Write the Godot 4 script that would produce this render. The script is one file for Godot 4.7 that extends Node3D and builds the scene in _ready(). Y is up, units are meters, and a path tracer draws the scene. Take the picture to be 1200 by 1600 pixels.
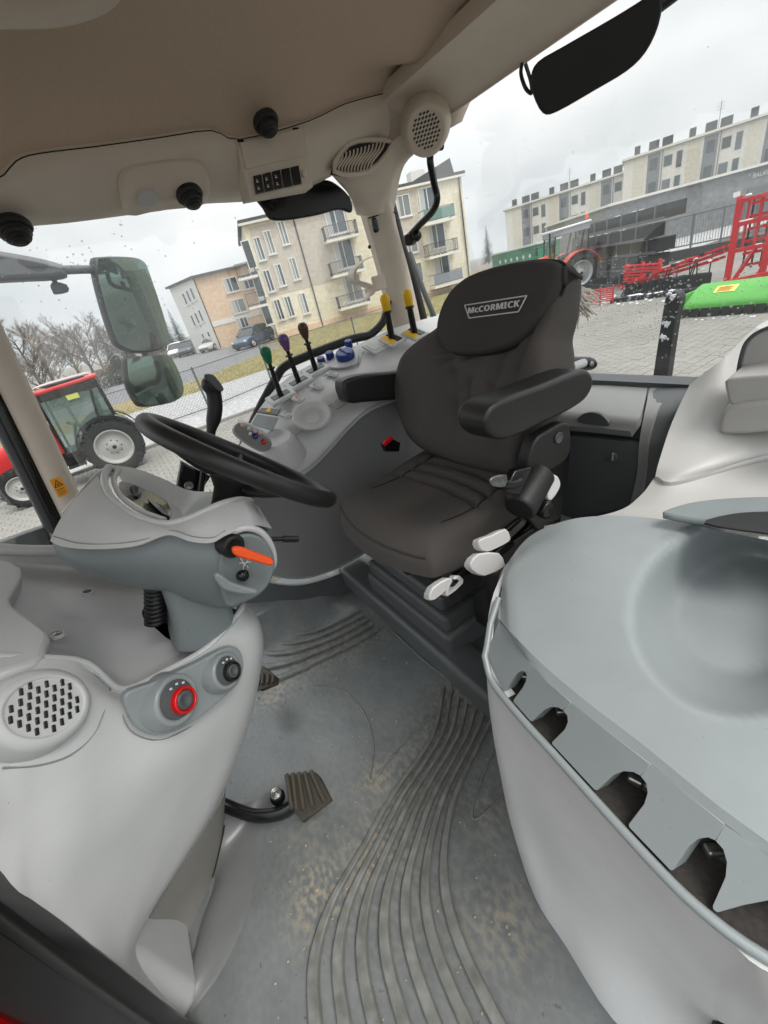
extends Node3D
# A tractor cab seen through its open left door: x runs to the rear, y up, z to the left (door) side; cab floor y = 0, yard y = GY.

const GY := -1.25
const EYE := Vector3(0, 1.10, 0)
const BX := Vector3(0.80550, -0.22301, 0.54903)
const BY := Vector3(0.43982, 0.84590, -0.30167)
const BZ := Vector3(-0.39715, 0.48447, 0.77946)
const FL := 630.0
var rng := RandomNumberGenerator.new()
var M := {}
var taken := {}

# ---- a photo pixel on a plane that the thing touches
func dir(px: float, py: float) -> Vector3:
	return BX * (px - 600.0) / FL - BY * (py - 800.0) / FL - BZ
func X(px: float, py: float, x: float) -> Vector3:
	var d := dir(px, py)
	return EYE + d * ((x - EYE.x) / d.x)
func Y(px: float, py: float, y: float) -> Vector3:
	var d := dir(px, py)
	return EYE + d * ((y - EYE.y) / d.y)
func Z(px: float, py: float, z: float) -> Vector3:
	var d := dir(px, py)
	return EYE + d * ((z - EYE.z) / d.z)
func PL(px: float, py: float, o: Vector3, n: Vector3) -> Vector3:
	var d := dir(px, py)
	return EYE + d * ((o - EYE).dot(n) / d.dot(n))
func Zs(a: Array, z: float) -> PackedVector3Array:
	var r := PackedVector3Array()
	for q in a: r.append(Z(q[0], q[1], q[2] if q.size() > 2 else z))
	return r
func Ys(a: Array, y: float) -> PackedVector3Array:
	var r := PackedVector3Array()
	for q in a: r.append(Y(q[0], q[1], q[2] if q.size() > 2 else y))
	return r
func Xs(a: Array, x: float) -> PackedVector3Array:
	var r := PackedVector3Array()
	for q in a: r.append(X(q[0], q[1], q[2] if q.size() > 2 else x))
	return r

# ---- mesh builder: loose triangles with normals
class MB:
	var v := PackedVector3Array()
	var n := PackedVector3Array()
	var uv := PackedVector2Array()
	var use_uv := false
	func tri(a: Vector3, b: Vector3, c: Vector3, na: Vector3, nb: Vector3, nc: Vector3) -> void:
		var g := (c - a).cross(b - a)
		if g.length_squared() < 1e-18: return
		if g.dot(na + nb + nc) < 0.0:
			v.append(a); v.append(c); v.append(b); n.append(na); n.append(nc); n.append(nb)
		else:
			v.append(a); v.append(b); v.append(c); n.append(na); n.append(nb); n.append(nc)
	func flat(a: Vector3, b: Vector3, c: Vector3) -> void:
		var g := (c - a).cross(b - a).normalized()
		v.append(a); v.append(b); v.append(c); n.append(g); n.append(g); n.append(g)
	func quad(a: Vector3, b: Vector3, c: Vector3, d: Vector3) -> void:
		flat(a, b, c); flat(a, c, d)
	func uvquad(a: Vector3, b: Vector3, c: Vector3, d: Vector3) -> void:   # corners take uv (0,1) (1,1) (1,0) (0,0)
		use_uv = true
		quad(a, b, c, d)
		for q in [Vector2(0, 1), Vector2(1, 1), Vector2(1, 0), Vector2(0, 1), Vector2(1, 0), Vector2(0, 0)]: uv.append(q)
	func box(t: Transform3D, s: Vector3) -> void:
		var h := s * 0.5
		var p := []
		for i in 8: p.append(t * Vector3(h.x if i & 1 else -h.x, h.y if i & 2 else -h.y, h.z if i & 4 else -h.z))
		for f in [[0, 1, 3, 2], [4, 6, 7, 5], [0, 4, 5, 1], [2, 3, 7, 6], [0, 2, 6, 4], [1, 5, 7, 3]]:
			var c: Vector3 = (p[f[0]] + p[f[2]]) * 0.5 - t.origin
			if (p[f[2]] - p[f[0]]).cross(p[f[1]] - p[f[0]]).dot(c) > 0: quad(p[f[0]], p[f[1]], p[f[2]], p[f[3]])
			else: quad(p[f[3]], p[f[2]], p[f[1]], p[f[0]])
	func aabb(a: Vector3, b: Vector3) -> void:
		box(Transform3D(Basis(), (a + b) * 0.5), (b - a).abs())
	func rbox(t: Transform3D, s: Vector3, r: float, k: int = 2) -> void:
		var h := s * 0.5
		r = minf(r, minf(h.x, minf(h.y, h.z)) * 0.999)
		var core := h - Vector3(r, r, r)
		for ax in 3:
			var a1 := (ax + 1) % 3
			var a2 := (ax + 2) % 3
			var c1 := PackedFloat32Array(); var c2 := PackedFloat32Array()
			for i in k + 1:
				c1.append(-h[a1] + r * (1.0 - tan(PI / 4 * (1.0 - float(i) / k)))); c2.append(-h[a2] + r * (1.0 - tan(PI / 4 * (1.0 - float(i) / k))))
			for i in range(k, -1, -1):
				c1.append(-c1[i]); c2.append(-c2[i])
			for sg: float in [-1.0, 1.0]:
				var pts := []; var nn := []
				for i in c1.size():
					var rp := PackedVector3Array(); var rn := PackedVector3Array()
					for j in c2.size():
						var q := Vector3()
						q[ax] = sg * h[ax]; q[a1] = c1[i]; q[a2] = c2[j]
						var c := q.clamp(-core, core)
						var o := (q - c).normalized()
						rp.append(t * (c + o * r)); rn.append((t.basis * o).normalized())
					pts.append(rp); nn.append(rn)
				for i in c1.size() - 1:
					for j in c2.size() - 1:
						tri(pts[i][j], pts[i + 1][j], pts[i + 1][j + 1], nn[i][j], nn[i + 1][j], nn[i + 1][j + 1])
						tri(pts[i][j], pts[i + 1][j + 1], pts[i][j + 1], nn[i][j], nn[i + 1][j + 1], nn[i][j + 1])
	func grid(rows: Array, wrap_u := false, wrap_v := false, with_uv := false) -> void:   # rows of points; u along a row, v across rows
		var nv := rows.size()
		var nu: int = rows[0].size()
		var nn := []
		for i in nv:
			var rn := PackedVector3Array()
			var up: PackedVector3Array = rows[(i + 1) % nv if wrap_v else mini(i + 1, nv - 1)]
			var dn: PackedVector3Array = rows[(i - 1 + nv) % nv if wrap_v else maxi(i - 1, 0)]
			var me: PackedVector3Array = rows[i]
			for j in nu:
				var l := me[(j - 1 + nu) % nu if wrap_u else maxi(j - 1, 0)]
				var r := me[(j + 1) % nu if wrap_u else mini(j + 1, nu - 1)]
				var g := (r - l).cross(up[j] - dn[j])
				if g.length_squared() < 1e-20:   # a pole: look at the neighbouring row
					var o: PackedVector3Array = up if i == 0 else dn
					g = (o[(j + 1) % nu] - o[(j - 1 + nu) % nu]).cross((o[j] - me[j]) * (1.0 if i == 0 else -1.0))
				rn.append(g.normalized())
			nn.append(rn)
		for i in (nv if wrap_v else nv - 1):
			var a: PackedVector3Array = rows[i]
			var b: PackedVector3Array = rows[(i + 1) % nv]
			var na: PackedVector3Array = nn[i]
			var nb: PackedVector3Array = nn[(i + 1) % nv]
			for j in (nu if wrap_u else nu - 1):
				var k := (j + 1) % nu
				if with_uv:
					use_uv = true
					v.append_array([a[j], b[j], b[k], a[j], b[k], a[k]]); n.append_array([na[j], nb[j], nb[k], na[j], nb[k], na[k]])
					var u0 := float(j) / (nu - 1); var u1 := float(j + 1) / (nu - 1); var v0 := float(i) / (nv - 1); var v1 := float(i + 1) / (nv - 1)
					uv.append_array([Vector2(u0, v0), Vector2(u0, v1), Vector2(u1, v1), Vector2(u0, v0), Vector2(u1, v1), Vector2(u1, v0)])
				else:
					tri(a[j], b[j], b[k], na[j], nb[j], nb[k])
					tri(a[j], b[k], a[k], na[j], nb[k], na[k])
	func fan(ring: PackedVector3Array) -> void:   # flat cap
		var q := PackedVector2Array()
		var c := Vector3()
		for p in ring: c += p
		c /= ring.size()
		var nr := Vector3()
		for i in ring.size(): nr += (ring[i] - c).cross(ring[(i + 1) % ring.size()] - c)
		nr = nr.normalized()
		var e1 := nr.cross(Vector3(0.3, 1, 0.2)).normalized()
		var e2 := nr.cross(e1)
		for p in ring: q.append(Vector2((p - c).dot(e1), (p - c).dot(e2)))
		var ix := Geometry2D.triangulate_polygon(q)
		if ix.is_empty():      # a ring that crosses itself: fan from the middle
			for i in ring.size(): tri(c, ring[i], ring[(i + 1) % ring.size()], nr, nr, nr)
		for i in range(0, ix.size(), 3):
			tri(ring[ix[i]], ring[ix[i + 1]], ring[ix[i + 2]], nr, nr, nr)
	func mesh() -> ArrayMesh:
		var m := ArrayMesh.new()
		if v.is_empty(): return m
		var a := []
		a.resize(Mesh.ARRAY_MAX)
		a[Mesh.ARRAY_VERTEX] = v; a[Mesh.ARRAY_NORMAL] = n
		if use_uv and uv.size() == v.size(): a[Mesh.ARRAY_TEX_UV] = uv
		m.add_surface_from_arrays(Mesh.PRIMITIVE_TRIANGLES, a)
		return m

# ---- curves
func cr(p0: Vector3, p1: Vector3, p2: Vector3, p3: Vector3, t: float) -> Vector3:
	return 0.5 * ((2.0 * p1) + (p2 - p0) * t + (2.0 * p0 - 5.0 * p1 + 4.0 * p2 - p3) * t * t + (3.0 * p1 - p0 - 3.0 * p2 + p3) * t * t * t)
func spline(p: PackedVector3Array, k: int, closed := false) -> PackedVector3Array:
	var r := PackedVector3Array()
	var n := p.size()
	for i in (n if closed else n - 1):
		var a := p[(i - 1 + n) % n] if closed or i > 0 else 2.0 * p[0] - p[1]
		var d := p[(i + 2) % n] if closed or i + 2 < n else 2.0 * p[n - 1] - p[n - 2]
		for j in k: r.append(cr(a, p[i], p[(i + 1) % n], d, float(j) / k))
	if not closed: r.append(p[n - 1])
	return r
func surf(rows: Array, ku: int, kv: int) -> Array:   # bicubic patch through a grid of points
	var fine := []
	for r in rows: fine.append(spline(r, ku))
	var out := []
	var nu: int = fine[0].size()
	for j in nu:
		var col := PackedVector3Array()
		for r in fine: col.append(r[j])
		col = spline(col, kv)
		for i in col.size():
			if out.size() <= i: out.append(PackedVector3Array())
			out[i].append(col[i])
	return out
func shell(m: MB, g: Array, thick: Vector3) -> void:   # an open grid given thickness
	m.grid(g)
	var b := []
	for r: PackedVector3Array in g:
		var q := PackedVector3Array()
		for p in r: q.append(p + thick)
		b.append(q)
	m.grid(b)
	var edge := func(o: Array, i: Array) -> void: m.grid([PackedVector3Array(o), PackedVector3Array(i)])
	edge.call(Array(g[0]), Array(b[0])); edge.call(Array(g[-1]), Array(b[-1]))
	var l := []; var l2 := []; var r1 := []; var r2 := []
	for i in g.size():
		l.append(g[i][0]); l2.append(b[i][0]); r1.append(g[i][-1]); r2.append(b[i][-1])
	edge.call(l, l2); edge.call(r1, r2)
func tube(m: MB, path: PackedVector3Array, rad, seg := 10, closed := false, flat_y := 1.0) -> void:
	var n := path.size()
	var rows := []
	var t0 := (path[1] - path[0]).normalized()
	var u := t0.cross(Vector3.UP if absf(t0.y) < 0.9 else Vector3.RIGHT).normalized()
	for i in n:
		var t := (path[(i + 1) % n if closed else mini(i + 1, n - 1)] - path[(i - 1 + n) % n if closed else maxi(i - 1, 0)]).normalized()
		u = (u - t * u.dot(t)).normalized()
		var w := t.cross(u)
		var r: float = rad if rad is float else rad[i]
		var q := PackedVector3Array()
		for k in seg:
			var a := TAU * k / seg
			q.append(path[i] + u * cos(a) * r + w * sin(a) * r * flat_y)
		rows.append(q)
	if closed:
		m.grid(rows, true, true)
	else:
		m.grid(rows, true)
		m.fan(rows[0]); m.fan(rows[-1])
func lathe(m: MB, t: Transform3D, prof: Array, seg := 24) -> void:   # profile of [radius, height] along local y
	var rows := []
	for p in prof:
		var q := PackedVector3Array()
		for k in seg:
			var a := TAU * k / seg
			q.append(t * Vector3(cos(a) * p[0], p[1], sin(a) * p[0]))
		rows.append(q)
	# hard edges: split wherever the profile repeats a point
	var part := [rows[0]]
	for i in range(1, rows.size()):
		part.append(rows[i])
		if i + 1 < rows.size() and prof[i] == prof[i + 1]:
			m.grid(part, true); part = []
	if part.size() > 1: m.grid(part, true)
func slab(m: MB, ring: PackedVector3Array, d: Vector3, bev := 0.0, k := 3, bulge := 0.0) -> void:   # a planar outline pushed along d, edges rounded
	var c := Vector3()
	for p in ring: c += p
	c /= ring.size()
	var th := d.length()
	var dn := d / th
	var n := ring.size()
	var inw := PackedVector3Array()   # inward direction at every corner
	var area := Vector3()
	for i in n: area += (ring[i] - c).cross(ring[(i + 1) % n] - c)
	var s := 1.0 if area.dot(dn) > 0 else -1.0
	for i in n:
		var e1 := (ring[i] - ring[(i - 1 + n) % n]).normalized()
		var e2 := (ring[(i + 1) % n] - ring[i]).normalized()
		var n1 := dn.cross(e1) * s
		var n2 := dn.cross(e2) * s
		var b := (n1 + n2)
		b = b / maxf(0.35, 1.0 + n1.dot(n2)) if b.length() > 1e-6 else n1
		inw.append(b)
	var rows := []
	if bev <= 0.0:
		var o := PackedVector3Array()
		for p in ring: o.append(p + d)
		for i in n: m.quad(ring[i], ring[(i + 1) % n], o[(i + 1) % n], o[i])
		m.fan(ring); m.fan(o)
		return
	bev = minf(bev, th * 0.499)
	for side in 2:
		for i in k + 1:
			var a := PI / 2 * i / k
			var off := bev * (1.0 - sin(a)) if side == 0 else bev * (1.0 - cos(a))
			var h := bev * (1.0 - cos(a)) if side == 0 else th - bev * (1.0 - sin(a))
			var q := PackedVector3Array()
			for j in n: q.append(ring[j] + inw[j] * off + dn * h)
			rows.append(q)
	m.grid(rows, true)
	m.fan(rows[0]); 
	if bulge > 0.0:
		var last: PackedVector3Array = rows[-1]
		var cc := c + d
		var rr := [last]
		for i in range(1, 7):
			var f := 1.0 - i / 6.0
			var q := PackedVector3Array()
			for j in n: q.append(cc + (last[j] - cc) * f + dn * bulge * (1.0 - f * f))
			rr.append(q)
		m.grid(rr, true)
	else:
		m.fan(rows[-1])
func bar(m: MB, a: Vector3, b: Vector3, w: float, h := -1.0, up := Vector3.UP) -> void:
	var t := (b - a).normalized()
	if absf(t.dot(up)) > 0.98: up = Vector3.RIGHT
	var s := t.cross(up).normalized()
	m.box(Transform3D(Basis(s, s.cross(t), -t), (a + b) * 0.5), Vector3(w, w if h < 0 else h, (b - a).length()))
func rod(m: MB, a: Vector3, b: Vector3, r: float, seg := 8) -> void:
	tube(m, PackedVector3Array([a, b]), r, seg)
func frame(o: Vector3, y: Vector3, x := Vector3.ZERO) -> Transform3D:   # local y along y
	y = y.normalized()
	if x == Vector3.ZERO: x = Vector3.RIGHT if absf(y.x) < 0.9 else Vector3.FORWARD
	var z := x.cross(y).normalized()
	return Transform3D(Basis(y.cross(z).normalized(), y, z), o)

func pin(g: Array, px: float, py: float) -> Vector3:   # the point of a finished surface that a photo pixel shows
	var ws := 0.0
	var t := 0.0
	for r: PackedVector3Array in g:
		for p in r:
			var d := p - EYE
			var z := -d.dot(BZ)
			if z < 0.05: continue
			var e := Vector2(600.0 + FL * d.dot(BX) / z - px, 800.0 - FL * d.dot(BY) / z - py).length_squared()
			if e < 900.0:
				var w := 1.0 / ((e + 2.0) * (e + 2.0))
				ws += w; t += z * w
	return EYE + dir(px, py) * (t / maxf(ws, 1e-12))
func seam(g: Array, px: Array, called: String, parent: Node, r := 0.0012, mt: Material = null) -> void:
	var p := PackedVector3Array()
	for q in px:
		var c := pin(g, q[0], q[1])
		p.append(c + (EYE - c).normalized() * r * 0.8)
	var m := MB.new()
	tube(m, spline(p, 4), r, 6)
	put(m, called, M.seam if mt == null else mt, parent)

# ---- nodes
func numbered(s: String) -> String:
	if not taken.has(s):
		taken[s] = 0
		return s
	taken[s] += 1
	return "%s_%03d" % [s, taken[s]]
func thing(called: String, label: String, category: String, at := Vector3.ZERO, group := "") -> Node3D:
	var o := Node3D.new()
	o.name = numbered(called)
	add_child(o)
	o.position = at
	tag(o, label, category, group)
	return o
func tag(o: Node, label: String, category: String, group := "", kind := "") -> void:
	if label: o.set_meta("label", label)
	if category: o.set_meta("category", category)
	if group: o.set_meta("group", group)
	if kind: o.set_meta("kind", kind)
func put(m, called: String, mat: Material, parent: Node = null) -> MeshInstance3D:
	var o := MeshInstance3D.new()
	o.mesh = m.mesh() if m is MB else m
	o.material_override = mat
	if parent == null:
		o.name = numbered(called)
		add_child(o)
	else:
		o.name = called
		parent.add_child(o, true)
		var w: Node = parent      # geometry is written in world coordinates: undo the parents' offsets
		var off := Vector3.ZERO
		while w != self and w is Node3D:
			off += (w as Node3D).position
			w = w.get_parent()
		o.position = -off
	return o
func putl(m, called: String, mat: Material, parent: Node) -> MeshInstance3D:   # geometry written in the parent's own axes
	var o := MeshInstance3D.new()
	o.mesh = m.mesh() if m is MB else m
	o.material_override = mat
	o.name = called
	parent.add_child(o, true)
	return o
func copy(o: Node3D, at: Vector3, label := "", turn := 0.0) -> Node3D:
	var c: Node3D = o.duplicate()
	c.name = numbered(String(o.name).rstrip("0123456789").trim_suffix("_"))
	add_child(c)
	c.position = at
	c.rotation.y = turn
	if label: c.set_meta("label", label)
	return c

# ---- materials
func noise_tex(freq: float, seed_: int, lo: Color, hi: Color, size := 512, oct := 4, normal := false, bump := 4.0) -> NoiseTexture2D:
	var f := FastNoiseLite.new()
	f.seed = seed_; f.frequency = freq; f.fractal_octaves = oct
	f.noise_type = FastNoiseLite.TYPE_SIMPLEX_SMOOTH
	var t := NoiseTexture2D.new()
	t.width = size; t.height = size; t.seamless = true; t.noise = f
	if normal:
		t.as_normal_map = true; t.bump_strength = bump
	else:
		var g := Gradient.new()
		g.set_color(0, lo); g.set_color(1, hi)
		t.color_ramp = g
	return t
var TN := {}
func grain(kind: String) -> Texture2D:
	if not TN.has(kind):
		match kind:
			"fine": TN[kind] = noise_tex(0.11, 3, Color.BLACK, Color.WHITE, 512, 2, true, 2.5)
			"weave": TN[kind] = noise_tex(0.22, 5, Color.BLACK, Color.WHITE, 512, 1, true, 5.0)
			"lump": TN[kind] = noise_tex(0.02, 9, Color.BLACK, Color.WHITE, 512, 4, true, 6.0)
			"dust": TN[kind] = noise_tex(0.012, 21, Color(0.955, 0.953, 0.948), Color(1, 1, 1), 512, 5)
			"moulded": TN[kind] = ImageTexture.create_from_image(moulded_plastic())
			"wear": TN[kind] = noise_tex(0.02, 22, Color(0.66, 0.65, 0.63), Color(1, 1, 1), 512, 5)
			"stain": TN[kind] = noise_tex(0.01, 27, Color(0.88, 0.87, 0.85), Color(1, 1, 1), 512, 6)
			"patch": TN[kind] = noise_tex(0.008, 23, Color(0.72, 0.71, 0.7), Color(1, 1, 1), 1024, 6)
	return TN[kind]
func mat(col: Color, rough := 0.5, tex := "dust", nrm := "fine", scale := 6.0, nstr := 0.25, metal := 0.0) -> StandardMaterial3D:
	var m := StandardMaterial3D.new()
	m.albedo_color = col
	m.roughness = rough
	m.metallic = metal
	m.uv1_triplanar = true
	m.uv1_world_triplanar = true
	m.uv1_scale = Vector3.ONE * scale
	if tex: m.albedo_texture = grain(tex)
	if nrm:
		m.normal_enabled = true
		m.normal_texture = grain(nrm)
		m.normal_scale = nstr
	return m
func moulded_plastic() -> Image:   # fine speckle, a few dirt specks and hairline scratches
	var n := 1024
	var im := Image.create(n, n, false, Image.FORMAT_RGB8)
	var f := FastNoiseLite.new(); f.seed = 77; f.frequency = 0.006; f.fractal_octaves = 4
	var r := RandomNumberGenerator.new(); r.seed = 41
	for y in n:
		for x in n:
			var v := 0.965 + 0.02 * f.get_noise_2d(x, y) + r.randf_range(-0.014, 0.014)
			im.set_pixel(x, y, Color(v, v * 0.999, v * 0.996))
	for k in 90:
		var p := Vector2i(r.randi() % n, r.randi() % n)
		var d := r.randf_range(0.45, 0.85)
		im.fill_rect(Rect2i(p, Vector2i(1 + r.randi() % 3, 1 + r.randi() % 3)), Color(d, d * 0.98, d * 0.95))
	for k in 60:
		var p := Vector2(r.randi() % n, r.randi() % n)
		var a := r.randf() * TAU
		var L := r.randf_range(8, 60)
		var v := r.randf_range(0.90, 1.0)
		for i in int(L):
			var q := p + Vector2(cos(a), sin(a)) * i
			im.set_pixel(posmod(int(q.x), n), posmod(int(q.y), n), Color(v, v, v))
	return im
func hard(col: Color, rough := 0.45) -> StandardMaterial3D:   # moulded cab plastic
	var m := mat(col, rough, "moulded", "fine", 1.9, 0.0)
	m.normal_enabled = false
	return m
func plain(col: Color, rough := 0.5, metal := 0.0) -> StandardMaterial3D:
	var m := StandardMaterial3D.new()
	m.albedo_color = col; m.roughness = rough; m.metallic = metal
	return m
func glass(col: Color, alpha: float) -> StandardMaterial3D:
	var m := StandardMaterial3D.new()
	m.albedo_color = Color(col.r, col.g, col.b, alpha)
	m.transparency = BaseMaterial3D.TRANSPARENCY_ALPHA
	m.roughness = 0.02
	return m

func _ready() -> void:
	rng.seed = 7
	camera_and_light()
	materials()
	yard()
	cab_shell()
	front_console()
	steering()
	right_console()
	seat()
	fender_console()
	rear_corner()
	small_things()
	houses()
	vehicles()
	implements()
	trees()

func camera_and_light() -> void:
	var c := Camera3D.new()
	c.name = "camera"
	add_child(c)
	c.transform = Transform3D(Basis(BX, BY, BZ).orthonormalized(), EYE)
	c.fov = rad_to_deg(2.0 * atan(800.0 / FL))
	c.near = 0.02
	c.far = 900.0
	c.current = true
	var we := WorldEnvironment.new()
	we.name = "world_environment"
	var e := Environment.new()
	e.background_mode = Environment.BG_SKY
	e.tonemap_mode = Environment.TONE_MAPPER_LINEAR
	e.tonemap_exposure = 1.9
	e.sdfgi_enabled = true
	e.ssao_enabled = true
	e.ssil_enabled = true
	e.fog_enabled = true
	e.fog_density = 0.0014
	e.fog_light_color = Color(0.93, 0.95, 0.96)
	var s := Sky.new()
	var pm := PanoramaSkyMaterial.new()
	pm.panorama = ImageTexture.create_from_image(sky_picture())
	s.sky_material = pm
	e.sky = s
	we.environment = e
	add_child(we)
	var sun := DirectionalLight3D.new()
	sun.name = "sun"
	add_child(sun)
	sun.look_at_from_position(Vector3(0.3, 1.0, 0.55), Vector3.ZERO)
	sun.light_energy = 0.4
	sun.light_angular_distance = 25.0
	sun.light_color = Color(1.0, 0.985, 0.96)
	sun.shadow_enabled = true

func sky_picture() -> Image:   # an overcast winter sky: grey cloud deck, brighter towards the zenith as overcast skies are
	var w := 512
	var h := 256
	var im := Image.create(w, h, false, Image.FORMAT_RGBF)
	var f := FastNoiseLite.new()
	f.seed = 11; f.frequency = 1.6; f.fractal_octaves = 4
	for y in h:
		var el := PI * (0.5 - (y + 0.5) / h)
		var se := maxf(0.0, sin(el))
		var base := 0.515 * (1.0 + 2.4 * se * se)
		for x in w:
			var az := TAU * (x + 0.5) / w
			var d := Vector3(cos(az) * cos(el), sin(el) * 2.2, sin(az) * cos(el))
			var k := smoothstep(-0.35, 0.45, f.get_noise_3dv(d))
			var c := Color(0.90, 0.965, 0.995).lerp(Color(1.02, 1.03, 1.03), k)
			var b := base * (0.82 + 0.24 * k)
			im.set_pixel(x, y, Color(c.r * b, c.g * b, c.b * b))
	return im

func materials() -> void:
	M.light = hard(Color(0.795, 0.797, 0.797), 0.36)
	M.light2 = M.light
	M.mid = hard(Color(0.555, 0.578, 0.583), 0.30)
	M.dash = hard(Color(0.49, 0.518, 0.524), 0.45)
	M.panel = hard(Color(0.55, 0.55, 0.545), 0.40)
	M.dark = hard(Color(0.32, 0.33, 0.335), 0.42)
	M.black = mat(Color(0.075, 0.073, 0.072), 0.5, "", "fine", 6.0, 0.3)
	M.gloss = plain(Color(0.05, 0.05, 0.05), 0.25)
	M.rubber = mat(Color(0.31, 0.315, 0.32), 0.5, "dust", "fine", 10.0, 0.4)
	M.lining = mat(Color(0.79, 0.71, 0.63), 0.9, "dust", "weave", 12.0, 0.15)
	M.beige = hard(Color(0.86, 0.815, 0.76), 0.6)
	M.fabric = mat(Color(0.335, 0.315, 0.305), 0.95, "dust", "weave", 16.0, 0.5)
	M.fabric2 = mat(Color(0.27, 0.255, 0.248), 0.95, "dust", "weave", 16.0, 0.5)
	M.seam = mat(Color(0.09, 0.085, 0.08), 0.9, "", "weave", 20.0, 0.4)
	M.leather = mat(Color(0.13, 0.127, 0.125), 0.42, "", "lump", 30.0, 0.35)
	M.white = plain(Color(0.82, 0.81, 0.80), 0.45)
	M.steel = mat(Color(0.7, 0.7, 0.69), 0.3, "wear", "", 8.0, 0.0, 0.9)
	M.chrome = plain(Color(0.8, 0.8, 0.8), 0.15, 1.0)
	M.red = plain(Color(0.80, 0.05, 0.06), 0.35)
	M.orange = plain(Color(0.95, 0.33, 0.08), 0.5)
	M.yellow = plain(Color(0.92, 0.72, 0.06), 0.45)
	M.blue = plain(Color(0.06, 0.18, 0.48), 0.35)
	M.green = plain(Color(0.04, 0.42, 0.26), 0.4)
	M.purple = plain(Color(0.40, 0.26, 0.48), 0.45)
	M.brown = plain(Color(0.30, 0.18, 0.12), 0.45)
	M.pink = plain(Color(0.85, 0.68, 0.64), 0.5)
	M.glass = glass(Color(0.95, 0.985, 0.975), 0.03)
	M.mirror = plain(Color(0.50, 0.585, 0.55), 0.015, 1.0)
	M.snow = mat(Color(0.93, 0.94, 0.95), 0.8, "", "lump", 3.0, 0.5)

func flag_sheet(called: String, im: Image, ring: Array, parent: Node) -> MeshInstance3D:   # flat print: four corners from bottom left, anticlockwise
	var m := MB.new()
	m.uvquad(ring[0], ring[1], ring[2], ring[3])
	var sm := StandardMaterial3D.new()
	sm.albedo_texture = ImageTexture.create_from_image(im)
	sm.roughness = 0.5
	return put(m, called, sm, parent)

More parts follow.
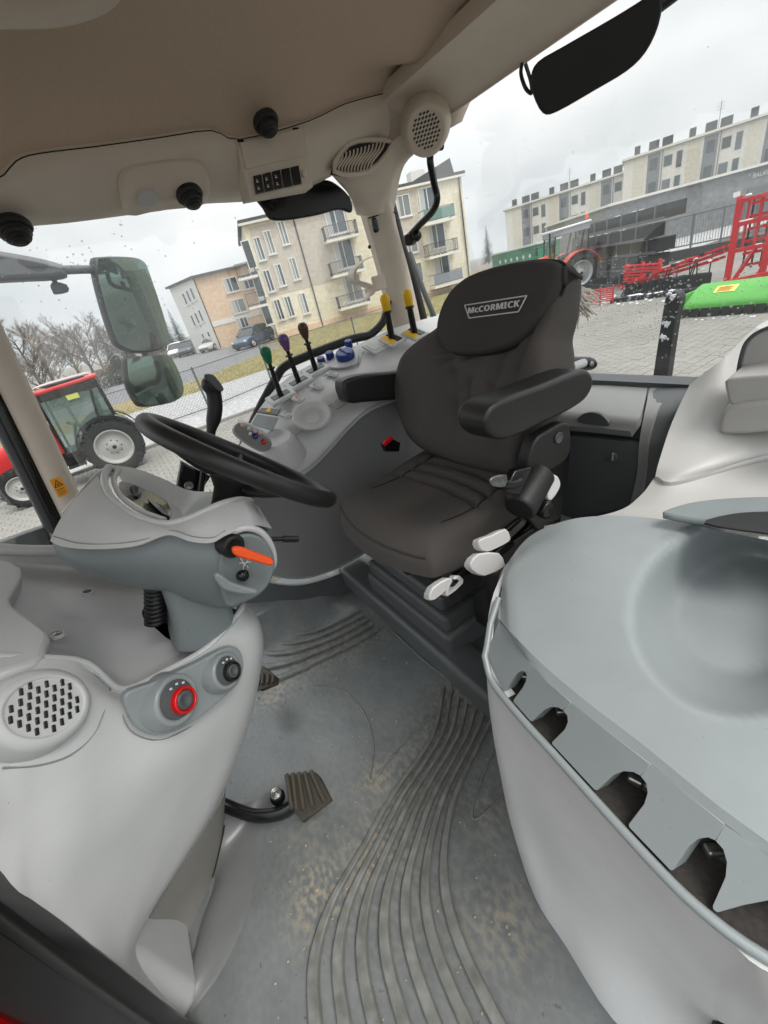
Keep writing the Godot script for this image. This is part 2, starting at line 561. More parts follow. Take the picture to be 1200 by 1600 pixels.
func cab_shell() -> void:
	var t := thing("tractor_cab", "beige lined tractor cab with large windows and open door", "cab")
	# floor plate and seat plinth
	var m := MB.new()
	m.aabb(Vector3(-0.75, -0.07, -1.62), Vector3(0.46, -0.012, 0.06))
	put(m, "floor_plate", M.dark, t)
	m = MB.new()
	m.rbox(Transform3D(Basis(), Vector3(0.95, 0.045, -0.83)), Vector3(1.04, 0.12, 1.10), 0.025)
	put(m, "seat_plinth", M.dark, t)
	m = MB.new()   # the step ridge in front of the plinth
	m.rbox(Transform3D(Basis(), Vector3(0.47, 0.075, -0.83)), Vector3(0.11, 0.10, 1.10), 0.02)
	put(m, "plinth_ledge", M.dark, t)
	floor_mat()
	var rows := []
	# side header over the right window: swept section
	var bottom_px := [[-230, 372], [-120, 362], [0, 350], [100, 342], [190, 331], [260, 322], [330, 311], [390, 308], [440, 301], [490, 288], [540, 262], [600, 225]]
	var crease_px := [[-230, 300], [-120, 290], [-10, 282], [25, 252], [60, 240], [150, 229], [250, 215], [330, 204], [375, 218], [480, 190], [540, 162], [600, 146]]
	var face := []
	var crs := PackedVector3Array(); var mid1 := PackedVector3Array(); var mid2 := PackedVector3Array(); var bot := PackedVector3Array(); var back := PackedVector3Array(); var top := PackedVector3Array()
	for i in crease_px.size():
		var a := Z(crease_px[i][0], crease_px[i][1], -1.33)
		var b := Z(bottom_px[i][0], bottom_px[i][1], -1.43)
		crs.append(a)
		mid1.append(a.lerp(b, 0.25) + Vector3(0, -0.008, 0.022)); mid2.append(a.lerp(b, 0.72) + Vector3(0, -0.012, 0.026)); bot.append(b)
		back.append(b + Vector3(0, 0.01, -0.09))
	m = MB.new()
	shell(m, surf([crs, mid1, mid2, bot, back], 3, 5), Vector3(0, 0.03, -0.02))
	var hd := put(m, "window_header", M.beige, t)
	# headliner: ceiling skin that starts at the header's crease
	var edge := PackedVector3Array([Vector3(-0.95, crs[0].y - 0.02, -1.33)])
	edge.append_array(crs)
	edge.append(Vector3(crs[-1].x + 0.10, crs[-1].y + 0.01, -1.33))
	edge.append(Vector3(1.26, 1.60, -1.33))
	for c in edge:
		var q := PackedVector3Array()
		var dx := clampf((c.x - 0.25) / 1.1, -1.2, 1.0)
		var dy := -0.075 * pow(absf(dx), 3.0)
		q.append(c + Vector3(0, 0.002, -0.012)); q.append(Vector3(c.x, maxf(c.y + 0.035, 1.57 + dy), -1.27)); q.append(Vector3(c.x, 1.615 + dy, -1.17)); q.append(Vector3(c.x, 1.655 + dy, -1.0)); q.append(Vector3(c.x, 1.67 + dy, -0.75)); q.append(Vector3(c.x, 1.67 + dy, -0.40)); q.append(Vector3(c.x, 1.63 + dy, -0.02))
		rows.append(q)
	m = MB.new()
	shell(m, surf(rows, 4, 2), Vector3(0, 0.03, 0))
	put(m, "headliner", M.lining, t)
	m = MB.new()   # joint between lining and header
	tube(m, spline(crs, 3), 0.0013, 6)
	put(m, "lining_seam", M.seam, hd)
	# raised pocket with two outlets on the header
	m = MB.new()
	slab(m, spline(Zs([[183, 280], [195, 256], [240, 246], [300, 243], [322, 258], [330, 290], [318, 304], [250, 311], [200, 318]], -1.332), 3, true), Vector3(0, -0.01, -0.08), 0.014)
	put(m, "header_pocket", M.beige, hd)
	m = MB.new()
	lathe(m, frame(Z(232, 311, -1.328), Vector3(0, -1, 0.5)), [[0.024, -0.005], [0.024, 0.002], [0.021, 0.004], [0.0, 0.0045]])
	put(m, "blank_cap", M.light2, hd)
	for e in [[297, 306, -1.325, 0.034], [416, 192, -1.275, 0.034], [20, 357, -1.36, 0.04]]:
		var o := thing("air_nozzle", ["round black ball nozzle beside the blank cap on the header", "round black ball nozzle on the ceiling above the switch panel", "large round black nozzle at front end of the window header"][[297, 416, 20].find(e[0])], "air vent", Z(e[0], e[1], e[2]))
		m = MB.new()
		var fr := frame(Vector3.ZERO, Vector3(0.05, -1, 0.35))
		lathe(m, fr, [[e[3] * 0.9, -0.012], [e[3], -0.004], [e[3], 0.002], [e[3] * 0.86, 0.007], [e[3] * 0.8, 0.004]], 28)
		putl(m, "flange", M.black, o)
		m = MB.new()
		var pr := []
		for k in 9: pr.append([e[3] * 0.80 * cos(PI / 2 * k / 8.0), 0.004 + e[3] * 0.72 * sin(PI / 2 * k / 8.0)])
		lathe(m, fr, pr, 24)
		putl(m, "ball", M.black, o)
		for k in 3:
			m = MB.new()
			var rr := PackedVector3Array()
			var an := 0.35 + 0.35 * k
			for i in 20: rr.append(fr * Vector3(cos(TAU * i / 20.0) * e[3] * 0.81 * cos(an), 0.004 + e[3] * 0.73 * sin(an), sin(TAU * i / 20.0) * e[3] * 0.81 * cos(an)))
			tube(m, rr, e[3] * 0.035, 6, true)
			putl(m, "ridge", M.gloss, o)
	# switch panel
	var q := Zs([[390, 308], [490, 291], [475, 196], [368, 222]], -1.325)
	var sp := thing("switch_panel", "beige overhead panel with lid and five black rocker switches", "switch panel", (q[0] + q[2]) * 0.5)
	m = MB.new()
	slab(m, q, Vector3(0, 0.0, -0.07), 0.006)
	put(m, "housing", M.beige, sp)
	var pn := Vector3(0, -0.0, 1)
	m = MB.new()
	slab(m, spline(Zs([[384, 265], [479, 243], [470, 201], [374, 224]], -1.3245), 1, true), Vector3(0, 0, 0.004), 0.0015)
	put(m, "lid", M.beige, sp)
	for i in 5:
		var cx := 403.5 + i * 14.6
		var cy := 289.0 - i * 3.4
		m = MB.new()
		slab(m, spline(Zs([[cx - 4.0, cy + 15], [cx + 8.5, cy + 12.5], [cx + 3.5, cy - 16], [cx - 8.5, cy - 13]], -1.3225), 1, true), Vector3(0, 0, 0.007), 0.002)
		var sw := put(m, "rocker_switch", M.gloss, sp)
		if i < 3:
			m = MB.new()
			for k in 2:
				var c := Z(cx - 1.5 + k * 2.5, cy - 5 + k * 11, -1.3145)
				m.box(Transform3D(Basis(), c), Vector3(0.006, 0.003, 0.001)); m.box(Transform3D(Basis(), c + Vector3(0, 0.004, 0)), Vector3(0.003, 0.002, 0.001))
			put(m, "symbol", M.white, sw)
	m = MB.new()
	lathe(m, frame(Z(475, 271, -1.3225), pn), [[0.009, -0.002], [0.009, 0.001], [0.006, 0.004], [0, 0.005]], 16)
	put(m, "sensor", M.beige, sp)
	for e in [[376, 220], [462, 201]]:
		m = MB.new()
		m.box(Transform3D(Basis(), Z(e[0], e[1], -1.322)), Vector3(0.016, 0.004, 0.004))
		put(m, "hinge", M.seam, sp)
	# rear header and speaker corner
	rows = []
	for a in [[-0.01, -0.045, 0.0], [0.08, -0.06, 0.0], [0.17, -0.10, 0.0], [0.178, -0.113, 0.0], [0.22, -0.10, 0.0]]:
		var r := PackedVector3Array()
		for k in 8:
			var z := -1.40 + 1.35 * k / 7.0
			var c0 := 0.03 * pow(absf((z + 0.77) / 0.65), 3.0)
			r.append(Vector3(1.07 + a[0] - c0 * 1.5, 1.618 + a[1] - c0 * 0.6, z))
		rows.append(r)
	m = MB.new()
	shell(m, surf(rows, 3, 4), Vector3(0.01, 0.04, 0))
	put(m, "rear_header", M.beige, t)
	# C pillar
	rows = []
	var prof := [[0.80, 1.03, 0.14], [0.95, 1.025, 0.14], [1.12, 1.02, 0.13], [1.26, 1.005, 0.125], [1.34, 0.995, 0.135]]
	for a in prof:
		var r := PackedVector3Array()
		for k in 7:
			var f := k / 6.0
			r.append(Vector3(a[1] + a[2] * f, a[0], -1.50 + 0.055 * sin(PI * f) + (0.12 if a[0] > 1.45 else 0.05 if a[0] > 1.4 else 0.0)))
		rows.append(r)
	m = MB.new()
	shell(m, surf(rows, 3, 5), Vector3(0.0, 0.0, -0.03))
	var pil := put(m, "rear_pillar", M.beige, t)
	m = MB.new()
	shell(m, surf([Zs([[508, 258, -1.40], [545, 262, -1.40], [585, 255, -1.40], [625, 212, -1.37], [680, 208, -1.31], [700, 205, -1.29]], -1.4), Zs([[530, 282, -1.44], [556, 282, -1.43], [590, 272, -1.42], [622, 240, -1.40], [655, 232, -1.36], [675, 222, -1.33]], -1.4), Zs([[549, 305, -1.475], [570, 302, -1.455], [594, 298, -1.445], [612, 280, -1.435], [622, 268, -1.44], [632, 258, -1.44]], -1.4), Zs([[560, 335, -1.50], [575, 336, -1.462], [592, 334, -1.446], [606, 330, -1.455], [612, 328, -1.47], [616, 325, -1.49]], -1.4)], 5, 5), Vector3(0, 0, -0.012))
	put(m, "corner_trim", M.beige, pil)
	m = MB.new()
	shell(m, surf([Zs([[580, 150, -1.338], [625, 138, -1.335], [670, 112, -1.30], [730, 95, -1.22]], -1.3), Zs([[585, 190, -1.375], [622, 182, -1.372], [672, 160, -1.34], [740, 140, -1.25]], -1.3), Zs([[596, 232, -1.41], [626, 222, -1.392], [676, 214, -1.35], [722, 190, -1.28]], -1.3)], 5, 5), Vector3(0.01, 0.01, -0.012))
	put(m, "corner_trim", M.beige, pil)
	m = MB.new()
	tube(m, spline(PackedVector3Array([Vector3(1.0, 1.305, -1.49), Vector3(1.035, 1.305, -1.462), Vector3(1.07, 1.306, -1.455), Vector3(1.10, 1.305, -1.462), Vector3(1.135, 1.305, -1.49)]), 4), 0.0022, 6)
	put(m, "trim_joint", M.seam, pil)
	m = MB.new()
	m.rbox(Transform3D(Basis(), Z(586, 352, -1.448)), Vector3(0.022, 0.045, 0.02), 0.009)
	put(m, "coat_hook", M.gloss, pil)
	for e in [[577, 386], [626, 236]]:
		m = MB.new()
		lathe(m, frame(Z(e[0], e[1], -1.452), Vector3(0, 0, 1)), [[0.006, 0], [0.006, 0.003], [0, 0.004]], 12)
		put(m, "screw", M.seam, pil)
	# white S-shaped bracket on the pillar
	m = MB.new()
	var sp_ := spline(Zs([[581, 402], [566, 410], [553, 425], [556, 440], [571, 445], [583, 452], [580, 462], [566, 471]], -1.42), 4)
	var s2 := PackedVector3Array()
	for p in sp_: s2.append(p + Vector3(0.004, 0.002, -0.05))
	var ribbon := []
	for i in sp_.size(): pass
	shell(m, [sp_, s2], Vector3(0.012, 0.003, 0.003))
	m.rbox(Transform3D(Basis(), Z(592, 442, -1.44)), Vector3(0.055, 0.05, 0.016), 0.005)
	put(m, "hook_bracket", M.beige, pil)
	# slatted corner vent
	var vt := thing("corner_vent", "slanted beige roof corner vent with dark wavy louvres", "air vent", Z(565, 245, -1.36))
	var vc := Zs([[522, 268], [576, 268], [612, 226], [590, 219], [545, 225]], -1.36)
	m = MB.new()
	slab(m, spline(vc, 2, true), Vector3(0.0, 0.0, -0.03), 0.004)
	put(m, "recess", M.black, vt)
	for i in 12:
		var f := (i + 0.5) / 12.0
		var a := Vector2(532, 240).lerp(Vector2(604, 219), f)
		var b := Vector2(522, 270).lerp(Vector2(580, 266), f)
		m = MB.new()
		var pts := PackedVector3Array()
		for k in 5:
			var g := a.lerp(b, k / 4.0)
			pts.append(Z(g.x + 2.5 * sin(k * 1.6), g.y, -1.355))
		tube(m, spline(pts, 2), 0.0028, 6)
		put(m, "louvre", M.beige, vt)
	m = MB.new()
	tube(m, spline(vc, 3, true), 0.007, 8, true)
	put(m, "rim", M.beige, vt)
	# loudspeaker
	var sc := X(666, 204, 1.10)
	var ax := (Vector3(-0.62, -0.38, 0.69)).normalized()
	var sk := thing("loudspeaker", "round beige loudspeaker grille on the rear roof corner", "speaker", sc)
	var sf := frame(Vector3.ZERO, ax, Vector3(0.7, 0, 0.6))
	m = MB.new()
	lathe(m, sf, [[0.080, -0.09], [0.070, -0.03], [0.062, -0.006], [0.056, 0.0], [0.050, 0.0], [0.048, -0.003], [0.0, -0.003]], 40)
	putl(m, "housing", M.beige, sk)
	for i in 9:
		for j in 9:
			var p2 := Vector2((i - 4) * 0.0108 + (0.0054 if j % 2 else 0.0), (j - 4) * 0.0098)
			if p2.length() < 0.042:
				m = MB.new()
				m.rbox(sf * Transform3D(Basis(Vector3.UP, 0.5), Vector3(p2.x, -0.0028, p2.y)), Vector3(0.0082, 0.002, 0.0048), 0.0009, 1)
				putl(m, "slot", M.black, sk)
	# roof hatch rim near the door
	m = MB.new()
	tube(m, spline(PackedVector3Array([Vector3(-0.6, 1.60, -1.06), Vector3(-0.2, 1.60, -1.06), Vector3(0.10, 1.60, -1.07), Vector3(0.22, 1.60, -1.045), Vector3(0.28, 1.60, -0.96), Vector3(0.30, 1.60, -0.7), Vector3(0.30, 1.60, -0.4)]), 5), 0.022, 12)
	put(m, "hatch_rim", M.beige, t)
	# right A pillar and windscreen edge
	var ap := [[Z(-65, 425, -1.30), 0.05], [Z(0, 560, -1.28), 0.05], [Z(60, 685, -1.26), 0.05], [Z(112, 795, -1.24), 0.05], [Z(137, 855, -1.22), 0.05]]
	rows = []
	for a in ap:
		var r := PackedVector3Array()
		for k in 10:
			var an := TAU * k / 10.0
			r.append(a[0] + Vector3(cos(an) * 0.030, 0, sin(an) * 0.030))
		rows.append(r)
	m = MB.new()
	m.grid(rows, true)
	put(m, "front_pillar", M.beige, t)
	m = MB.new()
	var bp := PackedVector3Array()
	for a in ap: bp.append(a[0] + Vector3(-0.046, 0, 0.0))
	tube(m, bp, 0.023, 10)
	put(m, "pillar_seal", M.gloss, t)
	# warning sticker on the pillar
	var st := Image.create(48, 80, false, Image.FORMAT_RGBA8)
	st.fill(Color(0.93, 0.62, 0.06))
	for y in 80:
		for x in 48:
			var d := absf(x - 23.5)
			if y > 9 and y < 38 and (absf(d - (y - 9) * 0.62) < 2.2 or (y > 34 and d < 18)): st.set_pixel(x, y, Color(0.1, 0.08, 0.03))
			if y > 22 and y < 33 and d < 5 and (x * 7 + y * 3) % 5 < 3: st.set_pixel(x, y, Color(0.1, 0.08, 0.03))
			if (y in [48, 49, 50, 51, 58, 59, 64, 65, 70, 71]) and x > 8 and x < 40 and (x * 13 + y * 5) % 7 < 5: st.set_pixel(x, y, Color(0.15, 0.1, 0.03))
	flag_sheet("warning_sticker", st, [Z(92, 778, -1.19), Z(108, 770, -1.19), Z(94, 744, -1.19), Z(77, 750, -1.19)], t)
	# black lower front panel and blind corner of the windscreen
	m = MB.new()
	slab(m, Zs([[-160, 905], [-160, 1010], [60, 900], [110, 830], [84, 818]], -1.30), Vector3(0, 0, -0.03), 0.004)
	put(m, "windscreen_ledge", M.dark, t)
	# glazing: right side pane, rear pane, front pane
	m = MB.new()
	m.aabb(Vector3(-0.20, 0.55, -1.545), Vector3(1.05, 1.44, -1.541))
	put(m, "side_window", M.glass, t)
	m = MB.new()
	m.aabb(Vector3(1.36, 0.60, -1.50), Vector3(1.364, 1.56, 0.05))
	put(m, "rear_window", M.glass, t)
	m = MB.new()
	m.quad(Vector3(-0.34, 0.62, -1.30), Vector3(-0.34, 1.5, -1.30), Vector3(-0.52, 1.5, -0.3), Vector3(-0.52, 0.62, -0.3))
	put(m, "windscreen", M.glass, t)
	# black rubber along the side window
	m = MB.new()
	tube(m, spline(Zs([[366, 742], [380, 697], [405, 640], [432, 590], [446, 572], [480, 556], [540, 533], [562, 527], [580, 522], [600, 500], [606, 470]], -1.49), 4), 0.016, 8)
	put(m, "side_window_seal", M.black, t)
	m = MB.new()   # rear window upright and its seal
	tube(m, Xs([[612, 320], [630, 390], [648, 445], [672, 540]], 1.19), 0.017, 8)
	put(m, "rear_window_post", M.black, t)
	m = MB.new()
	tube(m, Xs([[640, 395], [660, 450], [692, 528]], 1.30), 0.012, 8)
	put(m, "rear_window_seal", M.rubber, t)
	# grab bar
	var gb := thing("grab_bar", "bent black grab bar from the loudspeaker to the pillar", "handle", X(640, 375, 1.17))
	m = MB.new()
	tube(m, spline(Xs([[690, 228], [676, 233], [672, 250], [678, 285], [683, 310], [676, 330], [655, 352], [636, 372]], 1.16), 5), 0.0115, 10)
	put(m, "bar", M.gloss, gb)
	m = MB.new()
	m.rbox(Transform3D(Basis(Vector3.UP, 0.5), X(641, 374, 1.16)), Vector3(0.05, 0.04, 0.035), 0.012)
	put(m, "clamp", M.black, gb)
	m = MB.new()
	lathe(m, frame(X(651, 368, 1.16), Vector3(-0.4, 0.2, 0.8)), [[0.018, -0.012], [0.019, 0.0], [0.016, 0.01], [0, 0.012]], 16)
	put(m, "knob", M.gloss, gb)
	# dark roof visor behind the switch panel
	var vs := thing("sun_visor", "black sun visor hanging below the switch panel at the pillar", "visor", Z(470, 320, -1.46))
	m = MB.new()
	slab(m, spline(Zs([[400, 300], [412, 325], [430, 344], [490, 337], [530, 327], [550, 331], [548, 310], [530, 290], [505, 280], [450, 290]], -1.47), 4, true), Vector3(0, 0, -0.015), 0.005)
	put(m, "panel", M.gloss, vs)
	m = MB.new()
	lathe(m, frame(Z(427, 319, -1.466), Vector3(0, 0, 1)), [[0.016, -0.004], [0.016, 0.003], [0.011, 0.004], [0.009, 0.002], [0, 0.002]], 20)
	put(m, "button", M.gloss, vs)
	# red front door post with its black rubber seal, beside the open door
	m = MB.new()
	slab(m, PackedVector3Array([Vector3(-0.402, -0.16, -0.43), Vector3(-0.380, 0.20, -0.43), Vector3(-0.364, 0.41, -0.43), Vector3(-0.343, 0.66, -0.43), Vector3(-0.30, 1.0, -0.42), Vector3(-0.27, 1.56, -0.42), Vector3(-0.35, 1.56, -0.42), Vector3(-0.385, 1.0, -0.42), Vector3(-0.425, 0.66, -0.43), Vector3(-0.44, 0.41, -0.43), Vector3(-0.455, 0.2, -0.43), Vector3(-0.475, -0.16, -0.43)]), Vector3(0, 0, -0.05), 0.012)
	put(m, "door_seal", M.gloss, t)
	m = MB.new()
	slab(m, PackedVector3Array([Vector3(-0.475, -0.2, -0.40), Vector3(-0.455, 0.2, -0.40), Vector3(-0.437, 0.6, -0.40), Vector3(-0.40, 1.0, -0.40), Vector3(-0.36, 1.58, -0.40), Vector3(-0.46, 1.58, -0.40), Vector3(-0.50, 1.0, -0.40), Vector3(-0.53, 0.6, -0.40), Vector3(-0.56, -0.2, -0.40)]), Vector3(0, 0, -0.09), 0.015)
	put(m, "door_post", M.red, t)
	m = MB.new()
	tube(m, spline(Ys([[1120, 1680], [1150, 1610], [1180, 1560], [1215, 1505]], 0.18), 3), 0.020, 10)
	put(m, "rear_door_seal", M.black, t)

func floor_mat() -> void:
	var t := thing("floor_mat", "grey rubber cab floor mat with curved ribs and tan dirt", "mat", Vector3(0, 0, -0.7))
	# colour of the mat: grey rubber with dried mud where the photograph shows it
	var n := 768
	var im := Image.create(n, n, false, Image.FORMAT_RGB8)
	var f := FastNoiseLite.new(); f.seed = 4; f.frequency = 0.012; f.fractal_octaves = 5
	var g := FastNoiseLite.new(); g.seed = 8; g.frequency = 0.09; g.fractal_octaves = 3
	var spots := []
	for s in [[500, 1400, 0.06, 1.2], [590, 1330, 0.06, 0.9], [425, 1085, 0.05, 1.1], [470, 1040, 0.10, 0.35], [560, 980, 0.10, 0.55], [520, 1010, 0.1, 0.4], [720, 1090, 0.07, 1.0], [585, 1215, 0.03, 0.9], [640, 1230, 0.10, 0.5], [690, 1160, 0.10, 0.45], [790, 1440, 0.07, 0.6], [480, 1290, 0.10, 0.2], [765, 1270, 0.06, 0.5], [650, 1420, 0.12, 0.25]]:
		var p := Y(s[0], s[1], 0.0)
		spots.append([p.x, p.z, s[2], s[3]])
	for y in n:
		for x in n:
			var wx := -0.75 + 1.25 * (x + 0.5) / n
			var wz := -1.65 + 1.75 * (y + 0.5) / n
			var a := f.get_noise_2d(x, y)
			var b := g.get_noise_2d(x, y)
			var v := 0.425 + 0.04 * a + 0.02 * b
			var dirt := 0.0
			for s in spots:
				var d2: float = ((wx - s[0]) * (wx - s[0]) + (wz - s[1]) * (wz - s[1])) / (s[2] * s[2])
				if d2 < 6.0: dirt += s[3] * exp(-d2)
			dirt = clampf(dirt * (0.42 + 1.3 * b + 0.4 * a), 0.0, 0.75)
			if b > 0.62: v -= 0.1
			im.set_pixel(x, y, Color(v * 0.985, v * 1.01, v * 1.01).lerp(Color(0.60, 0.56, 0.485), dirt))
	var mm := StandardMaterial3D.new()
	mm.albedo_texture = ImageTexture.create_from_image(im)
	mm.roughness = 0.27
	mm.normal_enabled = true; mm.normal_texture = grain("lump"); mm.normal_scale = 0.12
	M.mat = mm
	M.rib = mat(Color(0.52, 0.525, 0.515), 0.36, "wear", "lump", 2.0, 0.15)
	# sheet
	var m := MB.new()
	m.use_uv = true
	var at := func(x: float, z: float) -> Vector3:
		var y := 0.0
		y += 0.09 * pow(clampf((-1.22 - z) / 0.18, 0, 1), 2.0) * clampf((0.4 - x) / 0.1, 0, 1)   # and at the right wall
		y += 0.07 * pow(clampf((x - 0.17 - (-0.05 - z) * 0.42 ) / 0.1, 0, 1), 2.0) * clampf((z + 0.5) / 0.25, 0, 1)
		return Vector3(x, y, z)
	var nx := 50
	var nz := 60
	for i in nx:
		for j in nz:
			var c := []
			var u := []
			for k in [[0, 0], [1, 0], [1, 1], [0, 1]]:
				var fx := float(i + k[0]) / nx; var fz := float(j + k[1]) / nz
				c.append(at.call(-0.62 + 1.06 * fx, -1.55 + 1.60 * fz)); u.append(Vector2((0.13 + 1.06 * fx) / 1.25, (0.10 + 1.60 * fz) / 1.75))
			var nn := []
			for p: Vector3 in c:
				var e := 0.004
				nn.append(Vector3(at.call(p.x - e, p.z).y - at.call(p.x + e, p.z).y, 2 * e, at.call(p.x, p.z - e).y - at.call(p.x, p.z + e).y).normalized())
			for k in [0, 1, 2, 0, 2, 3]:
				m.v.append(c[k]); m.n.append(nn[k]); m.uv.append(u[k])
	put(m, "sheet", mm, t)
	# ribs of the door side
	var L := spline(Ys([[690, 1072], [673, 1150], [608, 1246], [567, 1317], [517, 1400], [490, 1467], [479, 1525], [481, 1600], [490, 1680]], 0.004), 4)
	var R := spline(Ys([[772, 1128], [759, 1150], [721, 1229], [704, 1292], [700, 1358], [710, 1421], [738, 1496], [792, 1600], [840, 1680]], 0.004), 4)
	for k in 7:
		ribs(L, R, (k * 2 + 0.0) / 13.0, (k * 2 + 1.05) / 13.0, t)
	# ribs of the far side, curling round the wheel arch
	var L2 := spline(Ys([[592, 985], [560, 1005], [520, 1025], [470, 1050], [425, 1070], [395, 1082]], 0.004), 4)
	var R2 := spline(Ys([[560, 953], [530, 968], [490, 985], [450, 990], [415, 980], [395, 962]], 0.004), 4)
	for k in 5:
		ribs(L2, R2, (k * 2 + 0.1) / 9.0, (k * 2 + 0.9) / 9.0, t)
	# moulded edges of the plain field
	for e in [[[490, 1070], [520, 1072], [550, 1090], [572, 1120], [583, 1160], [582, 1195], [578, 1214]], [[578, 1214], [588, 1213], [640, 1150], [708, 1080], [660, 1030], [612, 985]], [[800, 1130], [770, 1175], [745, 1240], [738, 1272], [748, 1278], [790, 1240]]]:
		m = MB.new()
		tube(m, spline(Ys(e, 0.001), 4), 0.0028, 6)
		put(m, "moulded_line", M.rib, t)
	# loose bits of dried mud
	m = MB.new()
	var r2 := RandomNumberGenerator.new(); r2.seed = 3
	for k in 260:
		var s = spots[r2.randi() % spots.size()]
		var p := Vector3(s[0] + r2.randfn(0, s[2] * 1.6), 0.0, s[1] + r2.randfn(0, s[2] * 1.6))
		if p.x > 0.38 or p.x < -0.3 or p.z < -1.2 or p.z > 0: continue
		var sz := r2.randf_range(0.0015, 0.0045)
		m.box(Transform3D(Basis.from_euler(Vector3(r2.randf(), r2.randf() * 6, r2.randf())), p + Vector3(0, sz * 0.3, 0)), Vector3(sz, sz * 0.6, sz * 1.3))
	var cr_ := put(m, "mud_crumbs", mat(Color(0.62, 0.57, 0.48), 0.9), t)
	cr_.set_meta("kind", "stuff")

func ribs(L: PackedVector3Array, R: PackedVector3Array, a: float, b: float, t: Node) -> void:
	var e := (b - a) * 0.14
	var rows := []
	var hs := [-0.002, 0.0055, 0.0068, 0.0068, 0.0055, -0.002]
	var fs := [a, a + e * 0.5, a + e * 1.4, b - e * 1.4, b - e * 0.5, b]
	for k in 6:
		var r := PackedVector3Array()
		for i in L.size(): r.append(L[i].lerp(R[i], fs[k]) + Vector3(0, hs[k], 0))
		rows.append(r)
	var m := MB.new()
	m.grid(rows)
	put(m, "rib", M.rib, t)

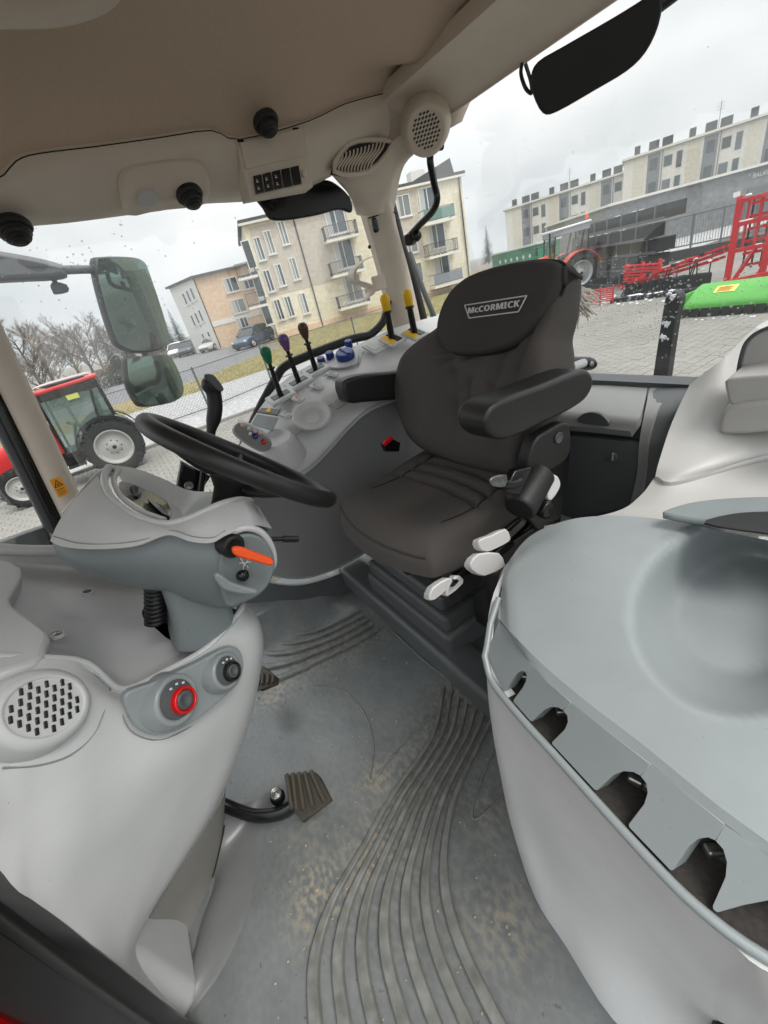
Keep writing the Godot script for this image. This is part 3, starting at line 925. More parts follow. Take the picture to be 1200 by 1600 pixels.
func front_console() -> void:
	var t := thing("front_console", "light grey moulded front console with tray, vent and knobs", "console", Vector3(-0.25, 0, -0.75))
	# near skin, seen from the door
	var rows := []
	for r in [
		[[-170, 1000, -0.60], [0, 1040, -0.585], [60, 1030, -0.59], [125, 1036, -0.60], [185, 1082, -0.60], [255, 1055, -0.61], [330, 1012, -0.63], [378, 958, -0.66], [372, 935, -0.78], [330, 905, -0.90]],
		[[-170, 1050, -0.555], [0, 1085, -0.545], [60, 1082, -0.55], [125, 1080, -0.56], [190, 1098, -0.575], [262, 1080, -0.59], [345, 1035, -0.62], [402, 985, -0.66], [396, 960, -0.78], [340, 920, -0.92]],
		[[-170, 1130, -0.525], [0, 1150, -0.515], [60, 1150, -0.52], [125, 1140, -0.535], [192, 1140, -0.555], [268, 1120, -0.575], [350, 1085, -0.61], [407, 1035, -0.66], [400, 1010, -0.78], [345, 960, -0.92]],
		[[-170, 1215, -0.505], [0, 1225, -0.495], [60, 1225, -0.50], [120, 1218, -0.51], [185, 1210, -0.53], [262, 1190, -0.555], [335, 1160, -0.60], [388, 1130, -0.66], [382, 1105, -0.78], [330, 1060, -0.92]],
		[[-170, 1280, -0.495], [0, 1295, -0.485], [55, 1305, -0.485], [110, 1308, -0.49], [165, 1300, -0.51], [230, 1285, -0.545], [295, 1270, -0.59], [345, 1245, -0.65], [338, 1215, -0.78], [290, 1170, -0.92]],
		[[-170, 1320, -0.49], [0, 1340, -0.475], [50, 1365, -0.475], [95, 1385, -0.48], [145, 1388, -0.50], [200, 1380, -0.53], [250, 1370, -0.57], [290, 1340, -0.63], [284, 1310, -0.77], [240, 1270, -0.92]],
		[[-170, 1350, -0.48], [0, 1376, -0.465], [55, 1415, -0.465], [100, 1445, -0.47], [145, 1458, -0.48], [180, 1462, -0.50], [212, 1455, -0.53], [236, 1425, -0.60], [230, 1400, -0.76], [190, 1360, -0.92]],
		[[-170, 1390, -0.48], [0, 1398, -0.46], [60, 1440, -0.46], [118, 1485, -0.46], [165, 1512, -0.465], [192, 1518, -0.48], [210, 1510, -0.51], [218, 1480, -0.58], [212, 1460, -0.76], [180, 1420, -0.92]],
		[[-170, 1420, -0.49], [0, 1420, -0.47], [60, 1462, -0.46], [130, 1512, -0.455], [200, 1560, -0.455], [240, 1585, -0.46], [268, 1592, -0.48], [282, 1575, -0.55], [276, 1550, -0.74], [200, 1500, -0.92]],
	]:
		rows.append(Zs(r, -0.6))
	var m := MB.new()
	var body_g := surf(rows, 5, 5)
	shell(m, body_g, Vector3(-0.01, 0.0, -0.012))
	put(m, "body", M.light2, t)
	seam(body_g, [[172, 1075], [163, 1110], [146, 1148], [110, 1180], [60, 1196], [4, 1200]], "moulded_seam", t, 0.0011, M.panel)
	seam(body_g, [[186, 1086], [192, 1120], [210, 1146], [250, 1156], [300, 1134], [350, 1094], [384, 1046], [386, 1000]], "moulded_seam", t, 0.0009, M.panel)
	m = MB.new()
	m.rbox(Transform3D(Basis(), Vector3(-0.52, 0.33, -0.77)), Vector3(0.26, 0.70, 0.52), 0.04)
	put(m, "front_block", M.light2, t)
	# tray: sloping floor with raised walls
	var tr := []
	for r in [
		[[-60, 1027, -0.592], [60, 1031, -0.59], [135, 1041, -0.60], [190, 1082, -0.60], [258, 1054, -0.61], [330, 1012, -0.63], [378, 957, -0.66]],
		[[-60, 1010, -0.655], [60, 1022, -0.655], [138, 1032, -0.66], [193, 1066, -0.665], [258, 1040, -0.67], [330, 1000, -0.685], [372, 952, -0.705]],
		[[-60, 985, -0.72], [50, 1002, -0.715], [110, 1012, -0.715], [185, 1040, -0.71], [258, 1018, -0.715], [328, 984, -0.725], [364, 950, -0.735]],
		[[-60, 940, -0.80], [60, 955, -0.81], [120, 970, -0.81], [190, 985, -0.80], [260, 968, -0.795], [328, 950, -0.79], [356, 938, -0.785]],
		[[-60, 900, -0.91], [50, 915, -0.91], [120, 920, -0.905], [190, 926, -0.90], [260, 922, -0.885], [320, 916, -0.87], [348, 914, -0.86]],
		[[-60, 880, -0.985], [40, 888, -0.985], [110, 892, -0.98], [180, 896, -0.97], [250, 898, -0.955], [308, 896, -0.93], [342, 898, -0.905]],
		[[-60, 855, -1.00], [30, 862, -0.99], [100, 862, -0.98], [180, 862, -0.97], [250, 868, -0.95], [305, 875, -0.92], [342, 885, -0.90]],
	]:
		tr.append(Zs(r, -0.7))
	m = MB.new()
	shell(m, surf(tr, 5, 5), Vector3(0.0, -0.012, 0.0))
	var tray := put(m, "tray", M.light2, t)
	m = MB.new()
	tube(m, spline(Zs([[-60, 1025, -0.60], [60, 1029, -0.60], [135, 1038, -0.61], [190, 1078, -0.61], [258, 1050, -0.62], [330, 1008, -0.64], [376, 953, -0.67], [370, 930, -0.76], [350, 905, -0.86]], 0), 5), 0.0065, 8)
	put(m, "tray_rim", M.light2, tray)
	m = MB.new()
	tube(m, spline(Zs([[-60, 853, -1.0], [30, 860, -0.99], [100, 860, -0.98], [180, 860, -0.97], [250, 866, -0.95], [305, 873, -0.92], [342, 883, -0.90]], 0), 4), 0.012, 8)
	put(m, "tray_rim", M.light2, tray)
	# stepped block that closes the tray towards the windscreen
	m = MB.new()
	var tn := Vector3(0.67, 1.0, 0.0).normalized()
	var step := PackedVector3Array()
	for q in [[-80, 872], [18, 876], [36, 898], [16, 934], [34, 954], [78, 986], [74, 1008], [52, 1036], [-80, 1040]]: step.append(PL(q[0], q[1], Vector3(0, 0.636, 0), tn))
	slab(m, spline(step, 2, true), tn * -0.04, 0.008)
	put(m, "tray_step", M.light2, tray)
	for e in [[139, 928, -0.85], [92, 994, -0.715]]:
		m = MB.new()
		lathe(m, frame(Z(e[0], e[1], e[2]) + Vector3(0, 0.004, 0), Vector3(0.35, 1, 0)), [[0.0105, -0.003], [0.0105, 0.002], [0.008, 0.003], [0.0075, 0.0005], [0, 0.0005]], 18)
		var sc := put(m, "screw_socket", M.light2, tray)
		m = MB.new()
		lathe(m, frame(Z(e[0], e[1], e[2]) + Vector3(0, 0.006, 0), Vector3(0.35, 1, 0)), [[0.0072, -0.002], [0.0072, 0.0004], [0, 0.0006]], 14)
		put(m, "screw", M.black if e[0] > 100 else M.steel, sc)
	# loudspeaker grille on the shoulder
	var o := Z(64, 1108, -0.535)
	var u := (Z(126, 1100, -0.55) - Z(6, 1118, -0.52)).normalized()
	var w := (Z(70, 1060, -0.56) - Z(60, 1160, -0.505))
	w = (w - u * w.dot(u)).normalized()
	var nrm := u.cross(w).normalized()
	if nrm.dot(EYE - o) < 0: nrm = -nrm
	var fr := Transform3D(Basis(u, nrm, w), o + nrm * 0.011)
	fr.basis = Basis(u, nrm, u.cross(nrm))
	var gr := Node3D.new()
	gr.name = "speaker_grille"
	t.add_child(gr)
	m = MB.new()
	var eg := func(a: float, b: float, h: float) -> PackedVector3Array:
		var q := PackedVector3Array()
		for k in 40: q.append(fr * Vector3(cos(TAU * k / 40.0) * a, h, sin(TAU * k / 40.0) * b))
		return q
	m.grid([eg.call(0.0605, 0.0521, -0.030), eg.call(0.0554, 0.0470, -0.008), eg.call(0.0504, 0.0420, -0.001), eg.call(0.0454, 0.0370, 0.001), eg.call(0.0424, 0.0340, 0.001), eg.call(0.0416, 0.0332, -0.001)], true)
	m.fan(eg.call(0.0417, 0.0333, -0.001))
	put(m, "bezel", M.light2, gr)
	for i in 9:
		for j in 5:
			var p := Vector2((i - 4) * 0.0086, (j - 2) * 0.0116 + (0.0029 if i % 2 else -0.0029))
			if (p.x / 0.0385) ** 2 + (p.y / 0.031) ** 2 < 0.93:
				m = MB.new()
				m.rbox(fr * Transform3D(Basis(Vector3.UP, 0.15), Vector3(p.x, -0.0008, p.y)), Vector3(0.0043, 0.002, 0.0086), 0.0009, 1)
				put(m, "slot", M.gloss, gr)
	# switch plate with two rotary knobs
	var pl := Node3D.new()
	pl.name = "switch_plate"
	t.add_child(pl)
	var po := Z(290, 1075, -0.583)
	var pu := (Z(375, 1030, -0.625) - Z(192, 1110, -0.565)).normalized()
	var pw := (Z(300, 1040, -0.597) - Z(250, 1140, -0.556))
	pw = (pw - pu * pw.dot(pu)).normalized()
	var pnn := pu.cross(pw).normalized()
	if pnn.dot(EYE - po) < 0: pnn = -pnn
	var ring := PackedVector3Array()
	for q in [[192, 1082], [240, 1062], [300, 1035], [350, 1010], [370, 1015], [376, 1040], [366, 1068], [330, 1100], [290, 1130], [250, 1146], [215, 1138], [198, 1115]]:
		ring.append(PL(q[0], q[1], po, pnn) - pnn * 0.006)
	m = MB.new()
	slab(m, spline(ring, 4, true), pnn * 0.016, 0.003)
	put(m, "plate", M.mid, pl)
	for e in [[262, 1092, 0.037, M.red], [340, 1048, 0.030, M.black]]:
		var kc := PL(e[0], e[1], po, pnn) + pnn * 0.008
		var kr: float = e[2]
		var kn := Node3D.new()
		kn.name = "rotary_switch"
		pl.add_child(kn, true)
		var ka := (pnn + Vector3(0.45, 0.15, 0.0)).normalized()
		m = MB.new()
		lathe(m, frame(kc, ka), [[kr * 1.15, -0.012], [kr * 1.08, 0.002], [kr, 0.014], [kr * 0.93, 0.018], [kr * 0.80, 0.018], [kr * 0.77, 0.015], [0, 0.015]], 32)
		put(m, "socket", M.mid, kn)
		m = MB.new()
		lathe(m, frame(kc + ka * 0.0152, ka), [[kr * 0.76, -0.004], [kr * 0.76, 0.0012], [0, 0.0014]], 30)
		put(m, "face", M.dark, kn)
		m = MB.new()
		var kx := ka.cross(Vector3.UP).normalized()
		var ko := kc + ka * 0.016 - kx.cross(ka) * 0.0 - Vector3(0, kr * 0.16, 0) + pu * kr * 0.12
		lathe(m, frame(ko, ka), [[kr * 0.54, 0.0], [kr * 0.53, 0.008], [kr * 0.49, 0.010], [kr * 0.43, 0.010], [kr * 0.41, 0.007], [kr * 0.40, 0.003], [0, 0.003]], 28)
		put(m, "ring", e[3], kn)
		m = MB.new()
		lathe(m, frame(ko + ka * 0.004, ka), [[kr * 0.39, 0], [kr * 0.37, 0.004], [kr * 0.22, 0.005], [kr * 0.20, 0.002], [0, 0.002]], 20)
		put(m, "button", M.dark, kn)
		for k in 3:
			m = MB.new()
			m.box(frame(kc + ka * 0.017 + pu.rotated(ka, 1.1 + k * 0.5) * kr * 0.62, ka, pu), Vector3(0.004, 0.0008, 0.003))
			put(m, "mark", M.white, kn)
	# foot-well: kick panel under the console and the mat's turned-up edge
	var kl := [[352, 1225, -0.66], [345, 1252, -0.655], [292, 1342, -0.635], [240, 1425, -0.605], [220, 1482, -0.585], [284, 1578, -0.55]]
	var kr := [[352, 1262, -0.78], [346, 1310, -0.75], [326, 1392, -0.69], [304, 1452, -0.645], [296, 1510, -0.60], [299, 1568, -0.555]]
	var km := []
	for i in kl.size(): km.append([lerpf(kl[i][0], kr[i][0], 0.55), lerpf(kl[i][1], kr[i][1], 0.55), lerpf(kl[i][2], kr[i][2], 0.5) - 0.012])
	m = MB.new()
	shell(m, surf([Zs(kl, 0), Zs(km, 0), Zs(kr, 0)], 4, 4), Vector3(-0.006, 0, -0.006))
	put(m, "kick_panel", mat(Color(0.54, 0.53, 0.51), 0.5, "dust", "", 3.0), t)
	var fl := Ys([[440, 1225], [424, 1290], [412, 1360], [398, 1430], [362, 1510], [302, 1590]], -0.004)
	var rows2 := [Zs(kr, 0), PackedVector3Array(), PackedVector3Array(), fl]
	for i in kr.size():
		var p: Vector3 = rows2[0][i]
		var q1 := p.lerp(fl[i], 0.30); var q2 := p.lerp(fl[i], 0.70)
		rows2[1].append(Vector3(q1.x, maxf(p.y * 0.45, 0.012), q1.z)); rows2[2].append(Vector3(q2.x, maxf(p.y * 0.10, 0.005), q2.z))
	m = MB.new()
	m.grid(surf(rows2, 5, 4))
	put(m, "mat_upturn", mat(Color(0.415, 0.42, 0.42), 0.32, "dust", "", 3.0), t)
	m = MB.new()
	tube(m, spline(Zs([[350, 1290, -0.762], [346, 1312, -0.748], [326, 1394, -0.688], [305, 1454, -0.643], [297, 1512, -0.598], [300, 1570, -0.553]], 0), 4), 0.003, 6)
	put(m, "mat_gap", M.seam, t)

func steering() -> void:
	var t := thing("steering_column", "light grey instrument pod on a dark grey steering column", "steering column", Vector3(0, 0.58, -0.75))
	var edge := Zs([[78, 845, -0.665], [98, 854, -0.645], [150, 858, -0.62], [212, 853, -0.605], [262, 836, -0.595], [298, 846, -0.58], [330, 848, -0.568], [352, 837, -0.565], [375, 828, -0.57], [400, 821, -0.585], [425, 826, -0.62]], -0.6)
	# lower dark body
	var r0 := PackedVector3Array()
	for p in edge: r0.append(p + Vector3(0, 0.004, -0.022))
	var rows := [r0]
	for r in [
		[[82, 850, -0.675], [108, 872, -0.655], [155, 880, -0.638], [215, 882, -0.622], [262, 880, -0.606], [300, 884, -0.592], [335, 886, -0.58], [358, 882, -0.578], [380, 874, -0.58], [401, 860, -0.592], [423, 848, -0.63]],
		[[90, 868, -0.69], [128, 891, -0.675], [172, 904, -0.665], [220, 914, -0.655], [260, 917, -0.64], [300, 930, -0.625], [342, 940, -0.615], [374, 934, -0.612], [397, 917, -0.612], [414, 890, -0.622], [424, 864, -0.65]],
		[[96, 872, -0.74], [130, 896, -0.73], [175, 910, -0.72], [222, 920, -0.70], [260, 925, -0.69], [302, 941, -0.68], [345, 951, -0.675], [377, 944, -0.67], [400, 926, -0.67], [417, 896, -0.68], [426, 866, -0.70]],
		[[100, 866, -0.85], [135, 888, -0.85], [178, 900, -0.84], [222, 908, -0.83], [262, 914, -0.82], [302, 926, -0.81], [345, 934, -0.80], [377, 928, -0.80], [398, 912, -0.80], [414, 886, -0.81], [422, 862, -0.83]]]:
		rows.append(Zs(r, -0.6))
	var m := MB.new()
	m.grid(surf(rows, 4, 4))
	put(m, "lower_shroud", M.dash, t)
	# light cowl over it
	var cw := [edge]
	for r in [
		[[92, 815, -0.69], [118, 824, -0.665], [160, 830, -0.645], [208, 832, -0.625], [259, 828, -0.607], [297, 835, -0.593], [327, 834, -0.582], [350, 823, -0.58], [373, 814, -0.588], [396, 808, -0.605], [418, 814, -0.64]],
		[[116, 780, -0.73], [138, 790, -0.70], [168, 802, -0.672], [208, 816, -0.648], [257, 823, -0.622], [293, 824, -0.608], [322, 816, -0.60], [345, 806, -0.603], [368, 798, -0.613], [390, 793, -0.63], [410, 801, -0.67]],
		[[152, 744, -0.78], [158, 762, -0.745], [174, 784, -0.705], [208, 806, -0.668], [256, 820, -0.635], [290, 814, -0.626], [317, 802, -0.622], [341, 792, -0.626], [364, 785, -0.638], [387, 782, -0.66], [404, 791, -0.71]],
	]:
		cw.append(Zs(r, -0.6))
	m = MB.new()
	var cow_g := surf(cw, 5, 5)
	shell(m, cow_g, Vector3(0.0, -0.004, -0.006))
	put(m, "cowl", M.light, t)
	seam(cow_g, [[84, 838], [120, 848], [170, 850], [225, 843], [268, 829], [300, 838], [332, 840], [352, 829]], "moulded_seam", t, 0.0008, M.panel)
	# hood rim, a raised double ridge
	m = MB.new()
	tube(m, spline(Zs([[170, 729, -0.81], [163, 748, -0.77], [172, 775, -0.722], [204, 802, -0.678], [254, 818, -0.64], [290, 812, -0.632], [318, 800, -0.628], [345, 788, -0.634], [372, 781, -0.652], [392, 782, -0.68]], -0.8), 5), 0.0055, 8)
	put(m, "instrument_rim", M.light, t)
	m = MB.new()
	tube(m, spline(Zs([[186, 733, -0.81], [178, 750, -0.775], [188, 774, -0.73], [216, 796, -0.692], [258, 812, -0.655]], -0.8), 5), 0.004, 8)
	put(m, "instrument_rim", M.light, t)
	# left wing and back wall of the hood
	m = MB.new()
	shell(m, surf([Zs([[98, 802, -0.72], [120, 774, -0.76], [148, 742, -0.80], [170, 728, -0.815]], -0.8), Zs([[95, 800, -0.82], [122, 770, -0.85], [150, 738, -0.87], [174, 725, -0.88]], -0.8)], 4, 3), Vector3(0, -0.006, 0))
	put(m, "hood_wing", M.light, t)
	m = MB.new()
	shell(m, surf([Zs([[172, 726, -0.83], [212, 732, -0.89], [255, 748, -0.93], [295, 766, -0.94], [335, 768, -0.92], [372, 766, -0.86]], -0.8), Zs([[183, 738, -0.82], [218, 746, -0.86], [258, 763, -0.89], [296, 780, -0.885], [332, 780, -0.85], [368, 776, -0.79]], -0.8), Zs([[190, 750, -0.80], [225, 762, -0.84], [260, 782, -0.85], [292, 798, -0.82], [326, 795, -0.78], [365, 786, -0.72]], -0.8)], 5, 5), Vector3(0, -0.01, 0))
	put(m, "hood_back", M.light, t)
	m = MB.new()
	shell(m, surf([Zs([[260, 782, -0.845], [288, 797, -0.82], [324, 794, -0.78], [366, 785, -0.72]], -0.8), Zs([[268, 800, -0.78], [294, 812, -0.75], [322, 806, -0.71], [352, 794, -0.67]], -0.8), Zs([[262, 818, -0.67], [290, 822, -0.66], [316, 808, -0.65], [345, 793, -0.64]], -0.8)], 5, 5), Vector3(0, -0.006, 0))
	put(m, "instrument_ledge", M.light, t)
	m = MB.new()
	m.fan(spline(Zs([[190, 752, -0.79], [225, 764, -0.83], [262, 786, -0.84], [275, 806, -0.77], [272, 820, -0.70], [255, 812, -0.685], [216, 790, -0.72], [188, 768, -0.75]], -0.8), 3, true))
	var dial := put(m, "instrument_face", plain(Color(0.42, 0.42, 0.38), 0.12), t)
	m = MB.new()
	slab(m, spline(Zs([[206, 768, -0.765], [218, 766, -0.79], [222, 775, -0.77], [212, 780, -0.745]], -0.8), 3, true), Vector3(0, 0.008, 0), 0.002)
	put(m, "gauge", M.gloss, dial)
	m = MB.new()
	slab(m, spline(Zs([[234, 788, -0.76], [256, 796, -0.76], [268, 812, -0.72], [252, 806, -0.71]], -0.8), 3, true), Vector3(0, 0.010, 0), 0.002)
	put(m, "gauge", M.gloss, dial)
	# round end cap at the driver's side
	m = MB.new()
	var ec := spline(Zs([[352, 842], [380, 830], [404, 838], [420, 860], [424, 885], [414, 912], [395, 930], [372, 940], [352, 944], [340, 915], [338, 875]], -0.583), 4, true)
	slab(m, ec, Vector3(0.004, 0, 0.012), 0.006)
	put(m, "end_cap", M.dash, t)
	m = MB.new()
	tube(m, spline(Zs([[362, 832, -0.575], [385, 825, -0.572], [408, 832, -0.575], [423, 852, -0.58], [428, 876, -0.585], [421, 896, -0.59]], -0.58), 5), 0.0055, 8)
	put(m, "cap_rim", M.light, t)
	# neck and gaiter
	rows = []
	for a in [[-0.078, 0.020, 0.80, 0.775, -0.645], [-0.088, 0.008, 0.755, 0.72, -0.65], [-0.10, -0.008, 0.70, 0.655, -0.645], [-0.118, -0.016, 0.655, 0.595, -0.64]]:
		var q := PackedVector3Array()
		for k in 32:
			var an := TAU * k / 32.0
			var cx := signf(cos(an)) * pow(absf(cos(an)), 0.35); var sx := signf(sin(an)) * pow(absf(sin(an)), 0.35)
			var f := 0.5 + 0.5 * cx
			q.append(Vector3(lerpf(a[0], a[1], f), lerpf(a[2], a[3], f), a[4] - 0.07 + 0.07 * sx))
		rows.append(q)
	m = MB.new()
	m.grid(surf_wrap(rows), true)
	put(m, "neck", M.dash, t)
	for k in 9:
		m = MB.new()
		lathe(m, frame(Z(243, 918 + k * 6.5, -0.70), Vector3(0.3, 1, 0)), [[0.014, -0.0035], [0.018, 0.0], [0.014, 0.0035]], 18)
		put(m, "gaiter_fold", M.black, t)
	m = MB.new()
	slab(m, spline(Zs([[222, 955], [234, 945], [262, 950], [290, 990], [262, 994], [238, 975], [226, 968]], -0.72), 3, true), Vector3(0, -0.01, 0), 0.0)
	put(m, "neck_opening", M.gloss, t)
	# key with orange grip
	var key := thing("ignition_key", "orange key fob plugged into the steering column lock", "key", Z(358, 850, -0.565))
	m = MB.new()
	lathe(m, frame(Z(359, 851, -0.572), Vector3(0.3, -0.05, 0.95)), [[0.018, -0.01], [0.018, 0.010], [0.015, 0.014], [0.009, 0.014], [0.009, 0.010], [0, 0.010]], 22)
	put(m, "lock_barrel", M.black, key)
	m = MB.new()
	slab(m, spline(Zs([[362, 853], [376, 852], [400, 861], [421, 869], [424, 876], [416, 879], [395, 873], [370, 866], [362, 861]], -0.545), 4, true), Vector3(0, -0.002, 0.010), 0.004)
	put(m, "grip", M.orange, key)
	# latch lever, small stalk, button and symbol
	m = MB.new()
	slab(m, spline(Zs([[333, 898], [340, 892], [360, 906], [385, 914], [398, 918], [397, 924], [370, 923], [345, 915]], -0.56), 3, true), Vector3(0, 0.0, 0.012), 0.004)
	put(m, "latch_lever", M.mid, t)
	m = MB.new()
	lathe(m, frame(Z(379, 899, -0.57), Vector3(0.3, 0.1, 1)), [[0.009, -0.003], [0.009, 0.004], [0.006, 0.008], [0, 0.009]], 18)
	put(m, "push_button", M.gloss, t)
	var sy := MB.new()
	for e in [[[376, 872], [382, 884]], [[382, 884], [388, 874]], [[374, 880], [392, 878]], [[380, 884], [380, 890]], [[386, 884], [388, 888]]]:
		rod(sy, Z(e[0][0], e[0][1], -0.5685), Z(e[1][0], e[1][1], -0.5685), 0.0009, 5)
	put(sy, "symbol", M.white, t)
	m = MB.new()
	tube(m, Zs([[420, 842, -0.62], [436, 842, -0.62], [446, 842, -0.62]], -0.62), 0.0045, 8)
	tube(m, Zs([[442, 842, -0.62], [465, 842, -0.62]], -0.62), 0.0065, 8)
	put(m, "stalk", M.gloss, t)
	# steering wheel
	var wc := Z(383, 722, -0.77)
	var sw := thing("steering_wheel", "black grained steering wheel on the instrument pod", "steering wheel", wc)
	var tilt := deg_to_rad(45.0)
	var ny := Vector3(sin(tilt), cos(tilt), 0.0)
	var nu := Vector3(cos(tilt), -sin(tilt), 0)
	var R := 0.172
	var path := PackedVector3Array()
	for k in 64: path.append(wc + (nu * cos(TAU * k / 64.0) + Vector3(0, 0, 1) * sin(TAU * k / 64.0)) * R)
	m = MB.new()
	tube(m, path, 0.0158, 14, true)
	put(m, "rim", M.leather, sw)
	var hubc := wc - ny * 0.025
	m = MB.new()
	lathe(m, frame(wc - ny * 0.11, ny), [[0.026, 0.0], [0.028, 0.02], [0.034, 0.045], [0.05, 0.065], [0.056, 0.08], [0.052, 0.094], [0.04, 0.10], [0, 0.103]], 28)
	var hub := put(m, "hub", M.black, sw)
	m = MB.new()
	lathe(m, frame(wc - ny * 0.008, ny), [[0.021, -0.002], [0.021, 0.002], [0, 0.003]], 24)
	put(m, "emblem", M.light2, hub)
	for a in [0.2, PI - 0.2, PI * 1.5]:
		var e: Vector3 = nu * sin(a) + Vector3(0, 0, 1) * cos(a)
		m = MB.new()
		tube(m, spline(PackedVector3Array([hubc - ny * 0.01 + e * 0.02, hubc - ny * 0.008 + e * 0.08, wc - ny * 0.004 + e * 0.166]), 3), [0.02, 0.019, 0.018, 0.016, 0.015, 0.014, 0.013], 10, false, 0.5)
		put(m, "spoke", M.black, sw)

func surf_wrap(rows: Array) -> Array:   # finer rows through closed rings
	var out := []
	for j in rows[0].size():
		var col := PackedVector3Array()
		for r in rows: col.append(r[j])
		col = spline(col, 4)
		for i in col.size():
			if out.size() <= i: out.append(PackedVector3Array())
			out[i].append(col[i])
	return out

func right_console() -> void:
	var t := thing("control_console", "light grey side console along the window with coloured control levers", "console", Vector3(0.6, 0.6, -1.3))
	var A := Zs([[366, 716], [392, 660], [418, 622], [450, 590], [500, 563], [560, 538], [610, 515], [665, 498], [705, 488]], -1.44)
	var B := Zs([[378, 720], [412, 676], [440, 644], [470, 614], [520, 585], [575, 560], [625, 540], [670, 522], [705, 512]], -1.34)
	var C := Zs([[386, 728], [425, 698], [460, 668], [494, 637], [537, 606], [585, 583], [630, 565], [670, 550], [705, 540]], -1.245)
	var D := Zs([[393, 738], [432, 718], [470, 694], [507, 664], [546, 632], [590, 607], [635, 590], [670, 578], [705, 570]], -1.205)
	var E := Zs([[400, 750], [445, 747], [482, 730], [514, 700], [547, 664], [582, 635], [640, 612], [680, 602], [705, 600]], -1.18)
	var F := PackedVector3Array()
	for p in E: F.append(p + Vector3(0, -0.01, -0.05))
	var m := MB.new()
	var top_g := surf([A, B, C, D, E, F], 5, 5)
	shell(m, top_g, Vector3(0, -0.015, -0.01))
	put(m, "top_cover", M.light, t)
	seam(top_g, [[436, 700], [470, 674], [502, 645], [540, 614], [588, 590], [632, 572]], "moulded_seam", t, 0.001, M.panel)
	seam(top_g, [[560, 572], [566, 556], [572, 540]], "moulded_seam", t, 0.001, M.panel)
	# inner flank down to the floor
	var rows := [
		Zs([[385, 742, -1.21], [450, 745, -1.20], [490, 726, -1.20], [530, 684, -1.20], [580, 637, -1.20], [650, 612, -1.20], [705, 604, -1.20]], -1.2),
		Zs([[385, 820, -1.33], [450, 825, -1.29], [500, 815, -1.27], [550, 790, -1.26], [610, 740, -1.26], [680, 690, -1.26], [740, 670, -1.26]], -1.2),
		Zs([[385, 888, -1.47], [455, 903, -1.37], [505, 895, -1.34], [555, 872, -1.33], [620, 830, -1.32], [690, 780, -1.32], [760, 750, -1.32]], -1.2),
		Zs([[370, 900, -1.49], [452, 915, -1.38], [508, 905, -1.35], [558, 882, -1.34], [625, 840, -1.33], [690, 790, -1.33], [760, 760, -1.33]], -1.2),
		Zs([[370, 940, -1.55], [435, 966, -1.43], [482, 966, -1.36], [522, 948, -1.335], [565, 925, -1.33], [640, 880, -1.33], [760, 820, -1.33]], -1.2)]
	m = MB.new()
	shell(m, surf([rows[0], rows[1], rows[2]], 5, 6), Vector3(0, 0, -0.02))
	put(m, "inner_panel", M.panel, t)
	m = MB.new()
	shell(m, surf([rows[3], rows[4]], 5, 3), Vector3(0, 0, -0.015))
	put(m, "lower_panel", M.dark, t)
	m = MB.new()
	tube(m, spline(rows[2], 5), 0.005, 8)
	put(m, "trim_line", M.panel, t)
	# the plane of the top
	var o := Z(520, 585, -1.34)
	var u := (Z(625, 540, -1.34) - Z(440, 644, -1.34)).normalized()
	var nr := u.cross(Z(560, 538, -1.44) - Z(545, 595, -1.28)).normalized()
	if nr.y < 0: nr = -nr
	var w := nr.cross(u).normalized()
	var on := func(px: float, py: float, h := 0.0) -> Vector3: return PL(px, py, o, nr) + nr * (h + 0.006)
	var quad_on := func(pts: Array, h: float) -> PackedVector3Array:
		var r := PackedVector3Array()
		for p in pts: r.append(PL(p[0], p[1], o, nr) + nr * h)
		return r
	# three long levers
	for e in [[440, 622, 417, 556, "green", -1.36], [468, 600, 445, 536, "purple", -1.36], [494, 581, 475, 518, "brown", -1.36]]:
		var lv := Node3D.new()
		lv.name = "control_lever"
		lv.set_meta("label", "%s pear-shaped knob on a black lever" % e[4])
		t.add_child(lv, true)
		var b: Vector3 = on.call(e[0], e[1])
		var k := Z(e[2], e[3], b.z + 0.012)
		var fr := frame(b, nr, u)
		m = MB.new()
		m.rbox(fr, Vector3(0.095, 0.014, 0.062), 0.006)
		put(m, "bezel", M.light2, lv)
		m = MB.new()
		m.rbox(Transform3D(fr.basis, b + nr * 0.0055), Vector3(0.066, 0.006, 0.030), 0.0028)
		put(m, "slot", M.gloss, lv)
		var d := (k - b).normalized()
		m = MB.new()
		var kk := k - d * 0.012
		tube(m, PackedVector3Array([b, b.lerp(kk, 0.72), b.lerp(kk, 0.72) + d * 0.001, kk]), [0.0095, 0.0075, 0.006, 0.006], 10)
		lathe(m, frame(b.lerp(kk, 0.76), d), [[0.006, -0.004], [0.013, 0.0], [0.013, 0.004], [0.006, 0.006]], 14)
		put(m, "shaft", M.gloss, lv)
		m = MB.new()
		lathe(m, frame(k - d * 0.024, d), [[0.008, 0.0], [0.011, 0.008], [0.0155, 0.022], [0.0175, 0.034], [0.016, 0.044], [0.010, 0.051], [0.0, 0.053]], 22)
		put(m, "knob", M[e[4]], lv)
	# two yellow levers near the pillar
	for e in [[613, 533, 605, 488], [648, 524, 640, 480]]:
		var lv := Node3D.new()
		lv.name = "spool_lever"
		lv.set_meta("label", "short black lever with a yellow grip")
		t.add_child(lv, true)
		var b: Vector3 = on.call(e[0], e[1])
		var k := Z(e[2], e[3], b.z + 0.01)
		var fr := frame(b, nr, u)
		m = MB.new()
		m.rbox(fr, Vector3(0.070, 0.012, 0.085), 0.005)
		put(m, "bezel", M.light2, lv)
		m = MB.new()
		m.rbox(Transform3D(fr.basis, b + nr * 0.005 - u * 0.018), Vector3(0.026, 0.006, 0.070), 0.002)
		put(m, "mark_strip", M.yellow, lv)
		m = MB.new()
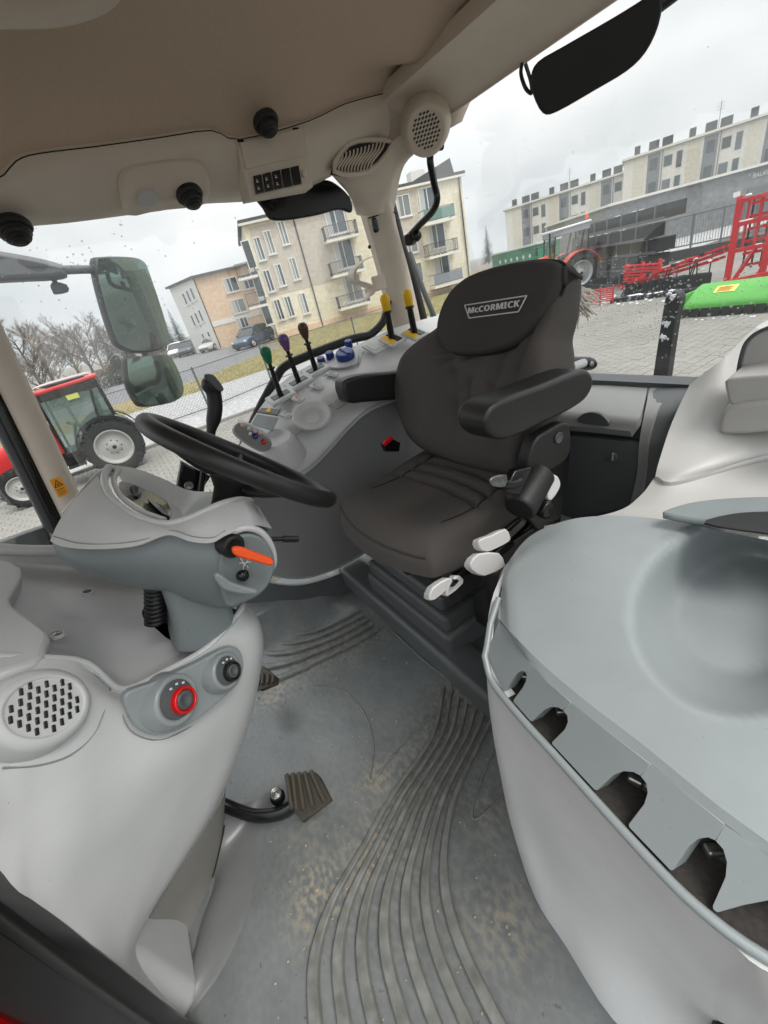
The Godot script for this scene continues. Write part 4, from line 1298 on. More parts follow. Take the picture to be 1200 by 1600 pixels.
		m.rbox(Transform3D(fr.basis, b + nr * 0.005 + u * 0.010), Vector3(0.026, 0.0065, 0.070), 0.002)
		put(m, "slot", M.gloss, lv)
		var d := (k - b).normalized()
		m = MB.new()
		tube(m, PackedVector3Array([b, k]), [0.013, 0.011], 10)
		lathe(m, frame(k - d * 0.002, d), [[0.01, -0.004], [0.016, 0.0], [0.016, 0.006], [0.010, 0.008]], 14)
		put(m, "shaft", M.gloss, lv)
		m = MB.new()
		lathe(m, frame(k + d * 0.004, d), [[0.010, 0.0], [0.0145, 0.006], [0.016, 0.024], [0.017, 0.040], [0.014, 0.050], [0.006, 0.055], [0, 0.056]], 20)
		put(m, "grip", M.yellow, lv)
	# printed marks beside the slots
	for e in [[455, 632], [482, 610], [508, 592], [600, 545], [634, 535], [567, 556], [430, 640]]:
		m = MB.new()
		for k in 3:
			m.box(frame(on.call(e[0], e[1], 0.0035) + u * (0.006 * k) + w * 0.002 * k, nr, u), Vector3(0.003, 0.0008, 0.007 - 0.0015 * k))
		put(m, "printed_mark", M.dark, t)
	# blue knobs
	for e in [[541, 562, 0.034, 0.026], [503, 568, 0.014, 0.018], [517, 561, 0.015, 0.022], [546, 543, 0.014, 0.022]]:
		m = MB.new()
		lathe(m, frame(on.call(e[0], e[1]), nr), [[e[2], -0.004], [e[2], e[3] * 0.7], [e[2] * 0.93, e[3] * 0.95], [e[2] * 0.75, e[3]], [0, e[3]]], 28)
		var kn := put(m, "blue_knob", M.blue, t)
		if e[2] > 0.03:
			m = MB.new()
			m.rbox(frame(on.call(e[0], e[1], e[3]), nr, u), Vector3(0.012, 0.010, 0.058), 0.004)
			put(m, "grip_bar", M.blue, kn)
	m = MB.new()
	slab(m, spline(quad_on.call([[512, 575], [525, 560], [556, 546], [560, 560], [555, 572], [530, 578]], 0.004), 3, true), nr * 0.006, 0.002)
	put(m, "knob_plate", M.light2, t)
	# blank rocker and small buttons
	m = MB.new()
	m.rbox(frame(on.call(583, 546), nr, u), Vector3(0.045, 0.010, 0.085), 0.005)
	var rk := put(m, "blank_rocker", M.light, t)
	m = MB.new()
	m.rbox(frame(on.call(583, 546, 0.004), nr, u), Vector3(0.028, 0.008, 0.062), 0.003)
	put(m, "rocker_face", M.light2, rk)
	for e in [[467, 627, M.pink], [494, 607, M.light], [520, 588, M.light], [449, 652, M.light]]:
		m = MB.new()
		m.rbox(frame(on.call(e[0], e[1], 0.002), nr, (u + w * 0.4).normalized()), Vector3(0.022, 0.008, 0.046), 0.004)
		var pd := put(m, "button_pad", M.light2, t)
		for k in 2:
			m = MB.new()
			lathe(m, frame(on.call(e[0], e[1], 0.005) + (w * 0.9 + u * 0.2).normalized() * (0.010 - 0.02 * k), nr), [[0.0075, 0], [0.007, 0.004], [0, 0.0055]], 14)
			put(m, "button", e[2], pd)
	# storage dimple
	m = MB.new()
	var dc: Vector3 = on.call(487, 650, -0.014)
	var df := frame(dc, (nr + Vector3(0, 0, 0.25)).normalized(), u)
	lathe(m, df, [[0.062, 0.014], [0.056, 0.017], [0.051, 0.014], [0.046, 0.004], [0.040, 0.001], [0.026, 0.001], [0.025, 0.003], [0.020, 0.003], [0.019, 0.001], [0, 0.001]], 36)
	put(m, "storage_dimple", M.light2, t)
	# maker's badge
	m = MB.new()
	slab(m, spline(Zs([[518, 632, -1.215], [530, 622, -1.22], [543, 622, -1.22], [540, 632, -1.215], [526, 640, -1.21]], -1.2), 3, true), Vector3(0, 0.006, 0.008), 0.002)
	put(m, "badge", M.light2, t)
	# display strip and label
	m = MB.new()
	slab(m, quad_on.call([[404, 650], [412, 643], [441, 645], [436, 655]], 0.012), nr * 0.004, 0.001)
	var ds := put(m, "display", M.gloss, t)
	m = MB.new()
	slab(m, quad_on.call([[418, 650], [421, 645], [427, 645], [425, 651]], 0.0165), nr * 0.001, 0.0)
	put(m, "yellow_mark", M.yellow, ds)
	m = MB.new()
	slab(m, quad_on.call([[395, 668], [404, 652], [437, 658], [428, 678]], 0.010), nr * 0.003, 0.001)
	put(m, "label_plate", mat(Color(0.6, 0.63, 0.64), 0.5, "wear", "", 30.0), t)
	# joystick pad with coloured buttons
	var jp := thing("joystick_pad", "grey hand rest with coloured push buttons at console front", "controller", Z(395, 680, -1.16))
	m = MB.new()
	slab(m, spline(Zs([[366, 668], [373, 660], [386, 664], [412, 678], [425, 690], [423, 700], [412, 704], [395, 696], [372, 680]], -1.15), 4, true), Vector3(0, -0.015, -0.05), 0.009)
	put(m, "pad", M.panel, jp)
	m = MB.new()
	slab(m, spline(Zs([[376, 664], [386, 662], [414, 676], [424, 688], [414, 692], [392, 682]], -1.165), 3, true), Vector3(0, 0.006, -0.025), 0.004)
	put(m, "top", M.light2, jp)
	for e in [[379, 664, "pink", 0.006], [389, 670, "light", 0.005], [399, 674, "pink", 0.0055], [406, 677, "pink", 0.005], [399, 681, "blue", 0.008], [412, 690, "red", 0.007], [391, 678, "white", 0.005]]:
		m = MB.new()
		lathe(m, frame(Z(e[0], e[1], -1.145), Vector3(-0.1, 0.5, 0.8)), [[e[3], -0.006], [e[3], 0.003], [e[3] * 0.7, 0.0045], [0, 0.005]], 14)
		put(m, "push_button", M[e[2]], jp)
	m = MB.new()
	lathe(m, frame(Z(438, 702, -1.21), Vector3(-0.1, 0.9, 0.3)), [[0.075, -0.03], [0.065, 0.01], [0.052, 0.035], [0.046, 0.045], [0.040, 0.045], [0.03, 0.035], [0.0, 0.035]], 30)
	put(m, "pedestal", M.light2, jp)
	# black gear lever
	var gl := thing("gear_lever", "tall black gear lever with a bent grip beside the window", "lever", Z(325, 760, -1.15))
	m = MB.new()
	tube(m, spline(Zs([[327, 690], [331, 668], [336, 640], [334, 615], [327, 598], [320, 590]], -1.15), 5), [0.012, 0.012, 0.012, 0.012, 0.012, 0.0135, 0.016, 0.018, 0.019, 0.019, 0.019, 0.019, 0.019, 0.019, 0.019, 0.019, 0.02, 0.022, 0.023, 0.023, 0.0225, 0.022, 0.021, 0.019, 0.016, 0.010], 12)
	put(m, "grip", M.black, gl)
	m = MB.new()
	slab(m, spline(Zs([[318, 588], [326, 584], [338, 592], [348, 606], [344, 612], [334, 606]], -1.138), 3, true), Vector3(0, 0, 0.012), 0.004)
	put(m, "thumb_switch", M.dark, gl)
	m = MB.new()
	tube(m, Zs([[327, 690], [318, 730], [312, 780]], -1.15), 0.009, 8)
	put(m, "rod", M.gloss, gl)
	m = MB.new()
	slab(m, Zs([[284, 722], [330, 745], [312, 772], [276, 766]], -1.17), Vector3(0, 0, -0.03), 0.006)
	var br := put(m, "bracket", M.gloss, gl)
	m = MB.new()
	lathe(m, frame(Z(295, 759, -1.168), Vector3(0, 0.1, 1)), [[0.012, -0.002], [0.012, 0.004], [0.008, 0.006], [0.007, 0.003], [0, 0.003]], 16)
	put(m, "bolt", M.steel, br)

func seat() -> void:
	var cz := -0.82
	var t := thing("driver_seat", "dark brown fabric driver seat with armrests on black bellows", "seat", Vector3(0.65, 0.1, cz))
	# cushion: outline in plan, puffed top with pleats
	var m := MB.new()
	var nu := 104
	var nv := 88
	var top := []
	var bot := []
	for i in nv + 1:
		var v := float(i) / nv           # front to back
		var r1 := PackedVector3Array(); var r2 := PackedVector3Array()
		for j in nu + 1:
			var u := 2.0 * j / nu - 1.0   # far to near
			# map a square to a rounded outline
			var a := u * sqrt(1.0 - 0.30 * pow(2 * v - 1, 2.0)) / sqrt(0.93)
			var b := (2 * v - 1) * sqrt(1.0 - 0.34 * u * u) / 0.92
			var wd := 0.258 - 0.024 * v
			var x := 0.612 + b * 0.262
			var z := cz + a * wd
			var edge := maxf(absf(u), absf(2 * v - 1))
			var puff := pow(clampf(1.0 - pow(edge, 6.0), 0, 1), 0.5)
			var y := 0.515 + 0.058 * puff
			y += 0.032 * pow(absf(u), 2.4) * smoothstep(0.1, 0.55, v) * puff       # side bolsters
			y += 0.020 * exp(-pow((v - 0.12) / 0.16, 2.0)) * puff                  # thigh roll
			y += 0.030 * smoothstep(0.35, 1.0, v)                               # rises to the backrest
			for k in 5:                                                          # stitched pleats across the seat
				var vk := 0.50 + 0.085 * k - 0.10 * absf(u) * absf(u)
				y -= 0.020 * exp(-pow((v - vk) / 0.014, 2.0)) * smoothstep(0.80, 0.45, absf(u + 0.0))
			y -= 0.009 * exp(-pow((absf(u) - 0.62) / 0.035, 2.0)) * smoothstep(0.25, 0.5, v)
			r1.append(Vector3(x, y, z))
			r2.append(Vector3(0.618 + b * 0.225, 0.515 - 0.065 * pow(clampf(1.0 - pow(edge, 5.0), 0, 1), 0.4), cz + a * (wd - 0.02)))
		top.append(r1); bot.append(r2)
	m.grid(top)
	m.grid(bot)
	for k in 2:
		m.grid([top[0 if k == 0 else -1], bot[0 if k == 0 else -1]])
		var e1 := PackedVector3Array(); var e2 := PackedVector3Array()
		for i in nv + 1:
			e1.append(top[i][0 if k == 0 else -1]); e2.append(bot[i][0 if k == 0 else -1])
		m.grid([e1, e2])
	var cu := put(m, "cushion", M.fabric, t)
	for s in [0.19, 0.81]:      # bolster seams and front seam
		var p := PackedVector3Array()
		for i in range(22, nv - 2): p.append(top[i][int(nu * s)] + Vector3(0, 0.0006, 0))
		m = MB.new()
		tube(m, p, 0.0016, 5)
		put(m, "stitched_seam", M.seam, cu)
	var pf := PackedVector3Array()
	for j in range(6, nu - 5): pf.append(top[3][j])
	m = MB.new()
	tube(m, pf, 0.003, 6)
	put(m, "piping", M.fabric2, cu)
	# backrest outline in its own leaning plane
	var bo := Vector3(0.715, 0.55, cz)
	var up := Vector3(0.33, 1.0, 0.0).normalized()
	var fw := Vector3(-1.0, 0.33, 0.0).normalized()
	var back_px := [[693, 511], [699, 487], [715, 457], [738, 434], [776, 419], [826, 409], [868, 407], [893, 416], [900, 440], [897, 470], [893, 500], [886, 530], [889, 562], [884, 610], [864, 660], [842, 712], [826, 745], [775, 740], [715, 725], [668, 700], [649, 661], [639, 622], [640, 592], [649, 561], [669, 534]]
	var ring := PackedVector3Array()
	for q in back_px: ring.append(PL(q[0], q[1], bo, fw))
	ring = spline(ring, 4, true)
	var zc := 0.0; var yc := 0.0
	var c := Vector3()
	for p in ring: c += p
	c /= ring.size()
	var side := Vector3(0, 0, 1)
	var n := ring.size()
	var rows := []
	var prof := [[0.84, -0.055], [0.92, -0.045], [0.975, -0.03], [1.0, -0.010], [0.985, 0.008], [0.955, 0.024], [0.91, 0.034], [0.85, 0.038], [0.78, 0.036], [0.70, 0.031], [0.61, 0.026], [0.52, 0.023], [0.42, 0.022], [0.32, 0.022], [0.22, 0.022], [0.11, 0.022], [0.0, 0.022]]
	for pr in prof:
		var q := PackedVector3Array()
		for p in ring:
			var s: float = pr[0]
			var pos := c + (p - c) * s
			var h: float = pr[1]
			var lx := (pos - c).dot(side); var ly := (pos - c).dot(up)
			if h > 0.02:
				h += 0.045 * smoothstep(0.09, 0.19, absf(lx)) * smoothstep(0.12, 0.0, ly) * smoothstep(-0.33, -0.2, ly)      # side bolsters
				h += 0.016 * exp(-pow((ly + 0.13) / 0.10, 2.0)) * smoothstep(0.15, 0.03, absf(lx))                            # lumbar
				for g: float in [-0.085, -0.035, 0.035, 0.085]:
					var gx := g * (1.0 + 1.0 * smoothstep(-0.15, 0.12, ly))
					h -= 0.022 * exp(-pow((lx - gx) / 0.012, 2.0)) * smoothstep(0.12, 0.02, ly) * smoothstep(-0.26, -0.12, ly)
			q.append(pos + fw * h)
		rows.append(q)
	m = MB.new()
	m.grid(rows, true)
	m.fan(rows[0])
	put(m, "backrest", M.fabric, t)
	# headrest panel with piping
	var hp := [[693, 520], [697, 492], [712, 460], [738, 436], [776, 421], [826, 411], [866, 409], [886, 418], [884, 450], [868, 480], [848, 510], [822, 535], [790, 548], [750, 555], [715, 552], [699, 540]]
	ring = PackedVector3Array()
	for q in hp: ring.append(PL(q[0], q[1], bo + fw * 0.020, fw))
	var rsm := spline(ring, 4, true)
	m = MB.new()
	slab(m, rsm, fw * 0.034, 0.020, 5, 0.012)
	var hr := put(m, "headrest", M.fabric2, t)
	m = MB.new()
	var seam_ring := PackedVector3Array()
	for p in rsm: seam_ring.append(p + fw * 0.006)
	tube(m, seam_ring, 0.004, 6, true)
	put(m, "piping", M.seam, hr)
	# side flap of the headrest at the door side
	m = MB.new()
	slab(m, spline(PackedVector3Array([PL(886, 418, bo + fw * 0.04, fw), PL(906, 426, bo + fw * 0.01, fw), PL(913, 432, bo - fw * 0.05, fw), PL(908, 440, bo - fw * 0.06, fw), PL(893, 444, bo, fw), PL(884, 446, bo + fw * 0.035, fw)]), 3, true), Vector3(0.004, 0.006, -0.02), 0.006)
	put(m, "headrest_side", M.fabric2, hr)
	# embroidered badge
	var be := hp.size()
	var lo := bo + fw * 0.0665
	var trap := PackedVector3Array()
	for q in [[726, 477], [823, 462], [810, 487], [733, 497]]: trap.append(PL(q[0], q[1], lo, fw))
	m = MB.new()
	for k in 4:
		rod(m, trap[k], trap[(k + 1) % 4], 0.0016, 6)
	var bd := put(m, "badge_outline", M.white, hr)
	var tm := TextMesh.new()
	tm.text = "McCORMICK"
	var sf := SystemFont.new()
	sf.font_names = PackedStringArray(["Droid Sans"]); sf.font_weight = 700; sf.font_italic = true
	tm.font = sf
	tm.font_size = 32; tm.pixel_size = 0.001; tm.depth = 0.002
	var a3 := PL(731, 490, lo + fw * 0.001, fw)
	var b3 := PL(811, 479, lo + fw * 0.001, fw)
	var h3 := PL(732, 481, lo + fw * 0.001, fw)
	var tw := tm.get_aabb().size
	var ex := (b3 - a3)
	var ey := (h3 - a3)
	ey = ey - ex.normalized() * ey.dot(ex.normalized()) * 0.4
	var txt := MeshInstance3D.new()
	txt.name = "lettering"
	txt.mesh = tm
	txt.material_override = M.white
	var ez := ex.cross(ey).normalized()
	var bs := Basis(ex / maxf(tw.x, 0.001), ey / maxf(tw.y, 0.001), ez)
	hr.add_child(txt, true)
	txt.transform = Transform3D(bs, (a3 + b3) * 0.5 + ey * 0.5 - bs * tm.get_aabb().get_center())
	txt.position -= t.position + hr.position
	# armrests
	for e in [[true, "worn black near armrest"], [false, ""]]:
		var z := -0.53 if e[0] else -1.13
		var px := [[758, 655], [770, 633], [800, 618], [850, 600], [890, 584], [918, 577], [929, 594], [920, 620], [895, 640], [850, 662], [810, 681], [782, 688], [763, 676]] if e[0] else [[536, 603], [541, 593], [570, 585], [610, 582], [650, 580], [690, 585], [690, 625], [640, 624], [580, 628], [548, 630], [539, 618]]
		m = MB.new()
		slab(m, spline(Zs(px, z + (0.03 if e[0] else 0.02)), 4, true), Vector3(0, 0, -0.075 if e[0] else -0.06), 0.010, 4)
		var ar := put(m, "armrest", M.leather, t)
		if e[1]: ar.set_meta("label", e[1])
	# near side frame: recliner cover, belt reel, buckle
	m = MB.new()
	slab(m, spline(Zs([[836, 690], [858, 672], [884, 660], [892, 672], [892, 700], [884, 720], [862, 735], [845, 735], [826, 730]], -0.515), 3, true), Vector3(0, 0, -0.03), 0.006)
	var rc := put(m, "recliner_cover", M.black, t)
	m = MB.new()
	lathe(m, frame(Z(873, 684, -0.513), Vector3(0, 0, 1)), [[0.012, -0.001], [0.012, 0.002], [0.010, 0.002], [0.010, 0.0], [0, 0.0]], 20)
	m.box(Transform3D(Basis(Vector3(0, 0, 1), 0.5), Z(873, 684, -0.512)), Vector3(0.013, 0.003, 0.001))
	put(m, "emblem", M.dark, rc)
	m = MB.new()
	slab(m, Zs([[820, 735], [892, 700], [888, 760], [876, 812], [840, 830], [815, 800]], -0.56), Vector3(0, 0, -0.03), 0.006)
	put(m, "side_bracket", M.gloss, t)
	m = MB.new()
	var ra := Z(812, 792, -0.50); var rb := Z(842, 742, -0.52)
	tube(m, PackedVector3Array([ra - (rb - ra) * 0.06, ra, rb, rb + (rb - ra) * 0.06]), [0.030, 0.036, 0.034, 0.026], 20)
	put(m, "belt_reel", M.black, t)
	m = MB.new()
	slab(m, Zs([[790, 768], [806, 736], [832, 730], [828, 742], [812, 774]], -0.475), Vector3(0, 0, -0.02), 0.004)
	put(m, "belt_guide", M.gloss, t)
	m = MB.new()
	slab(m, spline(Zs([[766, 752], [772, 745], [792, 742], [790, 760], [772, 760]], -0.47), 2, true), Vector3(0, 0, -0.004), 0.0015)
	put(m, "belt_tongue", M.steel, t)
	m = MB.new()
	tube(m, Zs([[787, 756], [800, 757], [812, 752]], -0.478), 0.009, 8)
	put(m, "belt_webbing", M.gloss, t)
	m = MB.new()
	slab(m, spline(Zs([[868, 742], [876, 752], [874, 765], [862, 782], [856, 778], [860, 760]], -0.49), 2, true), Vector3(0, 0, -0.012), 0.003)
	put(m, "tag", M.white, t)
	m = MB.new()
	lathe(m, frame(Z(853, 796, -0.49), Vector3(0, 0, 1)), [[0.020, -0.01], [0.020, 0.006], [0.013, 0.008], [0.010, 0.004], [0, 0.004]], 20)
	put(m, "pivot_bolt", M.gloss, t)
	# buckle at the far side
	m = MB.new()
	slab(m, Zs([[599, 694], [610, 684], [626, 692], [624, 706], [604, 706]], -1.02), Vector3(0, 0, -0.02), 0.003)
	var bk := put(m, "buckle", M.gloss, t)
	m = MB.new()
	slab(m, Zs([[599, 692], [611, 682], [616, 685], [602, 698]], -1.017), Vector3(0, 0, -0.012), 0.002)
	put(m, "release_button", M.red, bk)
	# white adjustment levers
	for e in [[[[749, 843], [768, 836], [790, 826], [798, 838], [796, 846], [778, 856], [762, 862], [750, 856]], -0.49], [[[735, 880], [748, 865], [780, 864], [789, 880], [788, 886], [758, 900], [738, 890]], -0.49], [[[670, 936], [676, 918], [700, 903], [708, 908], [698, 922], [680, 937]], -0.50], [[[697, 922], [712, 900], [722, 902], [724, 912], [700, 932]], -0.52]]:
		m = MB.new()
		slab(m, spline(Zs(e[0], e[1]), 2, true), Vector3(0, -0.010, -0.020), 0.003)
		put(m, "adjuster_handle", M.white, t)
	for e in [[[760, 856], [810, 812]], [[762, 880], [800, 850]], [[706, 912], [735, 885]]]:
		m = MB.new()
		rod(m, Z(e[0][0], e[0][1], -0.515), Z(e[1][0], e[1][1], -0.57), 0.007)
		put(m, "adjuster_rod", M.gloss, t)
	# suspension frame, bellows tiers and base
	m = MB.new()
	m.rbox(Transform3D(Basis(), Vector3(0.66, 0.410, cz)), Vector3(0.40, 0.09, 0.42), 0.015)
	put(m, "seat_frame", M.gloss, t)
	for e in [[0.505, -1.105, -0.765, 0.30, 0.365], [0.470, -1.12, -0.725, 0.245, 0.305], [0.455, -1.13, -0.70, 0.19, 0.25], [0.442, -1.14, -0.685, 0.10, 0.195]]:
		m = MB.new()
		m.rbox(Transform3D(Basis(), Vector3((e[0] + 0.96) * 0.5, (e[3] + e[4]) * 0.5, (e[1] + e[2]) * 0.5)), Vector3(0.96 - e[0], e[4] - e[3], e[2] - e[1]), 0.016, 3)
		put(m, "bellows_fold", M.rubber, t)
	m = MB.new()
	m.rbox(Transform3D(Basis(), Vector3(0.72, 0.30, -0.64)), Vector3(0.36, 0.20, 0.07), 0.01)
	put(m, "adjuster_box", M.black, t)
	m = MB.new()
	slab(m, Zs([[700, 935], [715, 940], [775, 898], [770, 878], [720, 905]], -0.545), Vector3(0, 0, -0.02), 0.003)
	put(m, "scale_plate", M.black, t)
	m = MB.new()
	lathe(m, frame(Z(637, 889, -0.83), Vector3(-1, 0.2, 0.3)), [[0.017, -0.03], [0.017, 0.006], [0.013, 0.010], [0, 0.010]], 18)
	var ind := put(m, "height_indicator", M.gloss, t)
	m = MB.new()
	lathe(m, frame(Z(637.5, 887, -0.82), Vector3(-1, 0.2, 0.3)), [[0.008, -0.002], [0.008, 0.003], [0, 0.003]], 3)
	put(m, "yellow_pointer", M.yellow, ind)
	# wool tuft escaping behind the headrest
	var wl := thing("wool_tuft", "ragged white wool tuft hanging behind the headrest", "wool", PL(903, 465, bo - fw * 0.07, fw))
	m = MB.new()
	var r2 := RandomNumberGenerator.new(); r2.seed = 12
	for k in 90:
		var a := PL(898 + r2.randf() * 9, 446 + r2.randf() * 30, bo - fw * 0.05, fw)
		var L := r2.randf_range(0.02, 0.05)
		var d := Vector3(r2.randf_range(-0.2, 0.5), r2.randf_range(-1.0, -0.2), r2.randf_range(0.1, 0.6)).normalized()
		var b := a + d * L * 0.5 + Vector3(r2.randfn(0, 0.004), 0, r2.randfn(0, 0.004))
		tube(m, PackedVector3Array([a, b, a + d * L + Vector3(r2.randfn(0, 0.007), r2.randfn(0, 0.006), r2.randfn(0, 0.007))]), [0.0032, 0.0026, 0.001], 5)
	put(m, "fibres", mat(Color(0.88, 0.86, 0.82), 0.9), wl)
	# lateral handle behind the backrest
	var lh := thing("seat_turn_handle", "black knuckled handle with pale sleeve beside the seat back", "handle", X(915, 568, 0.95))
	m = MB.new()
	slab(m, spline(Zs([[890, 562], [900, 558], [928, 558], [936, 566], [932, 577], [915, 580], [892, 578]], -0.60), 4, true), Vector3(0, 0, -0.035), 0.010)
	put(m, "lever", M.gloss, lh)
	m = MB.new()
	tube(m, Zs([[893, 574, -0.59], [912, 567, -0.59]], -0.59), 0.010, 10)
	put(m, "sleeve", M.light2, lh)
	m = MB.new()
	lathe(m, frame(Z(924, 569, -0.598), Vector3(0, 0, 1)), [[0.007, -0.002], [0.007, 0.003], [0, 0.004]], 12)
	put(m, "screw", M.steel, lh)

func fender_console() -> void:
	var t := thing("fender_console", "large blue-grey fender cover by the door with notched edge", "console", Vector3(0.5, 0.0, -0.2))
	# top lid: from the back edge to the ridge above the notched lip
	var h := 0.60
	var back := [[782, 930, 0.59], [792, 885], [828, 838], [890, 812], [960, 806], [1040, 812], [1120, 828], [1230, 850], [1400, 880]]
	var ridge := [[778, 965, 0.585], [800, 990], [850, 1040], [915, 1095], [1000, 1160], [1080, 1225], [1140, 1272], [1230, 1335], [1400, 1440]]
	var bs := PackedVector3Array(); var rs := PackedVector3Array()
	for i in back.size():
		bs.append(Vector3(back[i][0], back[i][1], 0)); rs.append(Vector3(ridge[i][0], ridge[i][1], 0))
	bs = spline(bs, 8); rs = spline(rs, 8)
	var rows := []
	for k in 41:
		var f := k / 40.0
		var r := []
		for i in bs.size():
			var p := bs[i].lerp(rs[i], f)
			var hh := h - 0.020 * pow(smoothstep(12.0, 0.0, float(i)), 1.5) - 0.012 * pow(smoothstep(0.14, 0.0, f), 1.5)
			var d := Vector2((p.x - 1160.0) / 180.0, (p.y - 965.0) / 158.0).length()      # hand-hold bowl
			hh -= 0.11 * smoothstep(1.0, 0.55, d)
			r.append([p.x, p.y, hh])
		rows.append(Ys(r, h))
	var m := MB.new()
	shell(m, rows, Vector3(0.004, -0.012, 0))
	var lid := put(m, "lid", M.mid, t)
	var ch := [[], []]
	for i in rs.size():
		var e := smoothstep(4.0, 16.0, float(i)) * smoothstep(70.0, 50.0, float(i))
		ch[0].append([rs[i].x, rs[i].y, 0.600 - 0.020 * pow(smoothstep(12.0, 0.0, float(i)), 1.5)]); ch[1].append([rs[i].x + 2 + 3 * e, rs[i].y + 4 + 20 * e, 0.5925 - 0.016 * pow(smoothstep(12.0, 0.0, float(i)), 1.5)])
	m = MB.new()
	shell(m, [Ys(ch[0], h), Ys(ch[1], h)], Vector3(0.004, -0.008, 0))
	put(m, "chamfer", M.mid, t)
	# notched lip: teeth hanging from the chamfer down to the rim
	var up_e := Ys(ch[1], h)
	var lo_e := spline(Ys([[762, 1020, 0.55], [775, 1060], [815, 1110], [868, 1167], [945, 1250], [1025, 1335], [1092, 1400], [1185, 1470], [1350, 1560]], 0.535), 8)
	var n := up_e.size() - 1
	var at := func(f: float, g: float, o := 0.0) -> Vector3:
		var i := clampi(int(f * n), 0, n - 1)
		var a := up_e[i].lerp(up_e[i + 1], f * n - i)
		var b := lo_e[i].lerp(lo_e[i + 1], f * n - i)
		return a.lerp(b, g) + Vector3(-0.001 + o, 0, 0)
	var notch := [[0.178, 0.214], [0.292, 0.362], [0.480, 0.556], [0.672, 0.782]]
	var e0 := 0.0
	for k in notch.size() + 1:
		var e1: float = notch[k][0] if k < notch.size() else 0.80
		var w: float = (notch[k][1] - notch[k][0]) if k < notch.size() else 0.10
		var v: float = (notch[k - 1][1] - notch[k - 1][0]) if k > 0 else 0.0
		var ring := PackedVector3Array()
		ring.append(at.call(e0 - v * 0.02, 0.55)); ring.append(at.call(e0, 0.97)); ring.append(at.call(e0 + 0.004, 1.0)); ring.append(at.call(e1 - 0.004, 1.0)); ring.append(at.call(e1, 0.97)); ring.append(at.call(e1 + w * (0.03 if k < 4 else 0.35), 0.55 if k < 4 else 0.70))
		ring.append(at.call(e1 + w * (0.14 if k < 4 else 0.75), 0.38 if k < 4 else 0.42)); ring.append(at.call(e1 + w * (0.32 if k < 4 else 1.1), 0.28)); ring.append(at.call(e1 + w * (0.5 if k < 4 else 1.5), 0.25)); ring.append(at.call(e1 + w * (0.5 if k < 4 else 1.6), 0.0))
		ring.append(at.call(lerpf(e1, e0, 0.5), 0.0)); ring.append(at.call(maxf(e0 - v * 0.5, 0.0), 0.0)); ring.append(at.call(maxf(e0 - v * 0.5, 0.0), 0.25)); ring.append(at.call(maxf(e0 - v * 0.28, 0.0), 0.28)); ring.append(at.call(maxf(e0 - v * 0.12, 0.0), 0.38))
		m = MB.new()
		slab(m, ring, Vector3(0.018, -0.004, 0.004), 0.0004, 1)
		put(m, "lip_tooth", M.mid, t)
		e0 = notch[k][1] if k < notch.size() else 1.0
	m = MB.new()
	var dk := []
	for g in [[0.0, 0.03], [1.0, 0.03], [1.0, 0.12]]:
		var q := PackedVector3Array()
		for i in 24: q.append(at.call(i / 23.0, g[0], 0.045))
		dk.append(q)
	m.grid([dk[0], dk[1]])
	put(m, "slot_cavity", M.black, t)
	m = MB.new()
	var shelf := []
	for o: float in [0.0, 0.05]:
		var q := PackedVector3Array()
		for i in 24: q.append(at.call(i / 23.0, 1.02, o) + Vector3(0, -0.004, 0))
		shelf.append(q)
	m.grid(shelf)
	put(m, "slot_floor", mat(Color(0.20, 0.18, 0.165), 0.8, "wear", "lump", 12.0, 0.4), t)
	var r9 := RandomNumberGenerator.new(); r9.seed = 5
	for nn in notch:      # hardware glimpsed in the slots
		m = MB.new()
		var c: Vector3 = at.call((nn[0] + nn[1]) * 0.5, 0.75, 0.03)
		m.rbox(Transform3D(Basis(Vector3.UP, r9.randf()), c), Vector3(0.012, 0.010, 0.016), 0.003)
		lathe(m, frame(c + Vector3(0, 0.004, 0.012), Vector3(-0.4, 1, 0.2)), [[0.004, 0], [0.004, 0.009], [0, 0.010]], 8)
		put(m, "clip", M.steel, t)
	# rim below the lip
	var rim := PackedVector3Array()
	for i in 30: rim.append(at.call(i / 29.0, 1.06, -0.004))
	m = MB.new()
	var pre := Ys([[779, 935, 0.585], [766, 975, 0.572], [761, 1010, 0.555]], 0.56)
	var full := PackedVector3Array()
	full.append_array(pre); full.append_array(rim)
	tube(m, full, 0.0055, 8)
	put(m, "rim", M.mid, t)
	# body below, tapering to the floor
	var L0 := []; 
